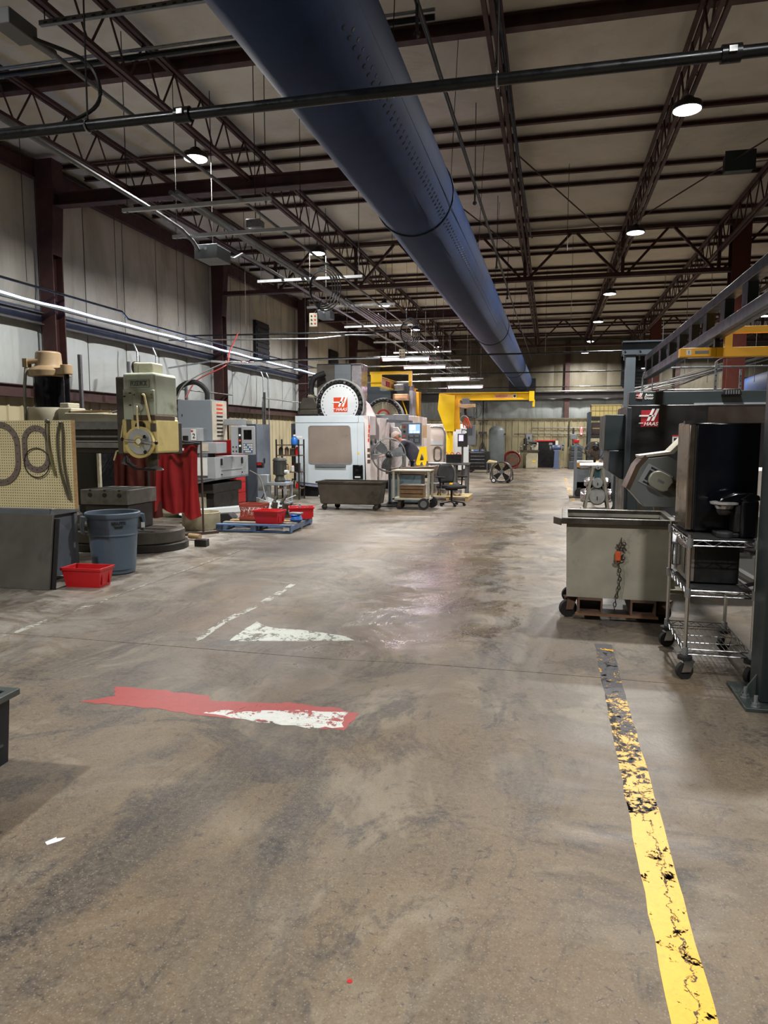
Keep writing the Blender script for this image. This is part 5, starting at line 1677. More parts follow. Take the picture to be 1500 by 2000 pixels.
tag(B().prism([(-.2, 0), (.2, 0), (.16, .05), (-.14, .1), (-.2, .04)], 'y', -.08, .08).o('wood_scraps', M('pale_wood'), None, .004, loc=(-2.25, 28.9, .46)), 'pale wood scraps on a small stand by the tool chest', 'scrap')
t = T('side_stand', 'small steel stand right of the black tool chest', 'stand', (-2.25, 28.9, 0))
B().box(-.24, .24, -.15, .15, .43, .46).o('top', M('steel'), t)
for x in (-.22, .2):
    for y in (-.13, .11):
        B().box(x, x + .025, y, y + .025, 0, .43).o('leg', M('steel'), t)
t = T('air_receiver', 'tall grey vertical air receiver tank at the back wall', 'tank', (-2.42, 33.4, 0))
B().lathe([(1e-6, 1.98), (.12, 1.97), (.25, 1.92), (.34, 1.82), (.36, 1.75), (.36, .35), (.3, .26)], n=32).o('shell', M('air_tank'), t)
B().cyl((0, 0, 1.95), (0, 0, 2.1), .03, n=8).o('top_valve', M('steel'), t)
for k in range(3):
    a = k * 2.1 + .5
    B().bar((.3 * math.cos(a), .3 * math.sin(a), 0), (.3 * math.cos(a), .3 * math.sin(a), .4), .06, .02, (1, 0, 0)).o('leg', M('air_tank'), t)
B().cyl((.34, -.1, 1.6), (.42, -.12, 1.6), .03, n=8).o('gauge_port', M('dark_steel'), t)
t = T('hose_reel', 'coil of red air hose leaning by the grey tank', 'hose', (-1.72, 33.6, .42))
for k in range(5):
    B().torus((.01 * k, .03 * k, 0), .4 - .02 * k, .02, 'y', 30, 6).o('coil', M('hose_dark_red', '#7d2626', .5), t)
B().cyl((0, .0, 0), (0, .25, 0), .3, n=24).o('reel_drum', M('rust'), t)
B().box(-.2, .2, .05, .2, -.42, -.2).o('stand', M('dark_steel'), t)
t = T('welding_machine', 'red and black cabinet machine behind the yellow mast', 'machine', (-4.0, 31.0, 0))
B().box(-.55, .15, -.35, .4, .12, 1.16).o('red_cabinet', M('red_tool'), t, .015)
B().box(.15, .5, -.36, .4, .08, 1.16).o('black_front', M('black'), t, .01)
B().box(.2, .34, -.37, -.36, .78, .9).o('yellow_label', M('yellow'), t)
B().box(.22, .4, -.37, -.36, .96, 1.1).o('display', M('slate'), t)
B().box(-.55, .5, -.3, .4, 0, .12).o('base', M('black'), t)
B().box(.5, .8, -.3, .2, .0, .3).o('side_box', M('black'), t, .01)
t = T('red_tool_chest', 'red tool chest behind the white machine pendant', 'tool chest', (-4.5, 29.3, 0))
B().box(-.3, .3, -.3, .3, .1, 1.5).o('body', M('red_tool'), t, .015)
for k in range(6):
    B().box(-.27, .27, -.315, -.3, .16 + k * .2, .33 + k * .2).o('drawer', M('red_tool'), t, .004)
B().box(-.28, .28, -.28, .28, 0, .1).o('plinth', M('black'), t)
# back wall equipment
t = T('electric_box', 'grey electrical disconnect box on the back wall left of the tank', 'box', (-3.65, 34.97, 1.5))
B().box(-.13, .13, -.08, .08, -.35, .3).o('box', M('mid_grey'), t, .01)
B().box(-.05, .05, -.09, -.08, -.02, .1).o('label', M('white_ink'), t)
B().cyl((0, 0, .3), (0, 0, 2.0), .02, n=8).o('conduit', M('steel'), t)
t = T('pipe_stand', 'dark pipe manifold with splayed legs on the back wall', 'pipe', (-3.2, 34.85, 0))
B().cyl((0, 0, .9), (0, .1, 3.3), .03, n=8).o('riser', M('dark_steel'), t)
for s in (-1, -.4, .5, 1):
    B().cyl((0, 0, 1.3), (s * .4, 0, .0), .02, n=6).o('leg', M('dark_steel'), t)
B().box(-.2, .2, -.05, .05, 1.6, 1.72).o('manifold', M('dark_steel'), t)
B().box(-.25, .25, -.05, .05, 2.22, 2.28).o('cross_pipe', M('dark_steel'), t)
t = T('wall_bench', 'dark bench against the back wall left of the tool chest', 'bench', (-4.4, 34.7, 0))
B().box(-.9, .8, -.3, .3, .8, .84).o('bench_top', M('dark_steel'), t)
for x in (-.85, .75):
    B().box(x, x + .05, -.28, .28, 0, .8).o('leg', M('dark_steel'), t)
for k, x in enumerate((-.6, -.2, .2, .55)):
    t = T('bench_vise', ['leftmost dark vise', 'left blue vise', 'right dark vise', 'rightmost blue vise'][k] + ' on the back wall bench', 'vise', (-4.4 + x, 34.6, .84), 0, 'vises on the wall bench')
    B().box(-.08, .08, -.1, .2, 0, .11).o('vise_body', M(['dark_steel', 'blue_plastic', 'dark_steel', 'blue_plastic'][k]), t, .01)
    B().box(-.09, .09, -.14, -.1, .03, .13).o('jaw', M('steel'), t)
    B().cyl((0, -.22, .08), (0, -.14, .08), .02, n=8).o('vise_screw', M('steel'), t)
t = T('knee_mill', 'small cream knee milling machine against the back wall', 'machine', (-.85, 34.4, 0))
B().prism([(-.25, 0), (.3, 0), (.3, .75), (-.1, .78), (-.25, .6)], 'y', -.25, .3).o('pedestal', M('drum_cream'), t, .02)
B().box(-.5, .35, -.3, .2, .75, .85).o('table', M('oily_steel'), t, .01)
B().box(.0, .3, -.1, .35, .85, 1.2).o('column', M('cream_grey'), t, .02)
B().box(-.35, .25, -.1, .2, 1.1, 1.25).o('ram', M('oily_steel'), t, .02)
B().cyl((-.3, -.1, .85), (-.3, -.1, 1.4), .08, n=14).o('spindle_head', M('cast_dark'), t)
for k in range(5):
    B().ball((-.5 + .16 * k, -.2, 1.0 + .08 * (k % 3)), .05, 8, 6).o('handwheel', M('steel'), t)
    B().cyl((-.5 + .16 * k, -.2, 1.0), (-.4 + .16 * k, -.1, 1.15), .02, n=6).o('lever', M('oily_steel'), t)
B().torus((-.55, -.3, .62), .13, .02, 'x', 18, 6).o('crank_wheel', M('steel'), t)
B().box(.05, .2, -.256, -.25, .3, .36).o('badge', M('yellow'), t)
t = T('pedestal_grinder', 'blue pedestal grinder in front of the black doorway', 'grinder', (.3, 34.2, 0))
B().prism([(-.2, 0), (.2, 0), (.12, .08), (.1, .8), (.16, .86), (-.16, .86), (-.1, .8), (-.12, .08)], 'y', -.14, .14).o('pedestal', M('tank_blue'), t, .01)
B().cyl((-.2, 0, .98), (.2, 0, .98), .11, n=18).o('motor', M('tank_blue'), t)
for s in (-1, 1):
    B().cyl((s * .24, 0, .98), (s * .32, 0, .98), .15, n=20).o('wheel_guard', M('mid_grey'), t)
    B().box(s * .28 - .08, s * .28 + .08, -.2, -.08, 1.1, 1.2).o('eye_shield', M('galv'), t)
B().box(-.06, .06, -.14, -.1, 1.1, 1.3).o('switch', M('paper'), t)
t = T('drill_press', 'dark bench drill on the back wall above the grinder', 'drill', (1.05, 34.75, 0))
B().cyl((0, 0, .03), (0, 0, 1.9), .045, n=12).o('column', M('dark_steel'), t)
B().box(-.15, .15, -.35, .12, 1.35, 1.6).o('head', M('mid_grey'), t, .02)
B().box(-.18, .18, -.32, .1, .85, .9).o('table', M('oily_steel'), t)
B().box(-.22, .22, -.3, .2, 0, .03).o('base', M('cast_dark'), t)
B().cyl((0, -.22, 1.1), (0, -.22, 1.35), .03, n=8).o('quill', M('steel'), t)
t = T('wall_switchbox', 'small grey switch box on the back wall left of the doorway', 'box', (-1.0, 35.0, 1.4))
B().box(-.14, .14, -.06, .06, -.2, .2).o('box', M('galv'), t, .01)
B().box(-.04, .04, -.07, -.06, -.05, .08).o('handle', M('dark_ink'), t)
tag(B().cyl((-1.7, 35.04, 1.62), (1.8, 35.04, 1.62), .018, n=8).o('wall_conduit', M('steel')), 'level conduit along the back wall above the doorway', 'conduit')
tag(B().cyl((-.9, 35.04, 1.9), (3.0, 35.04, 1.9), .018, n=8).o('wall_conduit', M('steel')), 'higher level conduit along the back wall right of the tank', 'conduit')
tag(B().cyl((.85, 35.0, 1.0), (.85, 35.0, 2.2), .03, n=8).o('wall_conduit', M('dark_steel')), 'vertical dark conduit on the back wall above the grinder', 'conduit')
t = T('wall_sign', 'narrow red and white upright sign on the back wall', 'sign', (1.42, 35.04, 1.75))
B().box(-.06, .06, -.01, .01, -.2, .22).o('border', M('red'), t)
B().box(-.035, .035, -.014, -.01, -.17, .19).o('face', M('white_ink'), t)
B().box(-.02, .02, -.018, -.014, -.1, .12).o('print', M('red'), t)
t = T('bin_cabinet', 'slate grey bin cabinet at the back wall right of the grinder', 'cabinet', (1.15, 33.9, 0))
B().box(-.3, .35, -.3, .3, 0, .35).o('base_bin', M('slate'), t, .02)
for k in range(3):
    B().box(-.22, .3, -.25, .3, .35 + k * .25, .58 + k * .25).o('drawer_bin', M('slate'), t, .015)
    B().box(-.2, .28, -.262, -.25, .53 + k * .25, .55 + k * .25).o('bin_lip', M('mid_grey'), t)
t = T('exhaust_fan', 'black square exhaust fan high on the back wall at right', 'fan', (3.75, 35.2, 4.55))
B().box(-.62, .62, -.08, .1, -.7, .7).o('frame', M('black'), t, .01)
for k in range(8):
    B().box(-.55, .55, -.12, -.08, -.6 + k * .155, -.52 + k * .155).o('louvre', M('lathe_black'), t)
tag(B().cyl((-6, 34.95, 3.62), (9, 34.95, 3.62), .03, n=8).o('wall_pipe', M('galv')), 'pale pipe running along the dark girt of the back wall', 'pipe')
# ================================================================ right side
# ---- chip cart in the foreground
t = T('chip_cart', 'big grey steel chip cart on casters with a hanging chain', 'cart', (.56, 6.1, 0), -.02)
CS = M('cart_steel')
open_tub(-.41, .42, 0, .72, .19, .83, .015, .012).o('tub', CS, t)
open_tub(-.397, .407, .013, .707, .203, .8, .015, .003).o('oily_inner_skin', M('cast_dark'), t)
rim = B().ring([(-.45, -.04), (.46, -.04), (.46, .76), (-.45, .76)], [(-.4, .012), (.41, .012), (.41, .71), (-.4, .71)], 'z', .815, .865).o('rim', M('rim_steel', '#56524b', .38, .6, .3, 8, .4), t, .004)
B().prism([(-.45, -.04), (-.52, .1), (-.45, .2)], 'z', .8, .86).o('pour_lip', M('rim_steel'), t, .004)
B().prism([(.46, .0), (.5, .12), (.46, .3)], 'z', .8, .875).o('lip_plate', M('galv'), t)
for x in (-.2, .22):
    B().ring([(x - .1, .06), (x + .1, .06), (x + .1, .19), (x - .1, .19)], [(x - .085, .075), (x + .085, .075), (x + .085, .175), (x - .085, .175)], 'y', -.03, .72).o('fork_pocket', M('rust'), t)
    B().box(x - .085, x + .085, .1, .13, .13, .145).o('pocket_bar', M('rust'), t)
B().box(-.32, .34, -.035, .0, .045, .062).o('front_strap', M('rust_light', '#73533c', .7, 0, .2, 8), t)
for x, y, r_ in ((-.38, .08, .4), (.38, .1, -.3), (-.36, .62, .2), (.38, .62, .1)):
    caster(t, x, y, .075, 'rust', 'rubber', .19, r_)
# chain with its orange hook
z = .69
for k in range(17):
    p = Vector((.03 - .012 * math.sin(k * .5) - .0015 * k, -.026, .69 - k * .036))
    lk = [(.011 * math.cos(a), .022 * math.sin(a)) for a in [2 * PI * i / 10 for i in range(10)]]
    if k % 2:
        pts = [(p.x + q[0], p.y, p.z + q[1]) for q in lk]
    else:
        pts = [(p.x, p.y + q[0] * .8, p.z + q[1]) for q in lk]
    B().tube(pts, .0045, 5, closed=True).o('chain_link', M('oily_steel'), t)
for k in range(7):
    r_ = random.Random(k)
    p = Vector((.03 + r_.uniform(-.03, .03), -.028, .66 - .02 * k))
    B().tube([(p.x + .016 * math.cos(a + k), p.y, p.z + .016 * math.sin(a)) for a in [2 * PI * i / 8 for i in range(8)]], .0045, 5, closed=True).o('chain_link', M('oily_steel'), t)
B().box(-.015, .03, -.05, -.02, .52, .6).o('hook_tag', M('hook_orange', '#c3542a', .45), t, .006)
B().torus((.0, -.035, .52), .022, .007, 'y', 14, 6, PI, 2.4 * PI).o('hook', M('rust'), t)

# ---- wire shelf cart
t = T('wire_shelf_cart', 'chrome three-shelf wire cart on casters at right', 'cart', (.87, 4.73, 0))
CW, CD = .39, .72
CH = M('chrome')
for x in (0, CW):
    for y in (0, CD):
        B().cyl((x, y, .14), (x, y, .93), .0125, n=12).o('post', CH, t)
        B().lathe([(.03, .125), (.045, .13), (.045, .15), (.02, .155)], (x, y, 0), 16).o('bumper', M('rubber'), t)
        caster(t, x, y, .055, 'chrome', 'rubber', .13, .3 + x)


def wire_shelf(z, mat_top=None):
    g = .05
    for (a, b) in (((0, 0), (CW, 0)), ((CW, 0), (CW, CD)), ((CW, CD), (0, CD)), ((0, CD), (0, 0))):
        for dz in (0, -.034):
            B().cyl((a[0], a[1], z + dz), (b[0], b[1], z + dz), .004, n=6).o('edge_wire', CH, t)
        n = max(4, int(math.hypot(b[0] - a[0], b[1] - a[1]) / .065))
        pts = []
        for k in range(n + 1):
            u = .04 + .92 * k / n
            pts.append((a[0] + (b[0] - a[0]) * u, a[1] + (b[1] - a[1]) * u, z - (.0 if k % 2 else .034)))
        B().tube(pts, .0034, 5).o('truss_wire', CH, t)
    for k in range(1, 13):
        x = CW * k / 13
        B().cyl((x, 0, z), (x, CD, z), .0022, n=4).o('deck_wire', CH, t)
    for k in range(1, 4):
        B().cyl((0, CD * k / 4, z - .006), (CW, CD * k / 4, z - .006), .0035, n=5).o('cross_wire', CH, t)
    for x in (0, CW):
        for y in (0, CD):
            B().lathe([(.019, -.045), (.021, -.01), (.019, .012)], (x, y, z), 12).o('collar', M('galv'), t)
    if mat_top:
        B().box(.012, CW - .012, .012, CD - .012, z + .004, z + .012).o('shelf_mat', mat_top, t)


MT = M('shelf_mat', '#222324', .6, 0, .3, 20)
wire_shelf(.895, MT)
wire_shelf(.575, MT)
wire_shelf(.195)
CX, CY = .87, 4.73
# ---- mini fridge on the top shelf, door to the aisle
t = T('mini_fridge', 'black compact refrigerator with a stainless door on the wire cart', 'fridge', (CX + .02, CY + .3, .908))
B().box(.05, .43, .0, .42, .01, .72).o('cabinet', M('fridge_black', '#090b11', .16, 0, .1, 3), t, .006)
B().box(-.0, .042, .0, .42, .012, .725).o('door', M('stainless', '#8a7f74', .22, .95, .12, 3, stretch=(1, 1, .08)), t, .008)
B().box(.042, .05, .01, .41, .02, .71).o('door_gasket', M('rubber'), t)
B().box(-.03, .05, -.004, .06, .715, .735).o('hinge_cap', M('black'), t)
for x in (.08, .4):
    for y in (.03, .38):
        B().cyl((x, y, 0), (x, y, .012), .015, n=8).o('foot', M('black'), t)
# ---- microwave
t = T('microwave_oven', 'black microwave oven with a silver door on the middle shelf', 'microwave', (CX + .02, CY + .16, .588))
B().box(.045, .31, .0, .46, .008, .25).o('cabinet', M('black'), t, .006)
B().box(.0, .045, .0, .46, .012, .25).o('door', M('mw_silver', '#8f8783', .3, .7, .1, 6), t, .006)
B().box(-.004, .0, .09, .36, .05, .22).o('door_glass', M('black_gloss'), t)
B().tube([(-.002, .39, .05), (-.03, .39, .06), (-.03, .39, .2), (-.002, .39, .21)], .008, 6).o('handle', M('chrome'), t)
B().box(-.004, .0, .4, .455, .03, .23).o('keypad', M('mid_grey'), t)
for x in (.07, .28):
    for y in (.04, .42):
        B().cyl((x, y, 0), (x, y, .01), .012, n=8).o('foot', M('black'), t)
# ---- single-cup coffee maker
t = T('coffee_maker', 'black single-cup coffee maker with a silver lip on the cart top', 'coffee maker', (CX + .27, CY + .15, .908))
BG_ = M('black_gloss')
B().box(.03, .13, -.1, .1, .0, .24).o('water_tank', M('tank_smoke', '#14161a', .12, 0, .1, 4), t, .015)
B().box(-.1, .03, -.08, .08, 0, .03).o('drip_base', M('black'), t, .008)
B().prism([(-.11, .2), (-.08, .255), (0, .285), (.08, .285), (.125, .262), (.13, .24), (.03, .215), (-.09, .195)], 'y', -.085, .085).o('brew_head', BG_, t, .012, seg=3)
B().prism([(.02, .245), (.08, .287), (.13, .268), (.135, .24), (.07, .225)], 'y', -.1, -.085).o('side_shell', M('tank_smoke'), t, .006)
B().lathe([(.05, .18), (.06, .2), (.085, .21), (.088, .222), (.07, .226)], (-.055, -.03, 0), 20).o('silver_lip', M('lip_silver', '#c3c5c8', .25, .6, .05, 5), t)
B().lathe([(.03, .14), (.045, .16), (.048, .2)], (-.055, -.03, 0), 16).o('pod_holder', M('dark_steel'), t)
B().box(.0, .04, -.07, .07, .03, .22).o('back_column', M('black'), t, .01)
t = T('round_tin', 'low round black tin on the cart top in front of the coffee maker', 'tin', (CX + .215, CY + .085, .908))
B().lathe([(1e-6, 0), (.045, 0), (.048, .004), (.048, .03), (.046, .034), (1e-6, .034)], n=24).o('tin', M('tin_black', '#2b2b2e', .5), t)
B().lathe([(.049, .02), (.05, .028), (.047, .036), (1e-6, .036)], n=24).o('lid', M('tin_black'), t)

# ---- workstation bridge crane
GB = M('greenblack')
t = T('crane_post', 'dark green steel post bolted to the floor at the right edge', 'post', (1.31, 4.42, 0))
B().box(-.1, .14, -.1, .14, .02, 3.0).o('tube', GB, t, .012)
B().box(-.2, .26, -.2, .26, 0, .022).o('base_plate', M('plate_green', '#3a4240', .45, .2, .2, 8), t, .003)
for x, y in ((-.16, -.02), (-.14, -.16), (.2, -.16), (.02, -.17)):
    if (x, y) == (.02, -.17):
        continue
    b_ = B().cyl((x, y, .022), (x, y, .085), .011, n=8).o('anchor_bolt', M('galv'), t)
    B().cyl((x, y, .022), (x, y, .042), .022, n=6).o('nut', M('galv'), b_)
    B().cyl((x, y, .022), (x, y, .026), .028, n=12).o('washer', M('galv'), b_)
B().prism([(-.19, .022), (-.1, .022), (-.1, .16)], 'y', -.01, .005).o('gusset', M('plate_green'), t)
B().prism([(-.19, .022), (-.1, .022), (-.1, .16)], 'x', .02, .035).o('gusset', M('plate_green'), t)
t = T('crane_post', 'grey steel crane post rising behind the black lathe', 'post', (1.12, 11.2, 0))
B().box(-.07, .07, -.07, .07, .02, 2.72).o('tube', M('slate_post', '#4d565c', .45, .1, .1, 3), t, .008)
B().box(-.18, .18, -.18, .18, 0, .02).o('base_plate', M('plate_green'), t)
hd_ = B().box(-.12, .62, -.1, .1, 2.72, 2.74).box(-.12, .62, -.01, .01, 2.74, 2.9).box(-.12, .62, -.1, .1, 2.9, 2.92).o('header_beam', M('slate'), t)
for x in (-.09, .12, .4):
    b_ = B().cyl((x, -.08, 2.64), (x, -.08, 2.78), .014, n=8).o('hanger_bolt', M('chrome'), t)
    B().cyl((x, -.08, 2.74), (x, -.08, 2.765), .024, n=6).o('nut', M('chrome'), b_)
t = T('crane_runway', 'dark grey ladder-truss crane runway reaching away at upper right', 'crane rail', (1.38, 0, 0))
RW = M('runway_grey', '#4a5055', .4, .2, .12, 4)
B().box(-.045, .045, 2.0, 11.3, 2.64, 2.72).o('upper_chord', RW, t, .004)
lo_ = B().box(-.05, .05, 2.0, 11.3, 2.38, 2.47).o('lower_track', RW, t, .004)
B().box(-.012, .012, 2.0, 11.3, 2.377, 2.382).o('track_slot', M('black'), lo_)
for k in range(14):
    y = 2.2 + k * .69
    B().box(-.035, .035, y, y + .16, 2.47, 2.64).o('strut', M('slate'), t)
t = T('bridge_crane', 'orange yellow bridge girder hanging under the crane runway', 'crane', (0, 6.75, 0))
CY_ = M('crane_yellow')
B().box(1.36, 6.5, -.045, .045, 2.22, 2.3).o('track', CY_, t, .004)
B().prism([(1.42, 2.42), (1.5, 2.475), (6.5, 2.475), (6.5, 2.42)], 'y', -.035, .035).o('upper_chord', CY_, t, .004)
for k in range(7):
    x = 1.47 + k * .62
    B().box(x - .03, x + .03, -.03, .03, 2.3, 2.42).o('strut', CY_, t)
B().box(1.08, 1.37, -.05, .05, 2.225, 2.3).o('end_cap', CY_, t, .004)
B().box(1.13, 1.17, -.054, -.05, 2.24, 2.285).o('label', M('white_ink'), t)
text('1', .04, (1.15, -.056, 2.262), '-y', M('dark_ink'), t)
B().box(1.2, 1.31, -.054, -.05, 2.25, 2.275).o('end_plate', M('steel'), t)
B().box(1.36, 1.4, -.03, .03, 2.3, 2.4).o('hanger', M('dark_steel'), t)

# ---- black lathe
t = T('cnc_lathe', 'black turning centre with red logo behind the chip cart', 'machine', (1.0, 9.6, 0))
LB = M('lathe_black')
B().box(-.05, 2.6, 0, 1.35, .25, 1.93).o('body', LB, t, .01)
B().box(.02, 2.5, .1, 1.3, 0, .25).o('plinth', M('black'), t)
B().box(-.06, .0, -.02, .1, .3, 1.9).o('corner_trim', M('charcoal'), t, .006)
B().box(-.3, .0, .3, 1.3, 1.35, 1.82).o('upper_cabinet', M('greenblack'), t, .01)
B().prism([(-.24, 1.35), (.0, 1.35), (.0, .95), (-.1, .98), (-.24, 1.08)], 'y', .25, 1.3).o('lower_cabinet', M('charcoal'), t, .01)
haas_logo(t, (.22, -.004, 1.76), .21, '-y', 'logo_crimson' if M('logo_crimson', '#a3222f', .45) else 'red')
B().box(.5, .68, -.006, 0, 1.42, 1.55).o('warning_label', M('white_ink'), t)
B().box(.5, .68, -.008, -.004, 1.535, 1.55).o('label_header', M('red'), t)
for q in range(3):
    for r_ in range(2):
        B().box(.515 + q * .055, .555 + q * .055, -.009, -.005, 1.43 + r_ * .05, 1.465 + r_ * .05).o('pictogram', M('dark_ink'), t)
B().box(-.02, .3, -.06, .0, .45, .95).o('coolant_box', M('greenblack'), t, .008)
B().box(.1, .22, -.066, -.06, .6, .75).o('gauge_port', M('oily_steel'), t)
B().box(.9, 2.5, -.03, .0, 1.7, 1.9).o('rear_panel', M('brown_panel', '#2a211c', .4, 0, .2, 3), t)
# automatic door beam over the lathe
t = T('auto_door_beam', 'dark beam with small logo reading Auto Door above the lathe', 'beam', (1.0, 10.1, 0))
B().box(0, 2.9, -.12, .12, 1.935, 2.12).o('beam', M('greenblack'), t, .008)
haas_logo(t, (.13, -.122, 2.06), .075, '-y', 'logo_crimson')
text('Auto', .05, (.25, -.122, 2.075), '-y', M('white_ink'), t, bold=.0008)
text('Door', .05, (.25, -.122, 2.035), '-y', M('white_ink'), t, bold=.0008)
bx_ = B().prism([(1.12, 2.06), (1.36, 2.06), (1.33, 2.14), (1.14, 2.14)], 'y', -.2, -.12).o('motor_box', M('black'), t, .01)
for k in range(6):
    B().box(1.16 + k * .03, 1.17 + k * .03, -.206, -.2, 2.07, 2.12).o('vent_slot', M('mid_grey'), bx_)
B().box(.8, 2.9, -.16, -.12, 1.936, 1.965).o('trim_strip', M('grey_paint'), t)
# ---- chip conveyor discharge head
t = T('chip_conveyor', 'grey chip conveyor head with round gearmotor over the chip cart', 'conveyor', (.98, 7.35, 0))
oct_ = [(-.22, 1.02), (-.08, .86), (.22, .86), (.22, 1.3), (.12, 1.35), (-.06, 1.33), (-.13, 1.24)]
B().prism(oct_, 'y', -.12, .3).o('discharge_housing', M('conv_grey', '#6d7271', .42, .1, .1, 3, .15), t, .006)
B().prism([(-.255, 1.04), (-.22, 1.02), (-.13, 1.24), (-.06, 1.33), (-.09, 1.36), (-.17, 1.26)], 'y', -.12, .3).o('throat_edge', M('oily_brown'), t)
B().prism([(-.14, 1.355), (.14, 1.395), (.33, 1.6), (.37, 1.6), (.17, 1.37), (-.13, 1.33)], 'y', -.1, .26).o('lid', M('white_lid', '#a7a294', .45, 0, .1, 5), t, .003)
fp = Matrix.Translation((.04, -.12, 1.12)) @ Matrix.Rotation(math.radians(28), 4, 'Y')
pl_ = B().box(-.16, .1, -.012, 0, -.1, .1).xf(fp).o('bearing_plate', M('grey_paint'), t, .004)
B().box(-.12, -.05, -.018, -.012, -.05, .05).xf(fp).o('slot', M('black'), pl_)
for s in (-.075, .075):
    B().box(-.12, -.02, -.018, -.012, s - .008, s + .008).xf(fp).o('adjust_slot', M('dark_ink'), pl_)
gm = B().prism(rrect(-.1, .12, -.085, .085, .08, 6), 'y', -.1, -.012).xf(fp).o('gearbox', M('gear_cream', '#8f9082', .4, .1, .1, 6), t, .012, seg=3)
B().box(-.02, .04, -.104, -.1, -.012, .012).xf(fp).o('nameplate', M('mid_grey'), gm)
B().cyl((.1, -.06, -.0), (.33, -.06, -.02), .052, n=18).xf(fp).o('motor', M('oily_steel'), t)
for k in range(5):
    B().cyl((.14 + k * .04, -.06, 0), (.145 + k * .04, -.06, 0), .058, n=18).xf(fp).o('motor_fin', M('oily_steel'), t)
B().torus((.17, -.1, 1.3), .05, .004, 'y', 16, 4, PI, 2 * PI).o('lifting_wire', M('steel'), t)
B().prism([(.22, .88), (.22, 1.25), (1.4, .5), (1.4, .2)], 'y', -.05, .25).o('incline', M('conv_grey'), t, .006)
B().bar((.05, .1, .88), (.25, .1, .0), .05, .05).o('support_leg', M('cream_grey'), t)
B().box(.15, .4, .0, .2, 0, .03).o('support_foot', M('cream_grey'), t)
# machine parts seen under the wire cart
t = T('coolant_tank', 'white and black coolant tank with hoses behind the wire cart', 'tank', (1.62, 8.0, 0))
B().box(-.35, .9, -.3, 1.4, 0, .34).o('tank', M('white_paint'), t, .01)
B().box(-.3, .3, -.32, -.3, .38, .56).o('filter_box', M('charcoal'), t, .01)
B().box(-.32, .35, -.34, .3, .34, .38).o('lid', M('galv'), t)
B().box(.3, .8, -.2, .5, .38, 1.2).o('white_panel', PW, t, .01)
B().box(.1, .3, -.18, .3, .5, 1.05).o('red_panel', M('red_dark', '#5e1216', .45), t, .01)
for k, pts in enumerate(([(.0, -.4, .45), (.2, -.6, .2), (.5, -.9, .12), (.7, -.7, .3)], [(.45, -.3, .9), (.5, -.5, .8), (.6, -.55, .5), (.45, -.5, .3)], [(-.2, -.35, .2), (.1, -.7, .1), (.5, -.8, .25), (.8, -.4, .35)])):
    B().tube(spline(pts, 6), .03 - .006 * k, 8).o('hose', M(['cable_grey', 'cream_grey', 'rubber'][k]), t)
t = T('white_machine', 'pale grey machine cover at the far right above the fridge', 'machine', (2.8, 8.4, 0))
B().prism([(-.12, .1), (2.2, .1), (2.2, 2.1), (.5, 2.08), (.02, 2.02), (-.06, 1.98)], 'y', 0, 1.1).o('cover', M('cover_grey', '#a8a6a2', .4, 0, .06, 2), t, .02)
B().box(-.1, 2.1, .05, 1.05, 0, .1).o('plinth', M('black'), t)
B().cyl((-.03, -.006, 1.86), (-.03, .0, 1.86), .015, n=8).o('screw', M('steel'), t)
B().box(.3, 1.2, -.01, 0, .5, 1.5).o('access_panel', M('cover_grey'), t, .004)

# ---- second machine behind with guard rails on its roof
t = T('cnc_lathe', 'second dark machine behind carrying the tube guard rails', 'machine', (2.4, 13.8, 0))
B().box(-1.0, 2.6, 0, 2.4, .2, 2.05).o('body', M('charcoal'), t, .01)
B().box(-.95, 2.5, .1, 2.3, 0, .2).o('plinth', M('black'), t)
B().box(-.6, .4, -.02, 0, .6, 1.6).o('door', M('greenblack'), t, .006)


def rail(pts, label, posts, mat='galv', r=.018):
    t = T('guard_rail', label, 'railing', (0, 0, 0))
    B().tube(pts, r, 8).o('tube', M(mat), t)
    for p in posts:
        ps = B().box(p[0] - .02, p[0] + .02, p[1] - .02, p[1] + .02, 2.05, p[2]).o('perforated_post', M('galv'), t)
        for k in range(7):
            zz = 2.1 + k * (p[2] - 2.15) / 7
            B().box(p[0] - .009, p[0] + .009, p[1] - .0215, p[1] - .0195, zz, zz + .025).o('slot', M('dark_ink'), ps)


rail(spline([(1.62, 13.9, 2.05), (1.62, 13.9, 2.58), (1.68, 13.9, 2.72), (1.85, 13.9, 2.76), (4.6, 13.9, 2.76)], 5), 'white tube guard rail with perforated posts on the dark machine', [(2.85, 13.88, 2.85), (3.95, 13.88, 2.85)])
rail(spline([(1.88, 14.6, 2.05), (1.88, 14.6, 2.83), (1.95, 14.6, 2.96), (2.1, 14.6, 2.99), (3.4, 14.6, 2.99), (3.6, 14.6, 2.99)], 5), 'thin grey tube guard rail standing behind the white one', [(3.45, 14.7, 2.78), (4.1, 14.7, 2.78)], 'steel', .012)
rail(spline([(2.85, 13.95, 2.85), (2.95, 13.95, 2.91), (3.1, 13.95, 2.93), (3.7, 13.95, 2.93), (3.9, 13.95, 2.91), (3.95, 13.95, 2.85)], 4), 'thin orange tube joining two perforated posts', [], 'red_column', .012)
rail(spline([(4.35, 13.9, 2.05), (4.35, 13.9, 2.53), (4.45, 13.9, 2.65), (4.7, 13.9, 2.69)], 5), 'bent white tube at the far right end of the guard rails', [])
tag(B().box(4.25, 4.6, 13.85, 13.89, 2.1, 2.13).o('yellow_strip', M('yellow')), 'short bright yellow strip low on the guard rail at right', 'strip')
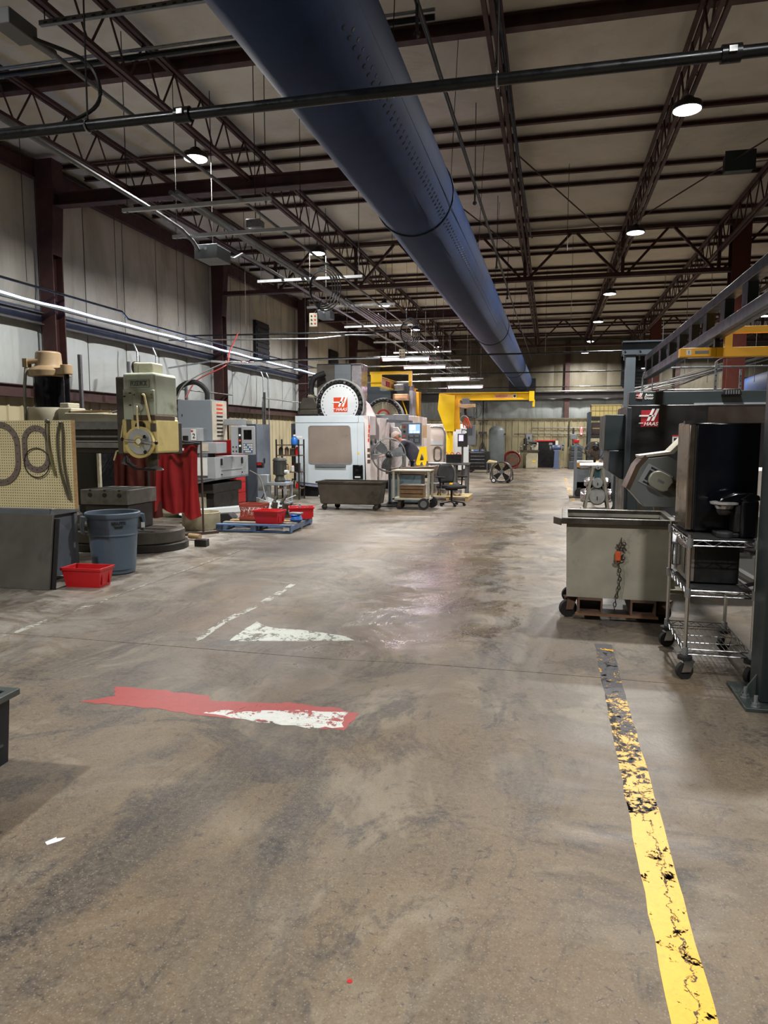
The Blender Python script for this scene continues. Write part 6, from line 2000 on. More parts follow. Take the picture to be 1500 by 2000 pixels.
# tangle of conduits and cable tray running to the right lamps
for k in range(9):
    z0 = 2.4 + .06 * (k % 4)
    tag(B().tube(spline([(2.0 + .06 * k, 20 + .8 * k, 2.75 + .05 * (k % 3)), (3.6, 19.0 + .6 * k, 3.0 + .07 * (k % 4)), (5.4, 18.5 + .5 * k, 3.5 + .06 * (k % 5)), (7.6, 18 + .5 * k, 3.9 + .05 * k)], 4), .013, 6).o('conduit', M('dull_galv2', '#777a7a', .5, .4, .2, 9) if k % 2 else M('dark_steel')),
        'silver conduit in the tangle behind the guard rails, %s from the front' % ORD[k], 'conduit')
for k in range(6):
    tag(B().cyl((3.0 + .6 * k, 21.5, 3.0), (3.0 + .6 * k, 21.5, 6.05), .008, n=5).o('hanger_rod', M('steel')), 'thin drop rod over the conduit tangle, %s from the left' % ORD[k], 'rod')

# ---- indexer frame, bench, fan, ladder, rack along the right of the aisle
t = T('indexer_stand', 'grey A-frame stand holding stacked round dividing heads', 'stand', (.96, 15.1, 0))
AF = M('aframe', '#7c776b', .5, .2, .12, 6, .25)
for s in (-1, 1):
    B().bar((s * .23, 0, .04), (s * .09, 0, .92), .05, .05).o('leg', AF, t)
    B().bar((s * .23, .5, .04), (s * .09, .5, .92), .05, .05).o('leg', AF, t)
B().box(-.3, .32, -.05, .55, 0, .04).o('base_frame', AF, t)
B().box(-.1, .1, -.03, .53, .88, .94).o('top_bar', AF, t)
af = t
for z, r_, lab in ((.3, .17, 'large dividing head at the bottom of the A-frame stand'), (.58, .11, 'middle sized dividing head half way up the A-frame stand'), (.9, .05, 'smallest dividing head at the top of the A-frame stand')):
    d = T('dividing_head', lab, 'indexer', (.96, 15.1, z), 0, 'dividing heads on the stand')
    B().lathe([(r_ * .3, -.09), (r_ * .92, -.08), (r_, -.06), (r_, .45), (r_ * .9, .48)], (0, 0, 0), 28, 'y').o('body', M('head_grey', '#6f706e', .4, .4, .2, 6, .2), d)
    B().lathe([(1e-6, -.095), (r_ * .86, -.095), (r_ * .86, -.08)], (0, 0, 0), 24, 'y').o('face_disc', M('face_grey', '#8d8f8c', .4, .4, .15, 8), d)
    B().box(-.01, .01, -.1, -.095, -r_ * .4, .01).o('index_mark', M('dark_ink'), d)
    for s in (-1, 1):
        B().lathe([(r_ * .7, 0), (r_ * .85, .04), (r_ * .85, .1), (r_ * .5, .13)], (0, 0, 0), 20, 'x').xf(Matrix.Translation((s * r_ * 1.1 - (.13 if s < 0 else 0), .25, 0))).o('side_chuck', M('bright_steel'), d)
t = af
B().box(-.06, .06, -.02, .1, .68, .86).o('teal_block', M('teal', '#2c4a4e', .45), t)
B().cyl((-.35, .25, .92), (.35, .25, .92), .06, n=14).o('shaft', M('bright_steel'), t)
t = T('work_bench', 'grey bench with a wooden yellow edged top beside the aisle', 'bench', (.95, 18.9, 0))
B().box(-.32, .9, -.35, .9, .74, .86).o('top', M('bench_wood', '#a87b3a', .6, 0, .2, 5, .2), t, .01)
B().box(-.28, .85, -.3, .85, .02, .74).o('cabinet', M('mid_grey'), t, .01)
for k in range(2):
    B().box(-.28 + .02 * k, .8, -.3 + .02 * k, .85, .1 + .32 * k, .38 + .32 * k).o('drawer_front', M('mid_grey'), t, .006)
t = T('paper_stack', 'white stack of papers on the yellow edged bench', 'paper', (.9, 18.9, .86))
for k in range(3):
    B().box(-.25 + .02 * k, .2 - .01 * k, -.3, .3 - .02 * k, .013 * k, .013 * k + .012).o('sheet_bundle', M('paper'), t)
for k in range(3):
    t = T('turned_part', 'bright steel part on the yellow edged bench, %s from the left' % ORD[k], 'part', (1.25 + .2 * k, 18.7, .86), 0, 'turned parts on the bench')
    B().lathe([(.05, 0), (.05, .06), (.035, .065), (.035, .1 + .03 * k), (1e-6, .1 + .03 * k)], n=14).o('blank', M('bright_steel'), t)
t = T('post_fan', 'caged fan with a rusty centre on a post behind the A-frame stand', 'fan', (1.02, 17.3, 0))
B().cyl((0, 0, .03), (0, 0, 1.15), .03, n=10).o('post', M('black'), t)
B().box(-.25, .25, -.2, .2, 0, .03).o('base', M('black'), t)
for y_, r_ in ((-.12, .2), (-.12, .12), (-.06, .21), (.05, .2)):
    B().torus((-.02, y_, 1.2), r_, .008, 'y', 28, 5).o('cage_ring', M('oily_steel'), t)
for k in range(22):
    a = 2 * PI * k / 22
    B().tube([(-.02 + .03 * math.cos(a), -.14, 1.2 + .03 * math.sin(a)), (-.02 + .2 * math.cos(a), -.1, 1.2 + .2 * math.sin(a))], .003, 4).o('cage_wire', M('oily_steel'), t)
for k in range(4):
    a = 2 * PI * k / 4 + .3
    B().prism([(-.02 + .03 * math.cos(a - .6), 1.2 + .03 * math.sin(a - .6)), (-.02 + .18 * math.cos(a - .3), 1.2 + .18 * math.sin(a - .3)), (-.02 + .18 * math.cos(a + .3), 1.2 + .18 * math.sin(a + .3)), (-.02 + .03 * math.cos(a + .6), 1.2 + .03 * math.sin(a + .6))], 'y', -.06, -.05).o('blade', M('rust'), t)
B().ball((.02, -.02, 1.28), .1, 12, 8).o('motor', M('black'), t)
B().prism([(.12, 1.02), (.3, 1.12), (.32, 1.2), (.2, 1.24), (.14, 1.3), (.1, 1.25)], 'y', -.1, .0).o('bracket', M('bluegrey'), t)
t = T('lift_mast', 'thin grey upright mast with a red cap beside the bench', 'post', (.62, 18.35, 0))
B().box(-.03, .04, -.04, .04, 0, 1.36).o('mast', M('mid_grey'), t)
B().box(-.06, .08, -.06, .06, 1.36, 1.44).o('red_cap', M('red'), t, .01)
B().bar((.04, 0, 1.34), (.24, 0, 1.18), .04, .04).o('arm', M('mid_grey'), t)
B().bar((.05, 0, 1.2), (.35, 0, 1.02), .02, .02).o('brace', M('dark_steel'), t)
B().box(-.12, .16, -.2, .2, 0, .03).o('foot', M('dark_steel'), t)
B().cyl((.12, -.05, .12), (.12, .05, .12), .12, n=18).o('wheel', M('rubber'), t)
t = T('pallet_rack', 'tall dark blue grey storage rack far on the right', 'rack', (1.65, 24.2, 0))
for x in (-.42, .55):
    for y in (-.1, .9):
        B().box(x - .045, x + .045, y - .045, y + .045, 0, 2.3).o('upright', M('slate'), t)
for z in (.75, 1.45, 2.02):
    B().box(-.4, .55, -.12, -.06, z, z + .1).o('beam', M('dark_steel'), t)
    B().box(-.4, .55, -.1, .9, z + .1, z + .12).o('shelf_deck', M('dark_steel'), t)
for z, h, lab in ((.87, .45, 'dark brown load on the middle shelf of the far rack'), (1.57, .4, 'dark carton on the upper shelf of the far rack')):
    tt = T('storage_carton', lab, 'box', (1.7, 24.5, z))
    B().box(-.4, .38, -.35, .3, 0, h).o('carton', M('load_brown', '#3a3129', .7, 0, .2, 5), tt, .02)
    B().box(-.38, .36, -.355, -.35, h * .45, h * .55).o('tape', M('tan'), tt)
t = T('slatted_crate', 'cream slatted crate on top of the far rack', 'crate', (1.7, 24.3, 2.14))
CCR = M('crate_cream', '#cdbd7e', .55, 0, .08, 6)
for k in range(7):
    x = -.42 + k * .13
    for z in (0.02, .19):
        B().box(x, x + .115, -.22, -.2, z, z + .155).o('panel', CCR, t, .004)
B().box(-.44, .5, -.2, .3, .0, .38).o('core', M('crate_core', '#9c8b52', .6), t)
B().box(-.44, .5, -.23, .32, .36, .39).o('lid', CCR, t)
t = T('timber_stack', 'short stack of pale timber beside the cream crate', 'timber', (2.4, 24.5, 0))
for k in range(3):
    B().box(-.12, .5, -.2, .2, 2.14 + k * .08, 2.21 + k * .08).o('plank', M('wood' if k % 2 else 'crate_core'), t)
for x in (-.1, .4):
    B().box(x, x + .07, -.15, .15, 0, 2.14).o('support', M('slate'), t)
t = T('grey_machine', 'low grey machine base behind the A-frame stand', 'machine', (1.55, 17.0, 0))
B().box(-.1, .8, -.3, .9, .12, .75).o('body', M('grey_paint'), t, .02)
B().box(-.05, .4, -.1, .5, .75, 1.0).o('headstock', M('haas_white'), t, .02)
B().box(-.1, .8, -.25, .85, 0, .12).o('plinth', M('black'), t)
t = T('support_post', 'dark steel support post with foot plate left of the lathe', 'post', (1.28, 14.75, 0))
B().box(-.04, .04, -.04, .04, .02, 1.3).o('post', M('greenblack'), t)
B().box(-.12, .12, -.1, .1, 0, .02).o('foot_plate', M('mid_grey'), t)
B().prism([(-.1, .02), (-.04, .02), (-.04, .16)], 'y', -.01, .01).o('gusset', M('greenblack'), t)
t = T('coolant_drum', 'oily steel drum standing between the lathe and its leg', 'drum', (1.35, 12.4, 0))
B().lathe([(1e-6, 0), (.14, 0), (.15, .02), (.15, .68), (.14, .7), (1e-6, .7)], n=22).o('drum', M('oily_steel'), t)
for z in (.22, .46):
    B().torus((0, 0, z), .151, .006, 'z', 24, 4).o('hoop', M('steel'), t)

# ---- dark wagon cut off by the left edge of the frame
t = T('chip_wagon', 'dark blue black steel wagon cut off at the left edge', 'cart', (-2.63, 2.27, 0), .05)
WG = M('wagon', '#141b24', .35, .2, .2, 4)
open_tub(-.45, .34, -.3, .3, .1, .42, .02, .01).o('tub', WG, t)
B().ring([(-.48, -.33), (.37, -.33), (.37, .33), (-.48, .33)], [(-.44, -.29), (.33, -.29), (.33, .29), (-.44, .29)], 'z', .4, .43).o('rim', M('wagon_rim', '#4c5350', .35, .4, .15, 6), t, .004)
B().box(.322, .335, -.25, .25, .19, .2).o('side_rib', M('wagon_rim'), t)
for x, y in ((.22, -.2), (.22, .2), (-.35, -.2), (-.35, .2)):
    caster(t, x, y, .045, 'dark_steel', 'rubber', .1, .5)
# ================================================================ lamps, duct, pipes under the roof
GLOW = EM('lamp_glow', '#f4f7ff', 14)


def high_bay(loc, label, hook=.3):
    t = T('high_bay_lamp', label, 'lamp', loc, 0, 'round high-bay lamps')
    B().lathe([(.04, .12), (.07, .1), (.09, .06), (.15, .045), (.165, .0), (.165, -.02), (.155, -.025)], n=24).o('housing', M('dark_steel'), t)
    B().lathe([(1e-6, -.03), (.15, -.03), (.152, -.022)], n=24).o('lens', GLOW, t)
    B().cyl((0, 0, .12), (0, 0, hook), .012, n=6).o('hook', M('steel'), t)
    ld = bpy.data.lights.new('lamp_light', 'AREA')
    ld.shape = 'DISK'
    ld.size = .3
    ld.energy = LAMP_W
    ld.color = (1.0, .965, .93)
    ld.spread = math.radians(165)
    lo = bpy.data.objects.new('lamp_light', ld)
    C.objects.link(lo)
    lo.parent = t
    lo.location = (0, 0, -.045)
    return t


for k, y in enumerate((9.05, 14.1, 19.9, 24.6, 29.6, 33.6)):
    high_bay((1.42, y, 5.24), 'round white high-bay lamp in the right row, %s from the camera' % ORD[k])
for k, y in enumerate((9.1, 14.2, 20.2, 25.0, 30.0)):
    high_bay((-4.7, y, 5.24), 'round white high-bay lamp in the left row, %s from the camera' % ORD[k])
for k, y in enumerate((24.6, 33.0)):
    high_bay((6.4, y, 5.24), ('round high-bay lamp beyond the interior columns, %s from the camera') % ORD[k], .9)
for x, y, lab in ((1.42, .6, 'in the right row behind the camera'), (-4.7, .6, 'in the left row behind the camera')):
    high_bay((x, y, 5.24), 'round white high-bay lamp ' + lab)

# ---- blue fabric duct
DX0, DX1, DZ0, DZ1, DR = -1.62, -1.36, 4.28, 4.12, .45
DUCT = NT('duct_fabric')
f = DUCT.noise(3, 5, DUCT.world())
DUCT.put(DUCT.b.inputs['Base Color'], DUCT.ramp(f, [(.3, lin('#07234c')), (.7, lin('#0a3060'))]))
DUCT.b.inputs['Roughness'].default_value = .7
DUCT.b.inputs['Specular IOR Level'].default_value = .25
DUCT.b.inputs['Sheen Weight'].default_value = .05
DUCT.bump(DUCT.noise(2.2, 4, DUCT.world(), .6, stretch=(1, .3, 1)), .25, .03)
DUCT = DUCT.m


def duct_c(y):
    u = (y - 2) / 33
    return Vector((DX0 + (DX1 - DX0) * u, y, DZ0 + (DZ1 - DZ0) * u))


t = T('fabric_duct', 'long round blue fabric air duct hanging under the roof', 'duct', (0, 0, 0))
seams = [-1.5, 8.24, 17.95, 27.6, 34.9]
for a, b in zip(seams[:-1], seams[1:]):
    n, m = 40, 24
    vs = []
    for j in range(m + 1):
        v = j / m
        y = a + (b - a) * v
        c = duct_c(y)
        r = DR * (1 - .02 * (abs(2 * v - 1) ** 8))
        vs += [(c.x + r * math.cos(2 * PI * i / n), y, c.z + r * math.sin(2 * PI * i / n) - .012 * math.sin(PI * v)) for i in range(n)]
    fs = [(j * n + i, j * n + (i + 1) % n, (j + 1) * n + (i + 1) % n, (j + 1) * n + i) for j in range(m) for i in range(n)]
    B().add(vs, fs).o('duct_section', DUCT, t, smooth=60)
for y in seams[1:-1]:
    c = duct_c(y)
    B().torus(c, DR * .995, .012, 'y', 40, 6).o('zip_seam', M('duct_seam', '#0b162a', .6), t)
# lengthwise stitched seam and the two rows of air holes
hole = B().lathe([(1e-6, .0), (.014, .0), (.016, -.004)], n=6, axis='x').mesh('air_hole', M('black'))
ang = math.radians(-37)
nh = 0
y = 4.4
while y < 16:
    c = duct_c(y)
    for da in (-.05, .05):
        o = bpy.data.objects.new('air_hole', hole)
        C.objects.link(o)
        o.parent = t
        a = ang + da
        sa, sb = [(p, q) for p, q in zip(seams[:-1], seams[1:]) if p <= y <= q][0]
        sag = .012 * math.sin(PI * (y - sa) / (sb - sa))
        o.location = (c.x + (DR + .002) * math.cos(a), y + da, c.z + (DR + .002) * math.sin(a) - sag)
        o.rotation_euler = (0, -a, 0)
        nh += 1
    y += .115
for a in (math.radians(-58), math.radians(-20)):
    B().tube([(duct_c(y).x + DR * math.cos(a), y, duct_c(y).z + DR * math.sin(a)) for y in (2, 8, 14, 20, 26, 34.8)], .004, 4).o('stitched_seam', M('duct_seam'), t)
B().box(DX1 - .62, DX1 + .62, 34.75, 35.2, DZ1 - .62, DZ1 + .1).o('wall_frame', M('black'), t)
for i, y in enumerate((5.5, 8.5, 11.5, 14.5, 17.5, 20.5, 23.5, 26.5, 29.5, 32.5)):
    c = duct_c(y)
    for s in (-1, 1):
        B().cyl((c.x + s * .38, y, c.z + .24), (c.x + s * .45, y, 6.05), .004, n=5).o('hanger_wire', M('dark_steel'), t)
t = T('fabric_duct', 'second blue fabric duct far right behind the guard rails', 'duct', (0, 0, 0))
B().cyl((8.3, 20, 3.6), (8.3, 34.9, 3.45), .55, n=28).o('duct_section', DUCT, t)
B().box(7.7, 8.9, 34.8, 35.1, 2.9, 4.1).o('wall_frame', M('black'), t)

# ---- sprinkler main below the duct, near the camera
DGY = M('dull_pipe', '#55585a', .45, .5, .2, 9)
BP = M('black_pipe', '#202326', .32, .5, .2, 6)
t = T('sprinkler_pipe', 'thick black sprinkler main crossing under the blue duct', 'pipe', (0, 4.4, 3.6))
B().cyl((X_L + .3, 0, 0), (7.5, 0, 0), .034, n=14).o('pipe', BP, t)
for x in (-2.35, -5.0, .9, 3.5):
    B().cyl((x - .05, 0, 0), (x + .05, 0, 0), .048, n=14).o('coupling', BP, t)
    B().box(x - .02, x + .02, -.06, .06, -.015, .015).o('coupling_bolt', M('steel'), t)
for x in (-3.05, -.35, 1.9, -5.9):
    B().cyl((x, 0, .03), (x, .02, 1.45), .006, n=6).o('hanger_rod', M('dark_steel'), t)
    B().torus((x, 0, 0), .042, .006, 'x', 14, 5).o('hanger_ring', M('galv'), t)
tag(B().cyl((X_L + .3, 4.52, 3.68), (7.5, 4.52, 3.66), .009, n=6).o('conduit', M('steel')), 'thin grey conduit running above the black sprinkler main', 'conduit')
t = T('sprinkler_pipe', 'black pipe with grey conduit high at the upper left behind the duct', 'pipe', (0, 7.35, 5.62))
B().cyl((X_L + .3, 0, 0), (-1.2, 0, 0), .03, n=12).o('pipe', BP, t)
B().cyl((X_L + .3, .0, .07), (-1.2, 0, .07), .018, n=10).o('conduit', M('galv'), t)
t = T('sprinkler_pipe', 'grey branch pipe running away above the right edge of the duct', 'pipe', (-1.13, 5.0, 5.0))
B().cyl((0, 0, 0), (.06, 13, 0), .022, n=10).o('pipe', DGY, t)
B().cyl((.06, 13, 0), (.2, 29, 0), .016, n=8).o('pipe', DGY, t)
for k in (1.0, 5.3, 9.2, 12.4):
    B().cyl((.005 * k, k, 0), (.005 * k, k, -.22), .014, n=6).o('drop_nipple', DGY, t)
    B().ball((.005 * k, k, -.24), .03, 8, 6).o('sprinkler_head', DGY, t)
    B().cyl((.005 * k, k, 0), (.005 * k, k, 1.08), .006, n=5).o('hanger_rod', M('dark_steel'), t)
tag(B().tube([(-.6, 6, 5.75), (-.55, 9, 5.4), (-.5, 12, 5.35), (-.48, 15, 5.5), (-.5, 16.6, 5.9)], .02, 8).o('air_hose', M('duct_seam')), 'blue hose strung along the joist right of the duct', 'hose')
for k, (y, z, lab) in enumerate(((12.6, 3.6, 'black pipe crossing under the duct in mid shop'), (17.6, 3.55, 'thin black pipe crossing under the duct farther off'), (25.5, 3.6, 'far black pipe crossing just before the duct ends'))):
    tag(B().cyl((X_L + .3, y + 6, z), (3.2, y + 6, z), .022, n=8).o('sprinkler_pipe', BP), lab, 'pipe')
tag(B().tube([(-7.9, 5.0, 3.86), (-7.9, 12.2, 3.86), (-7.9, 12.4, 3.75), (-7.9, 14.5, 3.75), (-7.9, 24.5, 3.85)], .02, 8).o('wall_pipe', BP), 'dark pipe along the left wall above the blue light', 'pipe')
tag(B().tube([(-7.9, 14.5, 3.75), (-7.9, 14.8, 3.76), (-3.2, 15.2, 3.76)], .018, 8).o('branch_pipe', BP), 'dark branch pipe leaving the left wall towards the machines', 'pipe')

# ---- conduit rack over the left machine row
GV = M('galv')
RZ = 4.12
TR = [(yy, -4.86, -3.04) for yy in (7.6, 8.72, 11.5, 14.0, 16.7, 19.6, 22.2, 24.8, 27.5, 30.2, 33.0)]
for k, (y, a, b) in enumerate(TR):
    t = T('strut_trapeze', 'galvanised strut trapeze carrying conduits, %s from the camera' % ORD[k], 'strut', ((a + b) / 2, y, RZ), 0, 'conduit trapezes')
    h = (b - a) / 2
    B().prism([(p[0], p[1]) for p in strut_prof], 'x', -h, h).o('channel', M('galv_bright'), t)
    for s in (-h + .06, h - .06):
        B().cyl((s, 0, -.06), (s, 0, 6.05 - RZ), .005, n=5).o('threaded_rod', M('dark_steel'), t)
        B().cyl((s, 0, -.035), (s, 0, -.022), .012, n=6).o('nut', M('steel'), t)


def pipe(name, pts, r, mat, label, cat='conduit', n=8, k=0):
    return tag(B().tube(spline(pts, k) if k else pts, r, n).o(name, mat), label, cat)


DG = M('dull_galv', '#6d7072', .45, .6, .2, 9)
pipe('conduit', [(-4.45, 3.6, 4.17), (-4.58, 7.6, 4.17), (-4.62, 8.5, 4.15), (-4.62, 8.8, 4.08), (-4.62, 8.95, 4.0)], .026, DG, 'thick galvanised conduit running into the grey junction box')
pipe('conduit', [(-4.08, 7.3, 4.17), (-4.08, 33, 4.17)], .026, DG, 'left of the two thick conduits lying across the trapezes')
pipe('conduit', [(-4.0, 7.3, 4.17), (-4.0, 33, 4.17)], .026, DG, 'right of the two thick conduits lying across the trapezes')
pipe('conduit', [(-3.45, 4.4, 4.2), (-3.42, 8, 4.162), (-3.4, 33, 4.162)], .018, DG, 'thin galvanised conduit at the right end of the trapezes')
pipe('conduit', [(-4.42, 9.42, 4.0), (-4.42, 9.6, 4.02), (-4.42, 9.9, 4.16), (-4.42, 11, 4.17), (-4.42, 33, 4.17)], .024, DG, 'bent galvanised conduit leaving the grey junction box')
for q in range(4):
    pipe('conduit', [(-3.9 + .07 * q, 13.5 + .6 * q, 4.16), (-3.9 + .07 * q, 33, 4.16)], .014, DG,
         ['thin conduit in the far bundle, leftmost', 'thin conduit in the far bundle, second from left', 'thin conduit in the far bundle, third from left', 'thin conduit in the far bundle, rightmost'][q])
t = T('conduit_box', 'grey conduit box with a black cable drooping from it at upper left', 'box', (-3.47, 4.3, 4.2))
B().box(-.07, .07, -.16, .1, -.05, .05).o('body', M('mid_grey'), t, .006)
B().cyl((.0, .1, 0), (.02, .32, 0), .032, n=10).o('coupling', DG, t)
B().tube(spline([(.05, .05, -.03), (.3, .3, -.1), (.38, .3, -.35), (.25, .15, -.54), (-.1, .1, -.57), (-.6, .1, -.57)], 6), .014, 6).o('drooping_cable', M('cable'), t)
t = T('strut_channel', 'perforated galvanised strut crossing the top left corner', 'strut', (-3.9, 6.06, 5.3))
B().prism(strut_prof, 'x', -.75, 1.6).o('channel', DG, t)
for k in range(22):
    B().box(-.7 + k * .1, -.66 + k * .1, -.0205, -.0195, -.012, .004).o('slot', M('dark_ink'), t)
for x in (-.7, .6):
    B().cyl((x, 0, 0), (x, 0, .7), .006, n=5).o('threaded_rod', M('dark_steel'), t)


def jbox(loc, s, mat, label):
    t = T('junction_box', label, 'box', loc)
    B().box(-s[0] / 2, s[0] / 2, -s[1] / 2, s[1] / 2, -s[2] / 2, s[2] / 2).o('box', mat, t, .006)
    B().box(-s[0] / 2 - .006, s[0] / 2 + .006, -s[1] / 2 - .012, -s[1] / 2, -s[2] / 2 - .006, s[2] / 2 + .006).o('cover', mat, t, .003)
    B().cyl((0, 0, s[2] / 2), (0, 0, 6.14 - loc[2]), .006, n=5).o('threaded_rod', M('dark_steel'), t)
    B().cyl((0, -s[1] / 2 - .02, s[2] * .2), (0, -s[1] / 2, s[2] * .2), .02, n=10).o('knockout', M('galv'), t)


jbox((-4.52, 9.18, 3.98), (.32, .42, .17), M('mid_grey'), 'grey junction box hung on the conduit rack')
jbox((-4.55, 14.3, 4.0), (.26, .3, .16), M('mid_grey'), 'small grey junction box farther along the conduit rack')
jbox((-3.7, 8.72, 4.2), (.18, .14, .09), M('galv'), 'little bright box on top of the second trapeze')
t = T('roof_box', 'dark green grey box fixed under the roof at upper right', 'box', (2.72, 12.4, 5.72))
B().box(-.2, .2, -.12, .12, -.13, .13).o('box', M('greenblack'), t, .006)
B().box(-.22, .22, -.13, -.12, -.15, .15).o('cover', M('greenblack'), t, .004)
B().cyl((.2, 0, 0), (1.4, .1, .06), .012, n=6).o('conduit', M('steel'), t)

# coiled pendant cables with their control stations
for loc, lab, s in (((-3.72, 11.42, 4.05), 'coil of black cable with a pendant station hanging from the third trapeze', 1.0), ((-3.3, 16.6, 4.05), 'coil of black cable hanging from a farther trapeze', .9)):
    t = T('cable_coil', lab, 'cable', loc)
    for q in range(4):
        B().tube([(.02 * q + (.2 + .02 * q) * s * math.cos(a), .02 * q, -.1 + (.27 + .03 * q) * s * math.sin(a)) for a in [2 * PI * i / 20 for i in range(20)]], .011, 5, closed=True).o('loop', M('cable'), t)
    B().tube(spline([(0, 0, -.3), (-.05, 0, -.42), (-.12, 0, -.5)], 4), .01, 5).o('lead', M('cable'), t)
    B().box(-.2, -.06, -.03, .03, -.72, -.5).o('pendant_box', M('cream_grey'), t, .005)
    for j in range(3):
        B().cyl((-.16, -.04, -.55 - j * .06), (-.16, -.03, -.55 - j * .06), .014, n=8).o('button', M('black'), t)
        B().cyl((-.1, -.04, -.55 - j * .06), (-.1, -.03, -.55 - j * .06), .014, n=8).o('button', M('red'), t)

# tube lights over the far machines: pink-white batten lamps
PINK = EM('tube_glow', '#ffdcf8', 26)
for k, (x, y, z, ln, lab) in enumerate(((-3.55, 17.6, 3.42, 1.15, 'nearest of the pinkish tube lights over the machines'), (-3.35, 19.2, 3.36, 1.1, 'second pinkish tube light over the machines'),
                                        (-2.95, 21.4, 3.2, 1.1, 'third pinkish tube light, above the yellow jib arm'), (-2.75, 23.5, 3.1, 1.1, 'farthest pinkish tube light over the jib crane'))):
    t = T('tube_light', lab, 'lamp', (x, y, z), 0, 'tube lights over the machine row')
    B().box(-ln / 2 - .03, ln / 2 + .03, -.035, .035, .03, .075).o('batten', M('white_paint'), t, .005)
    B().cyl((-ln / 2, 0, 0), (ln / 2, 0, 0), .022, n=10).o('tube', PINK, t)
    for s in (-1, 1):
        B().cyl((s * (ln / 2 + .005), 0, 0), (s * (ln / 2 + .035), 0, 0), .026, n=10).o('end_cap', M('red_tool'), t)
        B().cyl((s * .5, 0, .075), (s * .5, 0, 6.14 - z), .004, n=5).o('hanger_wire', M('steel'), t)
for k, (x0, x1, y, z, lab) in enumerate(((-8.2, -4.2, 17.6, 3.47, 'silver conduit reaching from the wall to the nearest tube light'), (-8.2, -3.9, 19.2, 3.42, 'silver conduit reaching from the wall to the second tube light'), (-8.2, -2.2, 22.6, 3.25, 'silver conduit crossing behind the yellow jib arm'))):
    tag(B().cyl((x0, y, z), (x1, y, z), .016, n=8).o('conduit', GV), lab, 'conduit')
pipe('conduit', [(-8.2, 14.4, 3.62), (-5.0, 14.9, 3.62), (-4.3, 15.2, 3.72), (-3.7, 15.4, 3.72)], .016, GV, 'bright silver conduit with an offset bend beneath the conduit rack')

# LED strip along the left wall
t = T('led_strip', 'bright blue white light strip running along the left wall', 'lamp', (-7.95, 0, 3.64))
B().box(-.03, .03, 2, 24.6, -.045, -.02).o('mount_channel', M('mid_grey'), t)
B().tube([(.0 + .006 * math.sin(i * 2.1), 2 + i * .45, .01 + .008 * math.sin(i * 1.7)) for i in range(51)], .017, 6).o('light_tube', EM('led_blue', '#9dbcff', 9), t)

# wires dropping from the roof along the left
for k, (x, y, z) in enumerate(((-7.9, 9.7, 3.9), (-7.6, 11.6, 3.8), (-7.9, 14.3, 3.9), (-7.9, 17.5, 3.8), (-6.2, 14.0, 3.75), (-5.6, 16.0, 3.6), (-2.2, 20, 2.9), (.2, 13, 4.7), (.4, 17.5, 4.0), (-.2, 21, 3.8))):
    tag(B().cyl((x, y, z), (x, y, 6.15), .005, n=5).o('hanger_rod', M('dark_steel')), 'thin steel hanger rod under the roof, ' + ['beside the first wall column', 'left of the second trapeze', 'near the first wall window gap', 'beside the second wall column', 'above the grey milling machine', 'left of the white machining centre', 'above the yellow jib', 'right of the duct, nearest', 'right of the duct, second', 'right of the duct, third'][k], 'rod')
# ================================================================ the man bending into the white machine
def skin_body(name, joints, edges, mat, parent, sub=2, root=0):
    me = bpy.data.meshes.new(name)
    me.from_pydata([j[0] for j in joints], edges, [])
    me.materials.append(mat)
    o = bpy.data.objects.new(name, me)
    C.objects.link(o)
    o.parent = parent
    md = o.modifiers.new('skin', 'SKIN')
    if not me.skin_vertices:
        me.skin_vertices.new()
    for k, (p, r) in enumerate(joints):
        sv = me.skin_vertices[0].data[k]
        sv.radius = (r, r) if not isinstance(r, tuple) else r
        sv.use_root = (k == root)
    md.use_smooth_shade = True
    sd = o.modifiers.new('sub', 'SUBSURF')
    sd.levels = sd.render_levels = sub
    return o


t = T('person', 'man in dark tee shirt and pale cap bending into the machine', 'person', (-3.12, 16.75, 0))
# faces -x; hips at z .93, trunk leaning forward
J = [((0.03, 0, .95), (.1, .12)), ((-.06, 0, 1.1), (.1, .12)), ((-.18, 0, 1.25), (.1, .13)), ((-.29, 0, 1.36), (.085, .12)), ((-.36, 0, 1.42), .06), ((-.41, 0, 1.46), .055), ((-.46, 0, 1.5), .09), ((-.5, 0, 1.53), .085),
     ((-.27, -.18, 1.36), .06), ((-.4, -.24, 1.16), .045), ((-.62, -.2, 1.08), .036), ((-.7, -.19, 1.07), .03),
     ((-.27, .18, 1.36), .06), ((-.4, .24, 1.16), .045), ((-.62, .2, 1.08), .036), ((-.7, .19, 1.07), .03),
     ((.03, -.1, .86), .085), ((.0, -.11, .5), .055), ((.05, -.12, .1), .045),
     ((.03, .1, .86), .085), ((-.03, .12, .5), .055), ((.03, .13, .1), .045)]
E_ = [(0, 1), (1, 2), (2, 3), (3, 4), (4, 5), (5, 6), (6, 7), (3, 8), (8, 9), (9, 10), (10, 11), (3, 12), (12, 13), (13, 14), (14, 15), (0, 16), (16, 17), (17, 18), (0, 19), (19, 20), (20, 21)]
skin_body('body', J, E_, M('skin'), t)
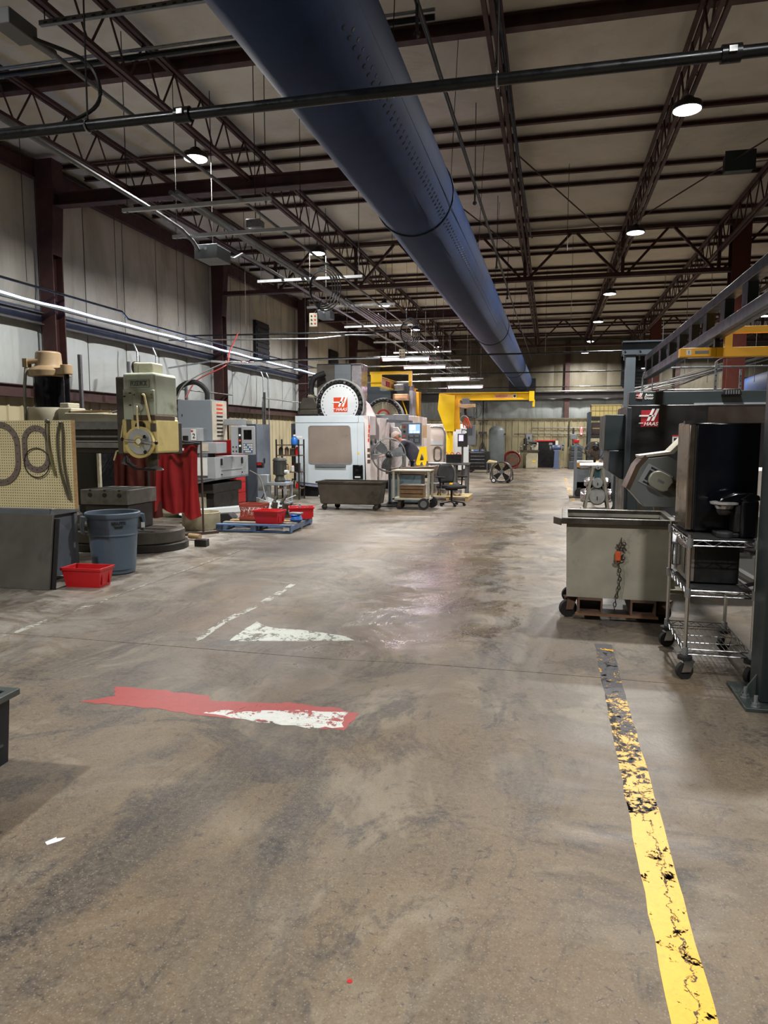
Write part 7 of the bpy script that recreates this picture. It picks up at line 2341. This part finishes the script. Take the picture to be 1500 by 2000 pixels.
# hands: palm, four fingers and a thumb each, closing on the work
for s in (-1, 1):
    y = s * .195
    HJ = [((-.7, y, 1.07), .03), ((-.76, y, 1.06), .034), ((-.79, y, 1.05), .032)]
    HE = [(0, 1), (1, 2)]
    for k, (dy, L) in enumerate(((-.027, .06), (-.009, .07), (.009, .066), (.027, .05))):
        n0 = len(HJ)
        HJ += [((-.8, y + dy, 1.05), .011), ((-.8 - L * .5, y + dy * 1.1, 1.04), .0095), ((-.8 - L * .8, y + dy * 1.1, 1.015), .0085)]
        HE += [(2, n0), (n0, n0 + 1), (n0 + 1, n0 + 2)]
    n0 = len(HJ)
    HJ += [((-.75, y - s * .035, 1.05), .012), ((-.79, y - s * .055, 1.035), .01), ((-.82, y - s * .055, 1.02), .009)]
    HE += [(1, n0), (n0, n0 + 1), (n0 + 1, n0 + 2)]
    skin_body('hand', HJ, HE, M('skin'), t, 1)
# clothing: shirt over the trunk and upper arms, trousers, boots
SJ = [((0.06, 0, .88), (.165, .185)), ((0.035, 0, .95), (.165, .185)), ((-.05, 0, 1.1), (.15, .18)), ((-.175, 0, 1.26), (.15, .195)), ((-.285, 0, 1.365), (.115, .17)), ((-.33, 0, 1.4), .075),
      ((-.27, -.19, 1.36), .075), ((-.35, -.235, 1.24), .066), ((-.27, .19, 1.36), .075), ((-.35, .235, 1.24), .066)]
SE = [(0, 1), (1, 2), (2, 3), (3, 4), (4, 5), (4, 6), (6, 7), (4, 8), (8, 9)]
skin_body('shirt', SJ, SE, M('shirt'), t)
PJ = [((.035, 0, .93), (.15, .165)), ((.04, -.1, .84), .115), ((.01, -.11, .5), .085), ((.055, -.12, .09), .07), ((.04, .1, .84), .115), ((-.02, .12, .5), .085), ((.035, .13, .09), .07)]
skin_body('trousers', PJ, [(0, 1), (1, 2), (2, 3), (0, 4), (4, 5), (5, 6)], M('denim'), t)
for y, x in ((-.12, .05), (.13, .03)):
    B().prism([(x - .2, 0), (x + .08, 0), (x + .08, .11), (x - .03, .12), (x - .17, .06), (x - .2, .035)], 'y', y - .045, y + .045).o('boot', M('rubber'), t, .02, seg=3)
# head details: cap, ear, nose, eyes, mouth, hair at the nape
HM = Matrix.Translation((-.48, 0, 1.52)) @ Matrix.Rotation(math.radians(-38), 4, 'Y')
HM = Matrix.Translation((-.48, 0, 1.515)) @ Matrix.Rotation(math.radians(-35), 4, 'Y')
B().ball((0, 0, 0), .1, 18, 12, (1.05, .84, 1.18)).xf(HM).o('head', M('skin'), t, smooth=80)
capb = B()
prof = [(.1 * math.sin(PI / 2 * k / 7) + 1e-6, .1 * math.cos(PI / 2 * k / 7)) for k in range(8)]
capb.lathe(prof, (0, 0, 0), 22)
capb.xf(Matrix.Diagonal((1.14, .92, 1.25, 1)))
capb.xf(HM @ Matrix.Translation((0, 0, .012))).o('cap', M('cap'), t, smooth=80)
B().prism([(-.1, -.075), (-.17, -.06), (-.19, 0), (-.17, .06), (-.1, .075)], 'z', .015, .025).xf(HM).o('cap_brim', M('cap'), t, .004)
for s in (-1, 1):
    B().ball((.01, s * .086, -.015), .022, 8, 6, (.8, .4, 1.2)).xf(HM).o('ear', M('skin'), t)
    B().ball((-.09, s * .032, -.005), .011, 8, 6).xf(HM).o('eye', M('dark_ink'), t)
B().ball((-.112, 0, -.03), .018, 8, 6, (1, .8, 1.2)).xf(HM).o('nose', M('skin'), t)
B().box(-.1, -.088, -.022, .022, -.072, -.066).xf(HM).o('mouth', M('mouth', '#7d4a40', .6), t)
B().ball((.06, 0, -.03), .06, 12, 8, (.75, 1.2, .9)).xf(HM).o('hair', M('hair_grey', '#6e665e', .8), t)
